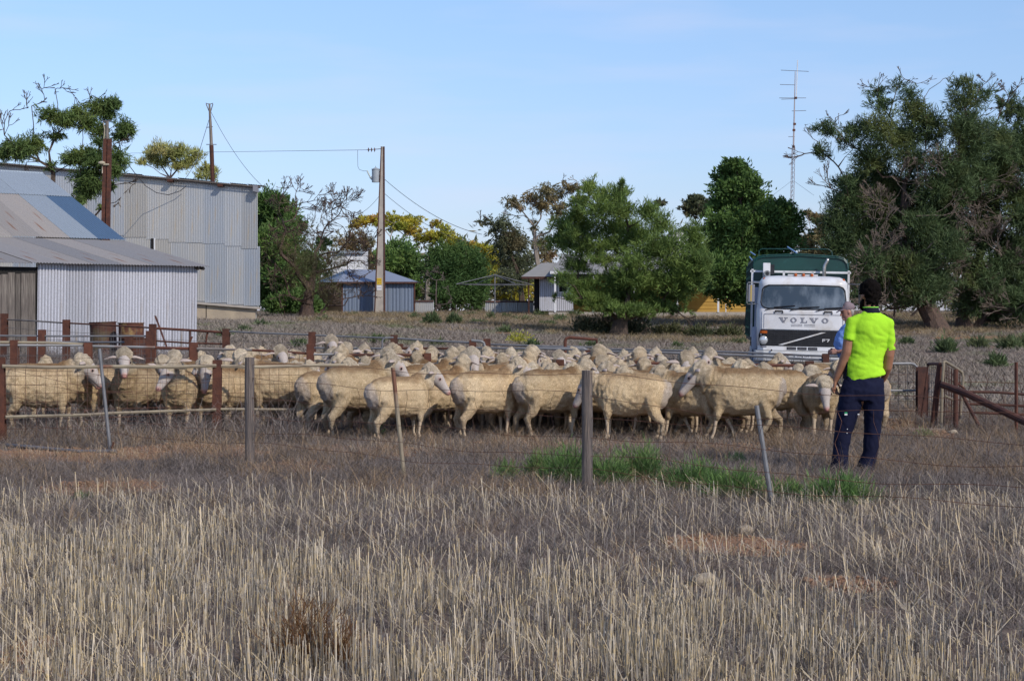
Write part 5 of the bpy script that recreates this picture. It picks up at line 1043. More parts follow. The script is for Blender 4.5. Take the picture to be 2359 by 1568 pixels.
# gates
def gate(label, pts_outer, mids, verts, mat, mesh=None, r=.024, name='yard_gate', at=None):
    t = thing(name, label, 'gate', tuple(onground(*(at or (pts_outer[0][0], pts_outer[0][2])))))
    mb = MB(); mb.tube([P(*p) for p in pts_outer], r, 8); add(t, mb.build('gate_frame', MAT[mat]))
    for m_ in mids: mb = MB(); mb.tube([P(*p) for p in m_], r * .8, 6); add(t, mb.build('gate_bar', MAT[mat]))
    if mesh: add(t, meshpanel(*mesh))
    return t
gate('rusty gate with curved corners in front of the leaning steel bar', [(357, 855, 35.2), (357, 762, 35.2), (360, 757, 35.2), (364, 756, 35.2), (430, 760, 35.2), (508, 765, 35), (513, 768, 35), (515, 774, 35), (515, 860, 35)], [[(357, 785, 35.2), (436, 790, 35.1), (515, 792, 35)], [(438, 762, 35.1), (436, 850, 35.1)], [(478, 764, 35.1), (474, 792, 35.1)], [(443, 775, 35.1), (436, 790, 35.1)]], None, 'rust', ((360, 757, 35.25), (512, 766, 35.05), .3, .16, .0042, 'wire_grey'))
gate('rusty arch topped gate standing up behind the middle of the mob', [(1302, 830, 32), (1302, 786, 32), (1304, 780, 32), (1311, 777, 32), (1375, 782, 32), (1376, 830, 32)], [], None, 'rust', None, .028)
gate('small grey gate end with a curved corner behind the sheep heads', [(1086, 784, 31), (1108, 786, 31), (1114, 789, 31), (1117, 800, 31), (1117, 830, 31)], [], None, 'pipe_grey', None, .024)
gate('low grey gate with rounded end in the middle of the mob', [(1240, 802, 30.2), (1344, 802, 30.2), (1351, 805, 30.2), (1354, 812, 30.2), (1354, 830, 30.2)], [], None, 'pipe_grey', None, .022)
gate('small grey gate end beside the dark post on the rear fence', [(880, 830, 33.6), (881, 784, 33.6), (886, 778, 33.6), (905, 777, 33.8)], [], None, 'pipe_grey', None, .018)
gate('grey mesh gate just right of the man in the yellow shirt', [(1985, 838, 26.2), (2098, 837, 26.4), (2106, 839, 26.4), (2112, 845, 26.4), (2113, 960, 26.4), (1985, 962, 26.2)], [[(1985, 900, 26.2), (2112, 899, 26.4)]], None, 'pipe_grey', ((1988, 839, 26.2), (2110, 840, 26.4), .02, .12, .0040, 'wire_grey'), .02)
f = fence_thing('leaning rusty pipe fence with a long diagonal brace at the far right', (2250, 23.9), name='pipe_fence')
add(f, hpost(2124, 845, 26.2, .15, 'rust_dark'))
def tb(pts, r, mat, nm, n=8): mb = MB(); mb.tube([P(*p) for p in pts], r, n); add(f, mb.build(nm, MAT[mat]))
tb([(2148, 1000, 24.0), (2157, 915, 24.0), (2166, 838, 24.0)], .042, 'rust', 'leaning_post', 10); tb([(2136, 842, 24.8), (2140, 838, 24.8), (2166, 838, 24.1)], .02, 'rust_dark', 'top_rail')
tb([(2138, 842, 24.8), (2130, 900, 24.8), (2122, 960, 24.8)], .012, 'rust_dark', 'bent_wire', 5); tb([(2140, 860, 25), (2136, 960, 25)], .012, 'rust', 'bent_wire', 5)
add(f, meshpanel((2138, 842, 24.9), (2162, 842, 24.3), .1, .1, .0040, 'wire_grey'))
tb([(2171, 886, 23.8), (2230, 908, 23.3), (2290, 937, 22.8), (2400, 990, 22.0)], .046, 'rust_dark', 'diagonal_brace', 10)
tb([(2202, 1000, 23.8), (2202, 850, 23.8)], .032, 'rust_dark', 'post'); tb([(2341, 1006, 23.0), (2341, 834, 23.0)], .022, 'rust', 'star_post', 4)
tb([(2217, 902, 24.6), (2290, 903, 24.6), (2400, 911, 24.6)], .018, 'rust_dark', 'rail'); tb([(2234, 930, 24.4), (2300, 932, 24.4), (2400, 937, 24.4)], .017, 'rust_dark', 'rail'); tb([(2245, 950, 24.4), (2400, 957, 24.4)], .015, 'rust_dark', 'rail'); tb([(2255, 980, 24.2), (2400, 983, 24.2)], .013, 'rust_dark', 'rail')
tb([(2218, 910, 24.3), (2258, 986, 24.0)], .024, 'rust_dark', 'small_brace'); tb([(2200, 878, 24.3), (2222, 895, 24.3)], .014, 'rust', 'small_brace')
for px in (2232, 2270, 2310, 2355): tb([(px, 862 + (px % 5), 25), (px + 6, 880, 25), (px - 2, 905, 25), (px + 3, 930, 25), (px, 975, 25)], .005, 'wire_rust', 'bent_wire', 3)
tb([(2190, 880, 25), (2270, 880, 25), (2400, 884, 25)], .005, 'wire_rust', 'wire', 3)
gate('narrow leaning gate with pale frame and rusty mesh beside the leaning post', [(2168, 985, 23.9), (2170, 900, 23.9), (2174, 834, 23.9), (2177, 832, 23.9), (2208, 851, 24.9), (2216, 858, 25.0), (2219, 868, 25.0), (2216, 910, 25.0), (2210, 978, 25.0)], [[(2178, 912, 24), (2198, 922, 24.6)]], None, 'pipe_tan', ((2174, 836, 23.95), (2212, 860, 24.95), .05, .09, .0050, 'rust'), .02)
mb = MB(); mb.box((PX(2095, 23.4), 23.35, -.05), (PX(2172, 23.4), 23.5, .035)); o = mb.build('concrete_kerb', pmat('dusty_concrete', (.26, .2, .15), (.2, .15, .12), 3, .9)); tag(o, 'low dusty concrete strip on the ground by the leaning gate post', 'kerb')
mb = MB(); mb.tube([P(2236, 1006, 22.9), P(2300, 1005, 22.9), P(2400, 1008, 22.9)], .035, 6); o = mb.build('fallen_rail', MAT['rust_dark']); tag(o, 'rusty rail lying on the ground below the diagonal brace', 'rail')

# barrels, leaning bar, pipe on the ground
def barrel(label, px, ytop, wpx, hpx, Y, mat, tilt=0.0, lidless=True, inner=None):
    r_ = wpx / 2 / FX * Y; h = hpx / FX * Y; zt = PZ(ytop, Y); x = PX(px, Y); t = thing('steel_drum', label, 'drum', (x, Y, zt - h)); 
    prof = [(1.0, 0), (1.0, .02), (.985, .03), (.985, .32), (1.02, .335), (.985, .35), (.985, .65), (1.02, .665), (.985, .68), (.985, .97), (1.03, .98), (1.03, 1.0), (.97, 1.0), (.96, .9), (.95, .5)]
    n = 28; vs = []; fs = []
    for (q, zz) in prof:
        for j in range(n): a = 2*math.pi*j/n; vs.append((q*r_*math.cos(a), q*r_*math.sin(a), zz*h))
    for i in range(len(prof) - 1):
        for j in range(n): fs.append((i*n+j, i*n+(j+1) % n, (i+1)*n+(j+1) % n, (i+1)*n+j))
    fs.append(tuple((len(prof)-1)*n + j for j in range(n)))
    mb = MB(); mb.add(vs, fs); o = mb.build('drum_shell', mat, t, smooth=False); t.rotation_euler = (0, tilt, 0); return t
drumA = pmat('dark_olive_rusty_drum', (.12, .09, .05), (.075, .05, .03), 3, .8, c3=(.075, .026, .018), s3=2.2, lo3=.38, hi3=.52, bmp=.3)
drumB = pmat('yellow_flaking_drum', (.34, .24, .09), (.17, .065, .03), 3.2, .75, c3=(.10, .035, .02), s3=4, lo3=.42, hi3=.54, bmp=.3)
barrel('dark olive rusty drum tilted slightly, left of the yellow one', 240, 741, 61, 96, 39.2, drumA, R(-2))
barrel('rusty drum with flaking yellow paint in front of the shed wall', 302, 743, 58, 96, 38.8, drumB)
barrel('squat dark rusty drum in front of the yellow flaking drum', 310, 778, 70, 62, 36.9, MAT['rust'])
mb = MB(); mb.hexa([P(355, 727, 38.0), P(360, 727, 38.0), P(360, 727, 38.1), P(355, 727, 38.1), P(382, 800, 37.0), P(387, 800, 37.0), P(387, 800, 37.1), P(382, 800, 37.1)]); o = mb.build('leaning_bar', MAT['rust_dark']); tag(o, 'dark steel bar leaning at an angle in front of the shed wall', 'bar')
Yp = 19.9
mb = MB(); mb.tube([onground(15, 20.6) + Vector((0, 0, .03)), onground(60, 20.3) + Vector((0, 0, .035)), onground(120, 20.0) + Vector((0, 0, .03)), onground(180, 19.8) + Vector((0, 0, .02)), onground(268, 19.7) + Vector((0, 0, .03))], .022, 8); o = mb.build('water_pipe', pmat('grey_poly_pipe', (.10, .105, .12), (.15, .14, .14), 3, .6)); tag(o, 'grey plastic pipe lying on bare earth before the left mesh fence', 'pipe')
for (px, py, s_) in ((1715, 1230, .07), (1622, 1352, .09), (270, 1158, .035), (105, 1178, .035), (2195, 1000, .07), (1838, 1160, .02)):
    o3 = basepoint(px, py); mb = MB(); mb.ball((0, 0, 0), (s_, s_ * .8, s_ * .6), 8, 6); me = mb.mesh('stone', MAT['stone'], True)
    co, no = mesh_arrays(me); co *= 1 + .15 * np.sin(co[:, [1, 2, 0]] * 60); set_co(me, co); ob = link_mesh('loose_stone', me); ob.location = o3 + Vector((0, 0, s_ * .25))
    tag(ob, {1715: 'pale stone in the dead grass right of the post', 1622: 'pale stone at the left edge of the bare earth', 270: 'small white stone on the bare patch at left', 105: 'small white stone left of the green sprout', 2195: 'stone by the foot of the leaning gate post', 1838: 'tiny white stone beside the weed by the leaning picket'}[px], 'stone')

# ------------------------------------------------------------------ wire fence in the foreground
wf = thing('wire_fence', 'rusty ringlock wire fence on timber posts crossing the whole foreground', 'fence', (-2.65, 18.4, 0))
pA, pB = Vector((PX(575, 18.4), 18.4, 0)), Vector((PX(1352, 15.2), 15.2, 0)); dF = (pB - pA).normalized()
def FP(s, z): q = pA + dF * s; return Vector((q.x, q.y, z))
LAB = (pB - pA).length
def tpost(px, ytop, Y, w, label):
    x = PX(px, Y); z1 = PZ(ytop, Y); mb = MB(); r_ = random.Random(px)
    pts = [Vector((x + r_.uniform(-.004, .004), Y, z)) for z in np.linspace(-.2, z1, 7)]; mb.tube(pts, [w * r_.uniform(.96, 1.03) for _ in pts], 12)
    o = mb.build('timber_post', MAT['wood_post'], smooth=False); o['label'] = label; return o
add(wf, tpost(575, 823, 18.4, .049, 'left timber post'), tpost(1352, 853, 15.2, .046, 'right timber post'))
for (x0, y0, x1, y1, Y, r_, mt) in ((229, 803, 256, 1055, 20.0, .019, 'pipe_grey'), (905, 846, 931, 1100, 17.1, .02, 'pipe_tan'), (1743, 934, 1781, 1178, 14.4, .019, 'pipe_grey')):
    mb = MB(); mb.tube([P(x0, y0, Y), P(x1, y1, Y)], r_, 8); o = mb.build('steel_picket', MAT[mt]); add(wf, o)
mb = MB(); mb.tube([P(x, y, 19.95) for x, y in ((262, 1018), (258, 1030), (262, 1042), (256, 1050))], .012, 5); add(wf, mb.build('chain', MAT['rust']))
hts = [1.0, .85, .67, .50, .34, .21]; wr = random.Random(77)
S0, S1 = -5.2, LAB + 4.2; kn = 60
def wz(j, s):
    ph = j * 1.3; z = hts[j] + .018 * math.sin(s * 1.7 + ph) + .010 * math.sin(s * 4.3 + ph * 2) - .02 * math.sin(math.pi * ((s / LAB) % 1)) * (j > 0)
    if j == 1 and LAB < s: z -= .10 * math.exp(-((s - LAB - 1.6) / 1.0) ** 2)
    if j == 0 and s > LAB + .5: z -= .03 * (s - LAB - .5)
    return z
for j in range(6):
    mb = MB(); mb.tube([FP(S0 + (S1 - S0) * i / 110, wz(j, S0 + (S1 - S0) * i / 110)) for i in range(111)], .0021, 4); add(wf, mb.build('line_wire', MAT['wire_rust']))
s = S0
while s < S1:
    pts = []
    off = 0
    for j in range(1, 6):
        if j > 1:
            pj = wz(j - 1, s + off); off2 = off + wr.uniform(-.05, .06); zz = wz(j, s + off2); b_ = wr.uniform(-.045, .045)
            pts.append(FP(s + (off + off2) / 2 + b_, (pj + zz) / 2)); off = off2
        pts.append(FP(s + off, wz(j, s + off)))
    mb = MB(); mb.tube(pts, .0017, 3); add(wf, mb.build('vertical_wire', MAT['wire_rust'])); s += wr.uniform(.27, .36)
# ------------------------------------------------------------------ sheep
m, nt, b = mk('fleece'); b.inputs['Roughness'].default_value = .95; b.inputs['Specular IOR Level'].default_value = .08
at = N(nt, 'Attribute'); at.attribute_name = 'Col'; tc = N(nt, 'TexCoord').outputs['Object']
oi = N(nt, 'ObjectInfo')
ad = N(nt, 'VectorMath', operation='ADD'); nt.links.new(tc, ad.inputs[0]); cx = N(nt, 'CombineXYZ'); ml = N(nt, 'Math', operation='MULTIPLY'); nt.links.new(oi.outputs['Random'], ml.inputs[0]); ml.inputs[1].default_value = 13.0
nt.links.new(ml.outputs[0], cx.inputs[1]); nt.links.new(cx.outputs[0], ad.inputs[1]); vec = ad.outputs[0]
f1, _ = noise_fac(nt, 5, vec=vec, lo=.3, hi=.7); f2, h2 = noise_fac(nt, 70, detail=3, vec=vec, lo=.3, hi=.7); f3, _ = noise_fac(nt, 2.2, vec=vec, lo=.35, hi=.7)
vo = N(nt, 'TexVoronoi', feature='DISTANCE_TO_EDGE'); vo.inputs['Scale'].default_value = 30; wv = N(nt, 'VectorMath', operation='ADD'); nz = N(nt, 'TexNoise'); nz.inputs['Scale'].default_value = 9; nt.links.new(vec, nz.inputs['Vector'])
nt.links.new(vec, wv.inputs[0]); nt.links.new(nz.outputs['Color'], wv.inputs[1]); nt.links.new(wv.outputs[0], vo.inputs['Vector'])
vr = N(nt, 'MapRange'); vr.inputs['From Max'].default_value = .12; nt.links.new(vo.outputs['Distance'], vr.inputs['Value'])
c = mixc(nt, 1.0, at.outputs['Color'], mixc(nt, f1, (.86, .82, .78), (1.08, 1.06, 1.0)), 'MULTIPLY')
c = mixc(nt, 1.0, c, mixc(nt, f2, (.80, .75, .68), (1.12, 1.12, 1.12)), 'MULTIPLY')
c = mixc(nt, 1.0, c, mixc(nt, vr.outputs[0], (.84, .79, .72), (1.0, 1.0, 1.0)), 'MULTIPLY')
c = mixc(nt, 1.0, c, mixc(nt, f3, (.94, .90, .84), (1.04, 1.04, 1.04)), 'MULTIPLY')
mr = N(nt, 'MapRange'); mr.inputs['To Min'].default_value = .74; mr.inputs['To Max'].default_value = 1.10; nt.links.new(oi.outputs['Random'], mr.inputs['Value'])
hs = N(nt, 'HueSaturation'); nt.links.new(c, hs.inputs['Color']); nt.links.new(mr.outputs[0], hs.inputs['Value']); nt.links.new(hs.outputs[0], b.inputs['Base Color'])
hm = N(nt, 'Math', operation='ADD'); nt.links.new(h2, hm.inputs[0]); nt.links.new(vr.outputs[0], hm.inputs[1]); bump(nt, b, hm.outputs[0], .8, .012)
MAT['fleece'] = m
m, nt, b = mk('sheep_skin'); b.inputs['Roughness'].default_value = .8; b.inputs['Specular IOR Level'].default_value = .15
at = N(nt, 'Attribute'); at.attribute_name = 'Col'; f, h = noise_fac(nt, 60, lo=.3, hi=.7)
c = mixc(nt, 1.0, at.outputs['Color'], mixc(nt, f, (.82, .80, .78), (1.08, 1.08, 1.08)), 'MULTIPLY'); nt.links.new(c, b.inputs['Base Color']); bump(nt, b, h, .3, .004)
MAT['sheep_skin'] = m
MAT['eye'] = pmat('dark_eye', (.02, .014, .01), rough=.25); MAT['hoof'] = pmat('dark_hoof', (.06, .05, .04), rough=.7)
MAT['pinkskin'] = pmat('pink_tail_skin', (.42, .17, .14), (.30, .12, .10), 40, .7)

def lerpv(a, b_, t): return Vector(a).lerp(Vector(b_), t)
def make_sheep(seed, head=(0, -35, 0), neck=(.56, 0, .86), legs=(0, 0, 0, 0), ears=0, crutch=True):
    """head = (yaw, pitch, roll) degrees, neck = skull base in body space, legs = foot offsets FL FR HL HR"""
    r = random.Random(seed); nb = Vector(neck); body = MB(); wool = MB()
    fat = r.uniform(.96, 1.05)
    tors = [((-.47, 0, .62), .10, .12), ((-.42, 0, .60), .17, .185), ((-.30, 0, .575), .215, .235), ((-.10, 0, .555), .235, .250), (( .12, 0, .55), .235, .255), ((.28, 0, .56), .21, .245), ((.38, 0, .58), .17, .200), ((.43, 0, .60), .12, .13)]
    body.loft([t[0] for t in tors], [(t[1] * .85, t[2] * .85) for t in tors], 14)
    wool.loft([t[0] for t in tors], [(t[1] * fat + .012, t[2] * fat + .012) for t in tors], 18)
    # neck
    n0, n1 = Vector((.27, 0, .62)), Vector((.40, nb.y * .25, .62 + (nb.z - .62) * .45)); n2 = nb + Vector((-.045, -nb.y * .15, -.03))
    body.loft([n0, n1, n2, nb], [(.12, .13), (.10, .12), (.075, .09), (.06, .075)], 12)
    wool.loft([n0, n1, n1.lerp(n2, .6), n2], [(.175, .195), (.15, .175), (.122, .148), (.098, .120)], 16)
    HS = 1.20; Mh = Matrix.Translation(nb) @ Matrix.Rotation(R(head[0]), 4, 'Z') @ Matrix.Rotation(R(-head[1]), 4, 'Y') @ Matrix.Rotation(R(head[2]), 4, 'X') @ Matrix.Scale(HS, 4)
    # head: skull, muzzle and jaw in one loft
    hs_ = [((-.03, 0, .0), .060, .070), ((.03, 0, .008), .068, .082), ((.09, 0, .004), .064, .076), ((.15, 0, -.010), .050, .060), ((.205, 0, -.022), .040, .048), ((.25, 0, -.028), .037, .041), ((.268, 0, -.030), .032, .034)]
    upv = (Mh.to_3x3() @ Vector((0, 0, 1))).normalized()
    body.loft([Mh @ Vector(h_[0]) for h_ in hs_], [(h_[1] * HS, h_[2] * HS) for h_ in hs_], 14, up=upv)
    body.ball(Mh @ Vector((.10, .045, .030)), .026); body.ball(Mh @ Vector((.10, -.045, .030)), .026)      # brow ridges
    # wool cap and cheeks
    wool.loft([Mh @ Vector((-.06, 0, .0)), Mh @ Vector((.0, 0, .028)), Mh @ Vector((.045, 0, .048))], [(.115, .130), (.100, .098), (.074, .060)], 14, up=upv)
    wool.loft([Mh @ Vector((-.05, 0, -.03)), Mh @ Vector((.03, 0, -.035))], [(.102, .106), (.084, .078)], 12, up=upv)
    feet = []
    for k, (lx, sy) in enumerate(((.30, 1), (.30, -1), (-.33, 1), (-.33, -1))):
        o = legs[k]; y = sy * .115; lift = max(0, abs(o) - .10) * .35
        if k < 2:
            pts = [Vector((lx + .02, y, .46)), Vector((lx + o * .25 + .01, y, .33)), Vector((lx + o * .45 + .012, y, .255 + lift * .4)), Vector((lx + o * .85, y * .95, .10 + lift * .7)), Vector((lx + o + .02, y * .95, .035 + lift))]
            body.loft(pts, [.05, .036, .030, .020, .024], 10, up=(0, 1, 0)); wool.loft(pts[:3], [(.088, .082), (.058, .056), (.042, .040)], 12, up=(0, 1, 0))
        else:
            pts = [Vector((lx + .03, y * .95, .52)), Vector((lx + .05 + o * .15, y, .42)), Vector((lx - .035 + o * .4, y, .285 + lift * .3)), Vector((lx - .10 + o * .6, y, .235 + lift * .6)), Vector((lx - .07 + o * .9, y * .95, .10 + lift * .8)), Vector((lx - .045 + o, y * .95, .035 + lift))]
            body.loft(pts, [.085, .07, .045, .030, .022, .025], 10, up=(0, 1, 0)); wool.loft(pts[:5], [(.125, .150), (.100, .135), (.062, .082), (.048, .055), (.034, .034)], 14, up=(0, 1, 0))
        feet.append(pts[-1])
    me = remeshed(body, .0135, 5); wm_ = remeshed(wool, .0160, 7)
    # ears and hooves are appended to the same body mesh
    ex = MB()
    for sy in (1, -1):
        dr = ears
        a = Vector((.0, sy * .070, .030)); pts = [a, a + Vector((-.012, sy * .045, .004 - dr * .3)), a + Vector((-.020, sy * .09, -.006 - dr * .7)), a + Vector((-.020, sy * .135, -.016 - dr))]
        ex.loft([Mh @ p for p in pts], [(.011, .016), (.014, .034), (.012, .031), (.006, .010)], 8, up=(Mh.to_3x3() @ Vector((1, 0, .3))))
    ne = len(ex.v)
    for f_ in feet: ex.loft([f_ + Vector((.0, 0, .012)), f_ + Vector((.012, 0, -.033))], [(.023, .025), (.029, .032)], 8, up=(1, 0, 0), rnd=False)
    co, no = mesh_arrays(me); nv = len(co); bm_v = np.concatenate([co, np.array(ex.v, 'f')]); 
    polys = [tuple(p.vertices) for p in me.polygons] + [tuple(i + nv for i in f_) for f_ in ex.f]
    out = bpy.data.meshes.new('sheep'); out.from_pydata([tuple(v) for v in bm_v], [], polys); out.polygons.foreach_set('use_smooth', [True] * len(polys)); out.materials.append(MAT['sheep_skin']); out.update()
    nose = np.array(Mh @ Vector((.275, 0, -.035))); white = np.array([.44, .385, .345]); col = np.tile(white, (len(bm_v), 1))
    leg = bm_v[:, 2] < .36; col[leg] = np.array([.52, .41, .29])
    dn = np.linalg.norm(bm_v - nose, axis=1); t = np.clip((.062 - dn) / .035, 0, 1)[:, None]; col = col * (1 - t) + np.array([.50, .24, .20]) * t
    for sy in (1, -1):
        e = np.array(Mh @ Vector((.10, sy * .062, .030))); t = np.clip((.036 - np.linalg.norm(bm_v - e, axis=1)) / .02, 0, 1)[:, None] * .75; col = col * (1 - t) + np.array([.36, .20, .16]) * t
        nst = np.array(Mh @ Vector((.275, sy * .018, -.022))); t = np.clip((.013 - np.linalg.norm(bm_v - nst, axis=1)) / .005, 0, 1)[:, None]; col = col * (1 - t) + np.array([.06, .03, .03]) * t
    col[nv:nv + ne] = np.array([.46, .38, .33]); col[nv + ne:] = np.array([.10, .08, .06]); set_col(out, col)
    # fleece surface: lumps, neck folds, colour of soiled back and clean rump
    co, no = mesh_arrays(wm_); d = np.zeros(len(co)); sd = Vector((seed * 3.1, seed * 1.7, 0))
    nx = np.array([mnoise.noise(Vector(p) * 9 + sd) for p in co.tolist()]); ny = np.array([mnoise.noise(Vector(p) * 24 + sd) for p in co.tolist()])
    nq = np.array([mnoise.noise(Vector(p) * 48 + sd) for p in co.tolist()]); d = .011 * nx + .009 * ny + .005 * nq
    h_nb = np.array(nb); axis = h_nb - np.array([.27, 0, .62]); axis /= np.linalg.norm(axis); tt = (co - np.array([.27, 0, .62])) @ axis
    infold = np.clip((co[:, 0] - .22) / .15, 0, 1) * np.clip((co[:, 2] - .42) / .1, 0, 1)
    fold = np.sin(tt * 62 + 5 * nx) * np.clip(ny * .8 + .8, 0, 1); d += infold * .0075 * fold
    co2 = co + no * d[:, None]; set_co(wm_, co2); z = co[:, 2]; x = co[:, 0]
    base = np.array([.88, .72, .50]); brown = np.array([.34, .215, .12]); cream = np.array([.80, .72, .60]); clean = np.array([.66, .59, .54]); col = np.tile(base, (len(co), 1))
    def blend(col, mask, c_): mask = np.clip(mask, 0, 1)[:, None]; return col * (1 - mask) + c_ * mask
    bk = np.clip((z - .70 + .05 * nx) / .08, 0, 1) * np.clip(no[:, 2] * 1.6 - .1, 0, 1) * np.clip((.42 - x) / .1, 0, 1); col = blend(col, bk * r.uniform(.55, .95), brown)
    col = blend(col, np.clip((x - .30) / .1, 0, 1) * np.clip((.8 - no[:, 2]) , 0, 1) * .35, np.array([.56, .40, .20]))
    Mi = Mh.inverted(); hc = np.array([Mi @ Vector(p) for p in co.tolist()]); hd = np.linalg.norm(hc - np.array([.0, 0, .02]), axis=1); col = blend(col, (.20 - hd) / .09, cream)
    if crutch:
        rp = np.sqrt(((x + .50) / .10) ** 2 + (co[:, 1] / .15) ** 2 + ((z - .50) / .20) ** 2); col = blend(col, (1.25 - rp + .25 * nx) / .25, clean)
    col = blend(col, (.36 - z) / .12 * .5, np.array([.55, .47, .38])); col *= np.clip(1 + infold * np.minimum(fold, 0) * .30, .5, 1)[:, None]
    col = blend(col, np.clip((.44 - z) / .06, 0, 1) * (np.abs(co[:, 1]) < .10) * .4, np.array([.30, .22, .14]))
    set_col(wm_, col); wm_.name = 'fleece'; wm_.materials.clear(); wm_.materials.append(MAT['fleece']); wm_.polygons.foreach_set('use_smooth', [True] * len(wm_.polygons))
    root = bpy.data.objects.new('sheep', out); COL.objects.link(root); link_mesh('fleece', wm_, root)
    for sy in (1, -1):
        mb = MB(); mb.ball(Mh @ Vector((.104, sy * .0615, .031)), (.0135, .0135, .0135), 10, 6); mb.build('eye', MAT['eye'], root, True)
    if crutch:
        mb = MB(); mb.loft([(-.485, 0, .64), (-.515, 0, .60), (-.520, 0, .555)], [(.030, .024), (.030, .024), (.016, .014)], 8, up=(1, 0, 0)); mb.ball((-.505, 0, .54), (.02, .03, .035)); mb.build('tail_stump', MAT['pinkskin'], root, True)
    root['category'] = 'sheep'
    return root

V_ = dict(
    level=make_sheep(1, (0, -38, 0), (.57, 0, .775), (.05, -.04, -.05, .06)),
    raised=make_sheep(2, (18, -30, 0), (.53, .02, .89), (-.03, .03, .04, -.05), .02),
    look_right=make_sheep(3, (-42, -38, 0), (.54, -.07, .82), (.04, -.03, .05, -.03)),
    low=make_sheep(4, (-10, -46, 0), (.61, -.02, .67), (.02, .03, -.04, .05), .02),
    stride=make_sheep(5, (0, -40, 0), (.59, 0, .76), (.10, -.20, .16, -.10)),
    front=make_sheep(6, (0, -52, 0), (.52, 0, .80), (0, .03, -.03, 0)),
    frontlow=make_sheep(10, (6, -50, 0), (.56, 0, .655), (0, .03, .02, -.03)),
    turn_left=make_sheep(7, (70, -35, 0), (.51, .10, .80), (.02, 0, -.02, .04)),
    turn_right=make_sheep(8, (-70, -35, 0), (.51, -.10, .80), (0, .02, .03, -.02)),
    graze=make_sheep(9, (20, -30, 0), (.60, .05, .66), (.04, 0, 0, .04), .03))
used = set(); SHEEP = []
def put_sheep(v, x, y, deg, s=1.0, label=None, group=None, dz=0.0):
    """deg: 0 faces image right, 90 faces away, 180 left, 270 the camera"""
    src = V_[v]
    o = src if v not in used else copy_tree(src); used.add(v)
    o.location = (x, y, g(x, y) + dz); o.rotation_euler = (0, 0, R(deg)); o.scale = (s * .84, s * .96, s * .98); o['label'] = label
    if group: o['group'] = group
    elif 'group' in o.keys(): del o['group']
    SHEEP.append((x, y, deg)); return o
def S(v, px, Y, deg, s, label): put_sheep(v, PX(px, Y), Y, deg, s, label, 'sheep of the mob in the yards')
# the animals that can be told apart; px is the middle of the body
S('look_right', 818, 22.4, 36, 1.10, 'big sheep at the left of the front row, rump to camera, head turned right')
S('level', 872, 23.0, 48, 1.0, 'sheep whose pale rump shows between the two biggest rear views at left')
S('look_right', 918, 21.75, 34, .96, 'sheep with bare pink rump, head low to the right behind the thin tan picket')
S('raised', 978, 23.4, 35, 1.06, 'sheep facing away behind the tan picket with its dark ear and woolly neck raised')
S('look_right', 1118, 22.2, 32, 1.03, 'broadside sheep with clean pale rump in the middle of the front row, facing right')
S('level', 1268, 22.2, 20, 1.05, 'broadside sheep directly left of the right timber post, its head hidden by the post')
S('low', 1455, 21.6, 168, 1.02, 'left facing sheep right of the timber post, head low beside the post')
S('level', 1400, 22.6, 176, 1.0, 'left facing sheep whose muzzle sticks out left of the timber post')
S('stride', 1600, 21.9, 152, 1.0, 'sheep walking left with pink nose, second of the three left facing heads at right')
S('stride', 1712, 21.6, 176, 1.08, 'foremost striding sheep walking left with one foreleg bent back')
S('level', 1790, 22.9, 165, 1.02, 'sheep with brown back and rounded rump behind the striding one')
S('frontlow', 1890, 22.6, 266, .95, 'white faced sheep staring at the camera left of the man in yellow')
S('frontlow', 1885, 24.2, 250, 1.05, 'sheep peering over the head of the white faced one, left of the hand')
S('level', 1985, 23.2, 120, 1.0, 'sheep almost hidden behind the legs of the man in yellow')
S('level', 95, 22.9, 4, 1.12, 'long bodied sheep at the far left edge behind the mesh')
S('turn_left', 228, 23.8, 250, 1.0, 'sheep with lowered pale face behind the grey slanting picket')
S('raised', 312, 23.6, 262, 1.06, 'sheep with head held high behind the mesh, left of the other upright heads')
S('look_right', 415, 23.1, 275, 1.0, 'white faced sheep looking through the mesh left of the rusty H post')
S('front', 492, 23.6, 268, 1.03, 'pink nosed sheep directly behind the rusty H post')
S('front', 425, 24.9, 262, 1.05, 'sheep looking straight over the white faced one in the left yard')
S('level', 650, 24.0, 178, 1.08, 'broadside sheep behind the mesh between left timber post and the first rump')
S('front', 558, 24.9, 275, 1.06, 'sheep with tall wool cap right above the left timber post')
S('raised', 1098, 23.9, 262, 1.06, 'white faced sheep looking at the camera over the clean rumped one')
S('turn_left', 1040, 24.2, 60, 1.05, 'sheep turning its dark ear to the camera in the second row at centre left')
S('raised', 1165, 23.8, 40, 1.05, 'sheep with head turned away to the right above the clean rumped one')
S('low', 1262, 24.2, 215, 1.02, 'head with dark markings looking down left of the brown woolly neck')
S('raised', 1345, 23.8, 60, 1.08, 'sheep with thick brown woolly neck turned away above the timber post')
S('front', 1392, 24.0, 262, 1.02, 'white faced sheep just right of the brown woolly neck')
S('look_right', 1425, 23.4, 185, 1.0, 'upper one of two left facing pale heads right of the timber post')
S('level', 1478, 23.2, 182, 1.0, 'lower one of two left facing pale heads right of the timber post')
S('front', 1570, 24.2, 272, 1.08, 'sheep with ears held straight out staring at the camera at right of centre')
S('turn_right', 1545, 23.7, 150, 1.0, 'pink eyed sheep tucked below the one with ears held out')
S('raised', 1690, 24.2, 215, 1.04, 'sheep with ear out to the right above the foremost striding one')
S('turn_right', 1775, 24.4, 350, .90, 'curly topped sheep turning right behind the brown backed one')
S('low', 1650, 23.4, 175, 1.05, 'brown backed sheep between the striding sheep and the second row')
S('raised', 1648, 28.3, 200, .97, 'sheep lifting its chin above the rear rows right of centre')
S('raised', 1568, 28.0, 190, .97, 'round necked sheep standing tallest in the rear rows, left of the lifted chin')
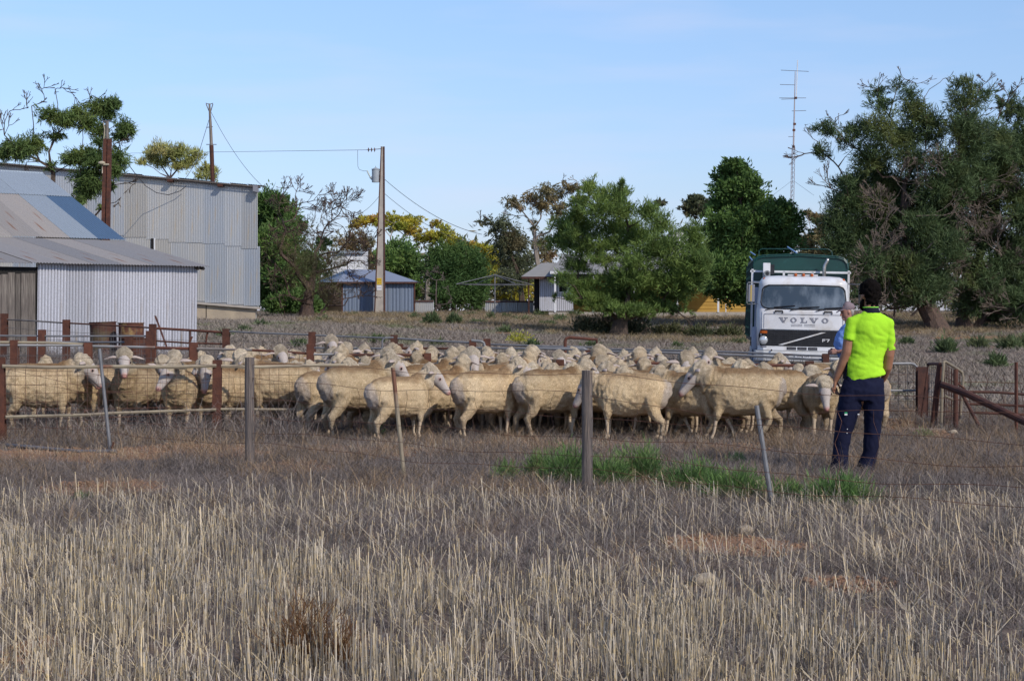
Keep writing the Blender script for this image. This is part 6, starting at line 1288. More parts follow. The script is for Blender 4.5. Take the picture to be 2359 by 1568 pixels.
S('raised', 1215, 27.6, 80, .96, 'brown woolly back and neck humped above the rear rows in the middle')
S('raised', 770, 28.6, 268, 1.04, 'lone sheep head high over the rails in the left middle distance')
S('look_right', 745, 23.3, 50, .98, 'sheep close behind the biggest rump, beside the end of the mesh')
S('raised', 1012, 22.9, 42, .98, 'sheep between the low headed bare rump and the clean rumped one')
S('level', 1200, 23.0, 40, .98, 'sheep squeezed behind the rump left of the right timber post')
S('level', 1352, 23.0, 185, .98, 'sheep right behind the right timber post in the second rank')
S('stride', 1520, 22.5, 178, .98, 'sheep trailing left between the timber post and the striding pair')
S('low', 1655, 22.7, 170, .98, 'sheep tucked behind the shoulder of the foremost striding one')
# the packed rest of the mob: only heads and backs show
rs = random.Random(99); GR_ = 'sheep packed in the rear of the mob'
LM = ((30, 'the left edge'), (120, 'the left drum'), (242, 'the slanting grey picket'), (345, 'the leaning bar'), (446, 'the gate post'), (500, 'the rusty H post'), (575, 'the left timber post'), (640, 'the mesh panel middle'), (713, 'the paired posts'), (800, 'the biggest rump'), (865, 'the dark rear post'), (910, 'the tan picket'), (985, 'the short rusty post'), (1040, 'the second row dark ear'), (1089, 'the twin rear posts'), (1160, 'the clean rumped sheep'), (1235, 'the thin rail stub'), (1290, 'the first rust post'), (1340, 'the right timber post'), (1400, 'the rusty arch gate'), (1469, 'the second rust post'), (1530, 'the left facing heads'), (1600, 'the striding sheep'), (1665, 'the lifted chin'), (1745, 'the leaning grey picket'), (1800, 'the truck headlight'), (1865, 'the truck grille'), (1930, 'the hand of the man'), (1985, 'the man in yellow'))
def autolabel(v, deg, px, Y):
    d = deg % 360; fc = 'right' if d < 45 or d >= 315 else ('away' if d < 135 else ('left' if d < 225 else 'the camera'))
    hd = {'raised': 'high headed ', 'low': 'low headed ', 'graze': 'nose down ', 'turn_left': 'turning ', 'turn_right': 'turning ', 'look_right': 'glancing '}.get(v, '')
    row = 'second row' if Y < 24.6 else ('third row' if Y < 25.8 else ('fourth row' if Y < 27 else ('fifth row' if Y < 28 else 'last row')))
    return hd + 'sheep facing ' + fc + ', ' + row + ', ' + side_of(px, LM)
LABS = {'near': 'sheep in the packed rows just behind the front row, only head and back showing', 'far': 'sheep packed in the rear rows before the grey rails, only its head top showing', 'left': 'sheep crowded behind the rails of the left yard'}
def free(x, y, dmin): return all((x - a) ** 2 + ((y - b_) * 1.0) ** 2 > dmin * dmin for a, b_, _ in SHEEP)
vk = ['level', 'raised', 'look_right', 'low', 'front', 'turn_left', 'turn_right', 'graze', 'front', 'turn_left', 'look_right', 'frontlow']
cnt = 0
for tr_ in range(9000):
    if cnt >= 215: break
    Y = rs.uniform(23.4, 28.8); px = rs.uniform(560, 1990)
    if px < 1000 and Y < 24.9: continue
    if px < 720 and Y > 28.2: continue
    if px > 1740: continue
    if px > 1640 and Y > 26.5: continue
    if px > 1500 and Y > 28.2 and rs.random() < .6: continue
    x = PX(px, Y)
    if not free(x, Y, .52 if Y < 25 else .42): continue
    dg = rs.choice((rs.gauss(265, 35), rs.gauss(180, 30), rs.gauss(10, 30), rs.gauss(250, 30), rs.gauss(200, 40), rs.gauss(80, 30)))
    k = 'left' if px < 1000 else ('near' if Y < 25.8 else 'far')
    vv = rs.choice(vk); put_sheep(vv, x, Y, dg, rs.uniform(.90, 1.02), autolabel(vv, dg, px, Y), {'near': 'sheep in the packed middle rows', 'far': 'sheep in the packed rear rows', 'left': 'sheep crowded in the left yard'}[k]); cnt += 1
for k, (px, Y, dg) in enumerate(((150, 24.4, 180), (385, 25.6, 30), (590, 25.8, 265), (505, 25.9, 250), (30, 24.2, 10), (350, 24.5, 300), (540, 24.0, 200))):
    if free(PX(px, Y), Y, .35): vv = rs.choice(vk); put_sheep(vv, PX(px, Y), Y, dg, 1.0, autolabel(vv, dg, px, Y), 'sheep crowded in the left yard')
print('sheep', len(SHEEP), 'unused', [k for k in V_ if k not in used])
# ------------------------------------------------------------------ stock truck
TW = pmat('white_truck_paint', (.70, .70, .71), (.60, .60, .61), 1.2, .34, c3=(.48, .44, .39), s3=2.0, lo3=.48, hi3=.72, spec=.5)
TG = pmat('dark_green_paint', (.008, .052, .043), (.007, .040, .034), 1.5, .4, c3=(.014, .07, .062), s3=5, lo3=.6, hi3=.7, spec=.5)
TBL = pmat('black_plastic', (.012, .012, .015), (.025, .025, .028), 6, .5); TGREY = pmat('grey_letters', (.22, .22, .25), rough=.4)
TLB = pmat('light_blue_grey_paint', (.36, .40, .50), (.30, .34, .42), 3, .5); CHROME = pmat('dull_chrome', (.50, .48, .44), (.3, .28, .26), 8, .3, metal=.8)
AMBER = pmat('amber_lens', (.45, .10, .02), rough=.2); RUBBER = pmat('tyre_rubber', (.02, .02, .02), (.035, .033, .03), 5, .85)
m, nt, b = mk('windscreen_glass'); b.inputs['Base Color'].default_value = (.025, .035, .045, 1); b.inputs['Roughness'].default_value = .06; b.inputs['Specular IOR Level'].default_value = .8
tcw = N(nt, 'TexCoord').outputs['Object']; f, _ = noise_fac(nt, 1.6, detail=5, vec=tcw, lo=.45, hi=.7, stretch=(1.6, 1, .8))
c = mixc(nt, f, (.035, .05, .062), (.17, .20, .225)); nt.links.new(c, b.inputs['Base Color']); GLASS = m  # pale noise in the glass colour stands in for sky and cab reflections
LENS = pmat('headlamp_glass', (.62, .64, .66), (.5, .52, .55), 30, .12, metal=.4)
YT = 46.7; XT = PX(1845.5, YT) + .03
truck = thing('stock_truck', 'white cabbed stock truck with a green crate, facing the camera', 'truck', (XT, YT, g(XT, YT))); truck.rotation_euler = (0, R(1.15), R(-6.0))
ZS = [(.86, 1.16, .03), (1.30, 1.175, .0), (1.78, 1.175, .0), (1.85, 1.165, .03), (2.42, 1.115, .20), (2.47, 1.115, .185), (2.56, 1.095, .225), (2.63, 1.04, .30), (2.68, .93, .42), (2.70, .7, .6)]
def yf(z): return float(np.interp(z, [q[0] for q in ZS], [q[2] for q in ZS]))
def hw(z): return float(np.interp(z, [q[0] for q in ZS], [q[1] for q in ZS]))
def bow(x, z): t = abs(x) / hw(z); return .05 * t ** 2 + .13 * max(0, t - .86) / .14 * max(0, t - .86) / .14
def fpt(x, z, off=0.0): return Vector((x, yf(z) + bow(x, z) - off, z))
def tadd(ob, par=None): ob.parent = par or truck; return ob
mb = MB(); vs = []; nx = 24
for (z, h_, y0) in ZS:
    xs = np.linspace(-h_, h_, nx); ring = [Vector((x, y0 + .05 * abs(x / h_) ** 2 + .13 * (max(0, abs(x / h_) - .86) / .14) ** 2, z)) for x in xs]
    ring += [Vector((h_, .6, z)), Vector((h_, 1.2, z)), Vector((h_ - .03, 1.62, z)), Vector((-h_ + .03, 1.62, z)), Vector((-h_, 1.2, z)), Vector((-h_, .6, z))]; vs.append(ring)
n = len(vs[0]); fl = []
for i in range(len(vs) - 1):
    for j in range(n): fl.append((i*n + j, i*n + (j+1) % n, (i+1)*n + (j+1) % n, (i+1)*n + j))
fl.append(tuple(reversed(range(n)))); fl.append(tuple((len(vs)-1)*n + j for j in range(n)))
mb.add([p for r_ in vs for p in r_], fl); tadd(mb.build('cab', TW, smooth=True)); mb = None
def fpatch(name, x0, x1, z0, z1, off, mat, nx=16, nz=4, rad=0.0, par=None):
    """panel lying on the bowed cab front, with closed edges"""
    mb = MB(); xs = np.linspace(x0, x1, nx + 1); zs = np.linspace(z0, z1, nz + 1); V = []
    for z in zs:
        for x in xs:
            xx = x
            if rad: 
                dz = min(z - z0, z1 - z); 
                if dz < rad: ins = rad - math.sqrt(max(rad**2 - (rad - dz)**2, 0)); xx = x0 + ins + (x - x0) / (x1 - x0) * (x1 - x0 - 2 * ins)
            V.append(fpt(xx, z, off))
    W = nx + 1; F = [(j*W + i, j*W + i + 1, (j+1)*W + i + 1, (j+1)*W + i) for j in range(nz) for i in range(nx)]
    b0 = len(V); rim = [i for i in range(W)] + [j*W + nx for j in range(1, nz + 1)] + [nz*W + i for i in reversed(range(nx))] + [j*W for j in reversed(range(1, nz))]
    for i in rim: V.append(V[i] + Vector((0, off + .01, 0)))
    k = len(rim); F += [(rim[i], b0 + i, b0 + (i+1) % k, rim[(i+1) % k]) for i in range(k)]
    mb.add(V, F); return tadd(mb.build(name, mat), par)
ws = fpatch('windscreen', -1.075, 1.075, 1.855, 2.435, .010, GLASS, 24, 16, .16)
fr = [ (x0, z0) for x0, z0 in [(-.95, 1.85), (0, 1.835), (.95, 1.85), (1.05, 1.90), (1.085, 2.0), (1.05, 2.33), (1.0, 2.40), (.9, 2.44), (0, 2.455), (-.9, 2.44), (-1.0, 2.40), (-1.05, 2.33), (-1.085, 2.0), (-1.05, 1.90), (-.95, 1.85)]]
mb = MB(); pts = []
for (a, c_) in zip(fr[:-1], fr[1:]):
    for t in np.linspace(0, 1, 5)[:-1]: pts.append(fpt(a[0] + (c_[0] - a[0]) * t, a[1] + (c_[1] - a[1]) * t, .012))
mb.tube(pts + [pts[0]], .017, 6); tadd(mb.build('windscreen_seal', TBL, smooth=True))
for (x0, z0, x1, z1) in ((-.98, 1.80, -.22, 1.925), (-.35, 1.80, .40, 1.905), (.30, 1.79, 1.0, 1.90)):
    mb = MB(); mb.tube([fpt(x0, z0, .03), fpt((x0 + x1) / 2, (z0 + z1) / 2 + .025, .05), fpt(x1, z1, .03)], .010, 4); mb.tube([fpt(x0 + .22, z0 + .075, .05), fpt(x1, z1, .035)], .013, 4); tadd(mb.build('wiper', TBL))
# interior things seen through the glass: pale seat back bars standing behind it
fpatch('bonnet_panel', -1.05, 1.05, 1.315, 1.765, .014, TW, 16, 3)
mb = MB()
for (x0, x1, z) in ((-1.0, 1.0, 1.70),): mb.tube([fpt(x, z, .022) for x in np.linspace(x0, x1, 9)], .006, 4)
mb.tube([fpt(-1.0, z, .022) for z in (1.34, 1.70)], .005, 4); mb.tube([fpt(1.0, z, .022) for z in (1.34, 1.70)], .005, 4); tadd(mb.build('panel_crease', TGREY))
for x0 in (-.63, .62):
    mb = MB(); mb.tube([fpt(x0 - .10, 1.73, .02), fpt(x0 - .095, 1.785, .045), fpt(x0 + .095, 1.785, .045), fpt(x0 + .10, 1.73, .02)], .018, 5); tadd(mb.build('bonnet_handle', TBL))
gr = fpatch('grille', -1.13, 1.13, .885, 1.30, .012, TBL, 20, 3, .05)
for z in np.linspace(.93, 1.26, 7): mb = MB(); mb.tube([fpt(x, z, .018) for x in np.linspace(-.88, .88, 9)], .005, 3); tadd(mb.build('grille_slat', pmat('dark_grey_slat', (.05, .05, .055), rough=.5) if z < .94 else bpy.data.materials['dark_grey_slat']), gr)
for x in np.linspace(-.84, .84, 18): mb = MB(); mb.tube([fpt(x, z, .020) for z in (.90, 1.29)], .003, 3); tadd(mb.build('grille_bar', bpy.data.materials['dark_grey_slat']), gr)
mb = MB(); a, b_ = fpt(-.63, .915, .024), fpt(.58, 1.255, .024); q = Vector((.022, 0, .0)); e = Vector((0, -.016, 0)); w_ = Vector((.12, 0, 0))

for k in range(10):
    t0, t1 = k / 10, (k + 1) / 10; x0_, x1_, z0_, z1_ = -.63 + 1.09 * t0, -.63 + 1.09 * t1, .915 + .34 * t0, .915 + .34 * t1
    q = [fpt(x0_, z0_, .034), fpt(x0_ + .12, z0_, .034), fpt(x1_ + .12, z1_, .034), fpt(x1_, z1_, .034)]; mb.hexa([p + Vector((0, .02, 0)) for p in q] + q)
tadd(mb.build('diagonal_stripe', TW))
def strokes(name, polys, mat, x0, z0, sc, off=.03, th=.012):
    """flat letter from convex polygons in its own 0..1 square"""
    mb = MB()
    for pl in polys:
        P0 = [fpt(x0 + p[0] * sc[0], z0 + p[1] * sc[1], off) for p in pl]; P1 = [p + Vector((0, th, 0)) for p in P0]; n = len(pl)
        mb.add(P0 + P1, [tuple(reversed(range(n))), tuple(range(n, 2*n))] + [(i, (i+1) % n, n + (i+1) % n, n + i) for i in range(n)])
    return tadd(mb.build(name, mat))
LV = [[(.08, .9), (.36, .9), (.66, 0), (.42, 0)], [(.42, 0), (.60, 0), (.90, .9), (.76, .9)], [(0, .86), (.46, .86), (.46, 1), (0, 1)], [(.62, .86), (1, .86), (1, 1), (.62, 1)]]
LL = [[(.18, 0), (.44, 0), (.44, 1), (.18, 1)], [(0, 0), (1, 0), (1, .14), (0, .14)], [(.86, .14), (1, .14), (1, .42), (.90, .42)], [(0, .86), (.62, .86), (.62, 1), (0, 1)]]
LO = []
for k in range(16):
    a0, a1 = 2*math.pi*k/16, 2*math.pi*(k+1)/16; LO.append([(.5 + .5*math.cos(a0), .5 + .5*math.sin(a0)), (.5 + .5*math.cos(a1), .5 + .5*math.sin(a1)), (.5 + .24*math.cos(a1), .5 + .36*math.sin(a1)), (.5 + .24*math.cos(a0), .5 + .36*math.sin(a0))])
for (nm, pl, x0, w_) in (('V', LV, -.621, .224), ('O', LO, -.33, .16), ('L', LL, -.077, .17), ('V', LV, .153, .224), ('O', LO, .464, .17)): strokes('badge_letter', pl, TGREY, x0, 1.49, (w_, .132), .026)
for z in (1.445, 1.405):
    for (x0, x1) in ((-.31, -.03), (.02, .30)): mb = MB(); mb.tube([fpt(x0, z, .02), fpt(x1, z, .02)], .006, 4); tadd(mb.build('badge_line', TGREY))
F_ = [[(0, 0), (.28, 0), (.28, 1), (0, 1)], [(.28, .74), (1, .74), (1, 1), (.28, 1)], [(.28, .36), (.86, .36), (.86, .58), (.28, .58)]]
S_ = [[(0, .74), (1, .74), (1, 1), (0, 1)], [(.66, .74), (1, .74), (.52, 0), (.18, 0)]]
strokes('model_letter', F_, TW, .485, 1.01, (.085, .075)); strokes('model_letter', S_, TW, .585, 1.01, (.085, .075))
for sx in (-1, 1):
    x0 = sx * 1.005; h_ = tadd(bpy.data.objects.new('headlight', None)); COL.objects.link(h_)
    mb = MB(); c0 = fpt(x0, 1.03, .03); mb.disc(c0, (0, 1, 0), .112, .05, 24); o = mb.build('bezel', CHROME); tadd(o, h_)
    mb = MB(); mb.ball(c0 + Vector((0, .0, 0)), (.098, .03, .098), 20, 8); o = mb.build('lens', LENS, smooth=True); tadd(o, h_)
    fpatch('indicator', x0 - .09, x0 + .09, 1.20, 1.27, .03, AMBER, 4, 1); fpatch('fog_light', x0 - .07, x0 + .08, .845, .885, .03, TGREY, 3, 1)
lp = fpatch('lower_panel', -1.15, 1.15, .775, .878, .02, TW, 16, 2)
# (front surface below the first section keeps its depth)
for k in range(3):
    x0 = -.41 + k * .27; s_ = fpatch('air_slot', x0, x0 + .235, .792, .865, .028, TBL, 4, 1); 
    for z in (.81, .83, .85): mb = MB(); mb.tube([fpt(x0 + .02, z, .032), fpt(x0 + .21, z, .032)], .004, 3); tadd(mb.build('slot_fin', TGREY), s_)
mb = MB(); bx = [(-1.24, .28), (-1.2, .10), (-1.0, -.03), (-.5, -.08), (0, -.09), (.5, -.08), (1.0, -.03), (1.2, .10), (1.24, .28)]
V = []; 
for (x, y) in bx: V += [Vector((x, y, .50)), Vector((x, y - .015, .56)), Vector((x, y - .015, .69)), Vector((x, y, .755)), Vector((x, y + .14, .765)), Vector((x, y + .14, .50))]
F = []
for i in range(len(bx) - 1):
    for j in range(6): F.append((i*6 + j, (i+1)*6 + j, (i+1)*6 + (j+1) % 6, i*6 + (j+1) % 6))
F.append(tuple(reversed(range(6)))); F.append(tuple((len(bx)-1)*6 + j for j in range(6))); mb.add(V, F); bp_ = tadd(bevel(mb.build('bumper', pmat('off_white_bumper', (.56, .56, .55), (.46, .46, .45), 3, .45)), .01))
pl = MB(); pl.box((-.20, -.125, .60), (.19, -.112, .70)); np_ = tadd(pl.build('number_plate', TW))
def tx(body, size, x, z, y, mat, par, bold=0.0): 
    o = text_ob('plate_print', body, size, mat, (x, y, z), ext=.001, bold=bold); o.parent = par; return o
tx('USQ·200', .085, -.005, .648, -.1275, TBL, np_, .0008)
for (x0, x1, y0, z0, z1) in ((-.62, -.36, -.12, .63, .67), (.50, 1.05, -.10, .70, .72)): mb = MB(); mb.box((x0, y0, z0), (x1, y0 + .03, z1)); tadd(mb.build('bumper_trim', TBL if z0 > .69 else CHROME))
for x0 in (-.80, .75): mb = MB(); mb.ball((x0, -.09, .775), .025); tadd(mb.build('tow_pin', TBL))
# roof furniture
mb = MB(); mb.box((-.40, .46, 2.70), (.37, .52, 2.735)); tadd(mb.build('light_bar', TW))
for x0 in (-.20, .0, .215, -1.0, 1.02):
    mb = MB(); zz = 2.72 if abs(x0) < .9 else 2.60; yy = .43 if abs(x0) < .9 else .42; mb.ball((x0, yy, zz), (.042, .04, .042)); mb.box((x0 - .03, yy, zz - .05), (x0 + .03, yy + .05, zz + .01)); tadd(mb.build('marker_light', AMBER, smooth=False))
mb = MB(); mb.box((-1.0, 1.65, 2.45), (-.81, 1.85, 3.05)); tadd(bevel(mb.build('air_intake', TW), .01)); mb = MB(); mb.box((-.805, 1.70, 2.75), (-.70, 1.86, 3.01)); tadd(mb.build('intake_side_box', TBL))
mb = MB(); mb.tube([(-.90, 1.30, 2.76), (-.90, 1.64, 2.76)], .085, 16); tadd(mb.build('horn', CHROME)); mb = MB(); mb.disc((-.90, 1.296, 2.76), (0, 1, 0), .05, .01, 14); tadd(mb.build('horn_mouth', TBL))
mb = MB(); mb.tube([(.61, 1.75, 1.2), (.61, 1.75, 2.95), (.63, 1.75, 3.03), (.69, 1.75, 3.14), (.70, 1.75, 3.20)], [.05, .05, .048, .045, .04], 12); tadd(mb.build('exhaust_stack', CHROME, smooth=True))
# mirrors
for sx in (-1, 1):
    xo, xi, z0, z1, y_ = sx * (1.42 if sx < 0 else 1.44), sx * 1.14, 1.94, 2.50, .18
    mb = MB(); mb.tube([(xi, .35, z1), (xo, y_, z1), (xo + sx * .02, y_, z1 - .04), (xo + sx * .02, y_, z0 + .04), (xo, y_, z0), (xi, .35, z0 + .02)], .012, 6); tadd(mb.build('mirror_arm', CHROME))
    mb = MB(); mw = .17 if sx < 0 else .05; mb.box((min(xo - sx*.01, xo - sx*mw), y_ - .02, z0 + .06), (max(xo - sx*.01, xo - sx*mw), y_ + .03, z1 - .05)); mr_ = tadd(bevel(mb.build('mirror', TGREY if sx < 0 else TBL), .01))
    if sx > 0: mr_.scale = (1, 1, 1); continue
    mb = MB(); xm = xo - sx * .08; mb.box((xm - .02, y_ - .026, z0 + .08), (xm + .02, y_ - .021, z1 - .07)); tadd(mb.build('mirror_strip', pmat('yellowed_strip', (.45, .33, .10), rough=.5)), mr_)
# headboard frame
def tube(name, pts, r, mat, n=6, par=None): mb = MB(); mb.tube(pts, r, n); return tadd(mb.build(name, mat), par)
for (a, c_) in (((-1.27, 1.95, 1.1), (-1.27, 1.95, 2.86)), ((1.27, 1.95, 1.1), (1.27, 1.95, 2.86)), ((-1.30, 1.95, 2.83), (1.30, 1.95, 2.83)), ((-.44, 1.95, 2.5), (-.44, 1.95, 2.82)), ((.32, 1.95, 2.5), (.32, 1.95, 2.82)), ((-1.27, 1.95, 2.54), (1.27, 1.95, 2.54)), ((-1.27, 1.95, 2.2), (-1.0, 1.95, 2.2))):
    mb = MB(); a, c_ = Vector(a), Vector(c_); lo = Vector([min(p) for p in zip(a, c_)]) - Vector((.028, .03, .028)); hi = Vector([max(p) for p in zip(a, c_)]) + Vector((.028, .03, .028)); mb.box(lo, hi); tadd(mb.build('headboard_bar', TW))
# crate
prof = [(-1.25, 1.05), (-1.25, 2.95), (-1.22, 3.08), (-1.14, 3.17), (-1.0, 3.215), (0, 3.27), (1.0, 3.215), (1.14, 3.17), (1.22, 3.08), (1.25, 2.95), (1.25, 1.05)]
mb = MB(); n = len(prof); V = [Vector((x, 2.05, z)) for x, z in prof] + [Vector((x, 2.10, z)) for x, z in prof]; mb.add(V, [tuple(reversed(range(n))), tuple(range(n, 2*n))] + [(i, (i+1) % n, n + (i+1) % n, n + i) for i in range(n)]); tadd(mb.build('crate_front', TG))
for k in range(9):
    for sx in (-1, 1): mb = MB(); z = 1.15 + k * .235; x = sx * 1.25; mb.box((min(x, x - sx*.03), 2.11, z), (max(x, x - sx*.03), 8.4, z + .17)); tadd(mb.build('crate_side_board', TG))
for k in range(8):
    for sx in (-1, 1): x = sx * 1.27; y_ = 2.15 + k * .88; mb = MB(); mb.box((x - .02, y_, 1.05), (x + .02, y_ + .06, 3.1)); tadd(mb.build('crate_upright', TG))
for k, y_ in enumerate((2.08, 3.6, 5.2, 6.8, 8.3)): tube('roof_hoop', [(x, y_, z + .04 + .01 * k) for x, z in prof[1:-1]], .028, TG)
for x0 in (-.9, -.3, .35, .95): tube('roof_rail', [(x0, 2.0, 3.26), (x0, 8.3, 3.30)], .024, TG)
tube('top_rail', [(-1.05, 4.0, 3.2), (-1.05, 4.0, 3.44), (-.98, 4.0, 3.50), (.85, 4.0, 3.52), (.95, 4.0, 3.46), (.98, 4.0, 3.25)], .018, TG)
tube('crate_edge', [(x, 2.03, z) for x, z in prof[1:-1]], .022, TG)
SB = pmat('faded_blue_strap', (.10, .20, .38), rough=.7)
tube('blue_strap', [(-.36, 2.02, 3.50), (-.2, 2.0, 3.40), (-.10, 1.99, 3.33)], .022, SB); tube('blue_strap', [(-1.34, 2.02, 3.35), (-1.2, 2.0, 3.26)], .02, SB); tube('blue_strap', [(-1.36, 2.02, 3.22), (-1.28, 2.0, 3.12)], .02, SB)
mb = MB(); mb.box((-1.25, 2.0, .95), (1.25, 8.5, 1.06)); tadd(mb.build('tray', TBL)); mb = MB(); mb.box((-.45, 1.0, .62), (-.35, 8.3, .86)); mb.box((.35, 1.0, .62), (.45, 8.3, .86)); tadd(mb.build('chassis_rail', TBL))
for sx in (-1, 1):
    mb = MB(); pts = [Vector((sx * 1.24, 1.0 + .60 * math.cos(a), .55 + .68 * math.sin(a))) for a in np.linspace(-.2, math.pi + .2, 14)]
    for a, c_ in zip(pts[:-1], pts[1:]): mb.hexa([a, a + Vector((-sx*.35, 0, 0)), c_ + Vector((-sx*.35, 0, 0)), c_, a + Vector((0, 0, .02)), a + Vector((-sx*.35, 0, .02)), c_ + Vector((-sx*.35, 0, .02)), c_ + Vector((0, 0, .02))])
    mb.box((min(sx*1.16, sx*1.30), .42, .78), (max(sx*1.16, sx*1.30), .50, 1.36)); tadd(mb.build('mudguard', TLB))
    for y_ in (1.05, 5.4, 6.7):
        wv = MB(); prof_w = [(-.14, .44), (-.14, .47), (-.10, .50), (.10, .50), (.14, .47), (.14, .44)]; V = []; n = 28
        for (u, rr_) in prof_w:
            for j in range(n): V.append(Vector((u, rr_ * math.cos(2*math.pi*j/n), rr_ * math.sin(2*math.pi*j/n))))
        F = [(i*n+j, i*n+(j+1) % n, (i+1)*n+(j+1) % n, (i+1)*n+j) for i in range(5) for j in range(n)] + [tuple(range(n)), tuple(5*n + j for j in reversed(range(n)))]
        wv.add(V, F); ty = tadd(wv.build('wheel', RUBBER)); ty.location = (sx * 1.02, y_, .50)
        rm = MB(); rm.disc((sx * .135, 0, 0), (sx, 0, 0), .27, .02, 20, .24); rm.disc((sx * .15, 0, 0), (sx, 0, 0), .09, .05, 12); tadd(rm.build('rim', TW), ty)
for x0 in (-1.12,): mb = MB(); mb.box((x0 - .08, 1.66, .9), (x0 + .04, 1.80, 2.4)); tadd(mb.build('side_tank_bracket', TLB))

# ------------------------------------------------------------------ people
def skinmat(name, a, b_): return pmat(name, a, b_, 12, .55, spec=.35)
SK1 = skinmat('tanned_skin', (.34, .165, .095), (.28, .13, .075)); SK2 = skinmat('ruddy_skin', (.42, .22, .16), (.36, .17, .12))
def clothmat(name, c1, c2, scale=10, rough=.85, b_=.3): return pmat(name, c1, c2, scale, rough, bmp=b_, bscale=9, bdist=.02, spec=.15)
HV = clothmat('fluorescent_yellow_cloth', (.40, .74, .035), (.35, .67, .03), 4, .9, .6); NAVY = clothmat('navy_work_cloth', (.007, .008, .024), (.009, .011, .032), 6); BLACKC = clothmat('black_navy_collar', (.008, .010, .018), (.012, .014, .024))
LBLUE = clothmat('light_blue_shirt_cloth', (.20, .33, .66), (.17, .29, .60), 6); LGREY = clothmat('pale_grey_trouser_cloth', (.42, .42, .45), (.36, .36, .40), 6)
HAIR = pmat('black_curly_hair', (.004, .003, .003), (.008, .006, .005), 30, .9, bmp=.6, bscale=60, bdist=.01, spec=.08); BOOT = pmat('brown_boot_leather', (.07, .035, .02), (.045, .03, .022), 8, .7)
CAPM = clothmat('dusty_mauve_cap', (.22, .17, .18), (.17, .13, .14), 8); GHAIR = pmat('grey_hair', (.35, .32, .28), (.25, .22, .2), 40, .8)
def hand(mb, wrist, dirv, wide, curl, side=1, L=1.0):
    """palm, four unequal bent fingers and a thumb leaving the side of the palm"""
    w = Vector(wrist); d = Vector(dirv).normalized(); wd = Vector(wide).normalized(); cu = Vector(curl).normalized()
    kn = w + d * .085 * L; mb.loft([w - d * .02, w + d * .03, kn], [(.022, .020), (.036, .017), (.040, .015)], 10, up=tuple(cu))
    for i, fl in enumerate((.070, .080, .074, .056)):
        a = kn + wd * ((1.5 - i) * .0205) - d * .01; b1 = a + (d * .9 + cu * .3).normalized() * fl * .5 * L; c1 = b1 + (d * .6 + cu * .8).normalized() * fl * .32 * L; e1 = c1 + (d * .25 + cu * 1.0).normalized() * fl * .24 * L
        mb.loft([a, b1, c1, e1], [.0098, .0092, .0085, .0070], 8)
    t0 = w + wd * .026 + d * .025; t1 = t0 + (wd * .75 + d * .7 + cu * .3).normalized() * .035; t2 = t1 + (wd * .15 + d * 1.0 + cu * .45).normalized() * .032; mb.loft([t0, t1, t2], [.013, .0115, .009], 8)
def head_parts(mb, c, fwd, s=1.0):
    c = Vector(c); f = Vector(fwd).normalized(); up = Vector((0, 0, 1)); l = up.cross(f).normalized(); up2 = f.cross(l)
    Q = lambda a, b_, z: c + f * a * s + l * b_ * s + up2 * z * s
    mb.loft([Q(-.015, 0, .105), Q(-.010, 0, .05), Q(.0, 0, -.01), Q(.02, 0, -.06), Q(.035, 0, -.105)], [(.05, .062), (.073, .092), (.074, .092), (.062, .075), (.034, .040)], 16, up=tuple(f))
    mb.loft([Q(.088, 0, .025), Q(.104, 0, -.005), Q(.112, 0, -.025)], [.010, .013, .015], 8); mb.ball(Q(.092, 0, .040), (.02, .04, .012)); mb.ball(Q(.092, 0, -.060), .017); mb.ball(Q(.078, 0, -.092), .022)
    for sg in (1, -1): mb.loft([Q(-.005, sg * .078, .022), Q(-.008, sg * .084, -.002), Q(.0, sg * .079, -.028)], [(.010, .018), (.009, .019), (.007, .010)], 8, up=tuple(f))
    return Q
def finish(mesh, name, mat, parent, wr=0, fr_=(6, 6, 10), seed=0, amp2=0):
    mesh.materials.clear(); mesh.materials.append(mat); mesh.polygons.foreach_set('use_smooth', [True] * len(mesh.polygons)); mesh.name = name
    if wr:
        co, no = mesh_arrays(mesh); sd = Vector((seed, seed * 2, 0)); d = np.array([mnoise.noise(Vector((p[0]*fr_[0], p[1]*fr_[1], p[2]*fr_[2])) + sd) for p in co.tolist()]); d2 = np.array([abs(mnoise.noise(Vector((p[0]*fr_[0]*2.2 + p[2]*6, p[1]*fr_[1]*2, p[2]*fr_[2]*1.8)) + sd)) for p in co.tolist()])
        set_co(mesh, co + no * (wr * d + amp2 * (d2 - .25))[:, None])
    return link_mesh(name, mesh, parent)
YMN = 17.5; XMN = PX(1985, YMN)
# man in the fluorescent shirt, seen from behind
bd = MB(); FWD = Vector((-.50, .86, -.05)); Q = head_parts(bd, (.078, .035, 1.690), FWD)
bd.loft([(.09, .0, 1.46), (.088, .010, 1.55), (.082, .02, 1.63)], [(.066, .062), (.060, .060), (.060, .062)], 12, up=(0, 1, 0))
bd.loft([(.03, 0, .85), (.05, 0, 1.1), (.085, 0, 1.35), (.09, 0, 1.45)], [(.15, .10), (.13, .09), (.16, .095), (.12, .08)], 14, up=(0, 1, 0))
bd.loft([(-.05, 0, 1.43), (-.105, 0, 1.36), (-.125, -.01, 1.26), (-.142, -.015, 1.155), (-.178, .01, 1.04), (-.222, .035, .93), (-.243, .045, .878)], [.058, .058, .056, .052, .049, .037, .029], 12, up=(0, 1, 0))
hand(bd, (-.245, .045, .876), (-.10, .12, -1), (.75, .66, 0), (.85, -.1, -.15))
bd.loft([(.22, 0, 1.43), (.262, 0, 1.34), (.272, -.01, 1.22), (.262, -.01, 1.12), (.252, .03, 1.0), (.238, .085, .92), (.228, .11, .88)], [.058, .056, .053, .049, .046, .035, .028], 12, up=(0, 1, 0))
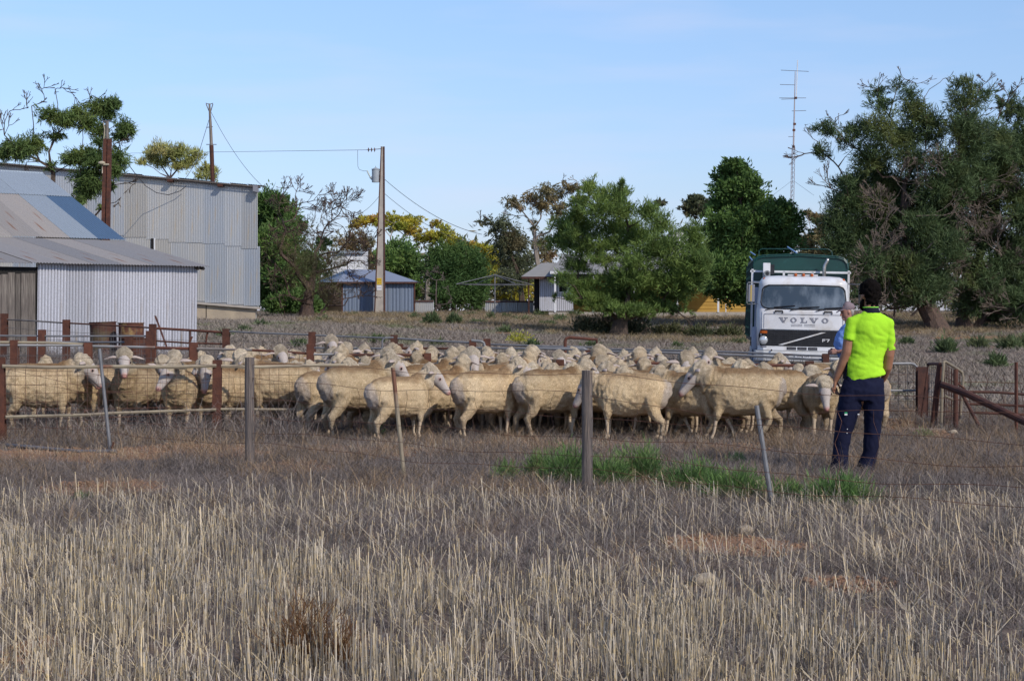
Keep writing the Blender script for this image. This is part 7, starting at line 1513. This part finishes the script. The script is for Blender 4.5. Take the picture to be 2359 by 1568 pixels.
hand(bd, (.226, .115, .874), (-.25, .25, -1), (-.5, .8, 0), (-.9, .1, -.1))
bd.loft([(.0, 0, .86), (-.05, 0, .72), (-.13, 0, .50), (-.175, 0, .38), (-.205, -.01, .15), (-.215, 0, .06)], [.11, .095, .07, .055, .045, .04], 12, up=(0, 1, 0)); bd.loft([(.05, 0, .86), (.10, 0, .72), (.11, 0, .50), (.10, 0, .38), (.07, -.01, .15), (.035, 0, .06)], [.11, .095, .07, .055, .045, .04], 12, up=(0, 1, 0))
me = remeshed(bd, .0068, 3); man = bpy.data.objects.new('person', me); COL.objects.link(man); me.materials.clear(); me.materials.append(SK1); me.polygons.foreach_set('use_smooth', [True] * len(me.polygons))
man.location = (XMN, YMN, g(XMN, YMN)); tag(man, 'dark haired man in fluorescent yellow shirt and navy trousers, seen from behind', 'person')
for (nm, pts) in (('eye', ((.083, .030, .020), (.083, -.030, .020))),):
    for p in pts: mb = MB(); mb.ball(Q(*p), .011); mb.build(nm, MAT['eye'], man, True)
hr = MB()
hr.loft([Q(-.02, 0, .10), Q(-.035, 0, .05), Q(-.045, 0, .0), Q(-.042, 0, -.05), Q(-.032, 0, -.095)], [(.072, .082), (.088, .094), (.083, .072), (.068, .056), (.052, .040)], 16, up=tuple(FWD)); hr.loft([Q(.05, 0, .085), Q(-.02, 0, .115)], [(.07, .035), (.075, .04)], 12)
for sg in (1, -1): hr.loft([Q(.02, sg * .072, .055), Q(.015, sg * .076, .015)], [(.02, .03), (.014, .02)], 8)
hm = remeshed(hr, .011, 2); co, no = mesh_arrays(hm); d = np.array([mnoise.noise(Vector(p) * 42) + .6 * mnoise.noise(Vector(p) * 90) for p in co.tolist()]); set_co(hm, co + no * (.004 + .018 * d)[:, None]); finish(hm, 'hair', HAIR, man)
be = MB(); be.loft([Q(.0, .072, -.02), Q(.03, .066, -.07), Q(.075, .03, -.105), Q(.09, 0, -.105), Q(.075, -.03, -.105), Q(.03, -.066, -.07), Q(.0, -.072, -.02)], [(.012, .018), (.018, .028), (.024, .036), (.026, .038), (.024, .036), (.018, .028), (.012, .018)], 8); bm_ = remeshed(be, .009, 2); co, no = mesh_arrays(bm_); d = np.array([mnoise.noise(Vector(p) * 70) for p in co.tolist()]); set_co(bm_, co + no * (.006 * d)[:, None]); finish(bm_, 'beard', HAIR, man)
sh = MB()
sec = [(.90, .038, .200, .135), (.95, .028, .190, .135), (1.02, .026, .180, .130), (1.10, .042, .170, .124), (1.20, .060, .172, .124), (1.30, .078, .176, .128), (1.40, .088, .190, .122), (1.46, .092, .172, .104), (1.51, .094, .118, .084), (1.545, .094, .076, .068)]
sh.loft([(q[1], .0, q[0]) for q in sec], [(q[2], q[3]) for q in sec], 22, up=(0, 1, 0), rnd=False)
sh.loft([(-.01, 0, 1.455), (-.085, 0, 1.435), (-.108, -.005, 1.36), (-.118, -.008, 1.268)], [(.07, .072), (.064, .068), (.062, .068), (.062, .068)], 16, up=(0, 1, 0), rnd=False)
sh.loft([(.18, 0, 1.455), (.245, 0, 1.425), (.268, -.005, 1.33), (.272, -.006, 1.165)], [(.07, .072), (.062, .068), (.056, .066), (.052, .062)], 16, up=(0, 1, 0), rnd=False)
finish(remeshed(sh, .0105, 3), 'shirt', HV, man, .012, (4, 4, 8), 3, .014)
cl_ = MB(); cl_.loft([(.094, .0, 1.515), (.092, .004, 1.545), (.088, .010, 1.578)], [(.088, .084), (.078, .076), (.070, .070)], 16, up=(0, 1, 0), rnd=False); finish(remeshed(cl_, .008, 1), 'collar', BLACKC, man)
mb = MB(); mb.tube([(.089 + .071 * math.cos(a), .010 + .071 * math.sin(a), 1.580) for a in np.linspace(0, 2 * math.pi, 25)], .006, 5); mb.build('collar_trim', pmat('green_trim', (.25, .65, .06), rough=.8), man)
mb = MB(); mb.hexa([Vector(p) for p in ((-.172, -.02, .895), (-.158, -.06, .895), (-.150, .07, .895), (-.172, .07, .895), (-.153, -.02, 1.06), (-.143, -.05, 1.06), (-.14, .06, 1.06), (-.153, .06, 1.06))]); mb.build('side_panel', BLACKC, man)
tr_ = MB(); tr_.loft([(.038, 0, .93), (.022, -.005, .86), (.008, -.01, .78), (.0, -.008, .69)], [(.176, .120), (.198, .135), (.214, .145), (.200, .130)], 20, up=(0, 1, 0), rnd=False)
tr_.loft([(-.100, -.005, .74), (-.125, -.002, .60), (-.165, 0, .43), (-.180, .0, .36), (-.205, -.004, .18), (-.213, 0, .035)], [(.118, .125), (.112, .115), (.090, .095), (.084, .090), (.076, .082), (.084, .092)], 16, up=(0, 1, 0), rnd=False)
tr_.loft([(.115, -.005, .74), (.112, -.002, .60), (.108, 0, .43), (.100, .0, .36), (.078, -.004, .18), (.040, 0, .035)], [(.112, .125), (.100, .112), (.080, .095), (.075, .088), (.074, .082), (.084, .092)], 16, up=(0, 1, 0), rnd=False)
finish(remeshed(tr_, .0105, 3), 'trousers', NAVY, man, .010, (6, 6, 8), 9, .010)
for (a, c_) in (((-.205, .0, .045), (-.305, .055, .035)), ((.035, .0, .045), (.035, .15, .035))): mb = MB(); mb.loft([a, Vector(a).lerp(Vector(c_), .55), c_], [(.048, .045), (.046, .038), (.036, .026)], 12); mb.build('boot', BOOT, man, True)
mb = MB(); mb.box((-.186, -.125, .567), (-.160, -.118, .582)); mb.build('green_label', pmat('green_label_cloth', (.03, .3, .12), rough=.8), man); mb = MB(); mb.box((-.187, -.126, .553), (-.160, -.118, .566)); mb.build('white_label', MAT['white_paint'], man)
mb = MB(); mb.box((-.060, -.118, .556), (-.044, -.110, .566)); mb.build('white_label', MAT['white_paint'], man)
for (lx, lz) in ((-.155, .418), (-.158, .38)): mb = MB(); mb.ball((lx, -.094, lz), .005); mb.build('paint_spot', MAT['white_paint'], man)
# older man by the truck
Y2M = 28.0; X2 = PX(1951, Y2M); bd = MB(); FW2 = Vector((-1, -.12, -.22)); Q2 = head_parts(bd, (.005, 0, 1.520), FW2)
bd.loft([(.03, 0, 1.30), (.03, 0, 1.38), (.015, 0, 1.45)], [(.062, .06)] * 3, 12, up=(0, 1, 0)); bd.loft([(.03, 0, .85), (.02, 0, 1.05), (.035, 0, 1.25), (.035, 0, 1.32)], [(.13, .12), (.13, .13), (.10, .15), (.08, .12)], 14, up=(0, 1, 0))
for sg in (-1, 1):
    bd.loft([(.04, sg * .17, 1.28), (.05, sg * .21, 1.14), (.03, sg * .22, 1.02), (-.06, sg * .20, .94), (-.16, sg * .14, .92)], [.05, .045, .04, .033, .026], 10); hand(bd, (-.165, sg * .135, .92), (-1, -sg * .4, -.1), (0, 0, 1), (0, -sg, -.2))
    bd.loft([(.03, sg * .09, .85), (.02, sg * .10, .5), (.03, sg * .10, .06)], [.085, .055, .04], 10)
me = remeshed(bd, .0085, 3); man2 = bpy.data.objects.new('person', me); COL.objects.link(man2); me.materials.clear(); me.materials.append(SK2); me.polygons.foreach_set('use_smooth', [True] * len(me.polygons)); man2.location = (X2, Y2M, g(X2, Y2M))
tag(man2, 'older man in cap and light blue shirt, in profile, half hidden by the younger man', 'person')
for p in ((.083, .030, .020), (.083, -.030, .020)): mb = MB(); mb.ball(Q2(*p), .011); mb.build('eye', MAT['eye'], man2, True)
s2 = MB(); s2.loft([(.03, 0, .86), (-.01, 0, .98), (-.02, 0, 1.08), (.01, 0, 1.20), (.035, 0, 1.30), (.035, 0, 1.345)], [(.155, .165), (.175, .175), (.18, .18), (.145, .19), (.105, .17), (.07, .08)], 18, up=(0, 1, 0), rnd=False)
for sg in (-1, 1): s2.loft([(.035, sg * .14, 1.29), (.045, sg * .20, 1.17), (.035, sg * .22, 1.03), (-.05, sg * .20, .955)], [.07, .062, .056, .046], 12, rnd=False)
finish(remeshed(s2, .013, 3), 'shirt', LBLUE, man2, .012, (7, 7, 10), 5, .018)
t2 = MB(); t2.loft([(.03, 0, .92), (.03, 0, .80)], [(.14, .16), (.15, .17)], 16, up=(0, 1, 0), rnd=False)
for sg in (-1, 1): t2.loft([(.03, sg * .085, .80), (.0, sg * .095, .46), (.03, sg * .10, .05)], [(.115, .10), (.085, .08), (.075, .075)], 14, up=(0, 1, 0), rnd=False); 
finish(remeshed(t2, .013, 3), 'trousers', LGREY, man2, .008, (8, 8, 9), 6, .014)
for sg in (-1, 1): mb = MB(); mb.loft([(.04, sg * .10, .045), (-.10, sg * .11, .03)], [(.045, .045), (.035, .025)], 10); mb.build('boot', BOOT, man2, True)
cp = MB(); cp.loft([Q2(-.03, 0, .050), Q2(-.025, 0, .09), Q2(-.02, 0, .118)], [(.085, .108), (.080, .10), (.055, .07)], 16, up=tuple(FW2)); finish(remeshed(cp, .009, 2), 'cap', CAPM, man2, .006, (12, 12, 12), 2)
mb = MB(); mb.loft([Q2(.06, 0, .055), Q2(.12, 0, .050), Q2(.165, 0, .036)], [(.072, .008), (.068, .007), (.04, .005)], 14, up=(0, 0, 1)); mb.build('cap_peak', CAPM, man2, True)
mb = MB(); mb.loft([Q2(-.05, 0, .03), Q2(-.06, 0, -.02), Q2(-.055, 0, -.05)], [(.074, .055), (.070, .045), (.055, .03)], 14, up=tuple(FW2)); mb.build('hair', GHAIR, man2, True)

# ------------------------------------------------------------------ far scrub closing the horizon
rb = np.random.default_rng(55); xs = []; cs = []; ns = []
for (p0, p1, y0, h0, h1) in ((560, 1000, 150, 3.5, 6.5), (960, 1700, 150, 3.5, 7), (1640, 2480, 165, 3.0, 6.5), (-120, 80, 150, 2.5, 4)):
    p = p0
    while p < p1:
        Y = y0 + rb.uniform(-12, 25); h = rb.uniform(h0, h1); w_ = rb.uniform(2, 4.5); c_ = onground(p, Y); cs.append((np.array([c_.x, c_.y, c_.z + h * .45]), w_, w_, h * .55)); ns.append(int(w_ * h * 42)); p += w_ / Y * FX * .62
V, lv = leaf_cloud(cs, ns, .6, .22, .2, rb, 12); me = np_mesh('far_scrub', V, np.arange(len(V)).reshape(-1, 4), leafmat('far_scrub_leaves', (.12, .12, .06), (.08, .085, .045), (.20, .16, .08), scale=.25)); a = me.attributes.new('lv', 'FLOAT', 'POINT'); a.data.foreach_set('value', lv.astype('f'))
tag(link_mesh('far_scrub', me), 'far belt of dull scrub along the horizon behind the houses and trees', 'scrub', kind='stuff')
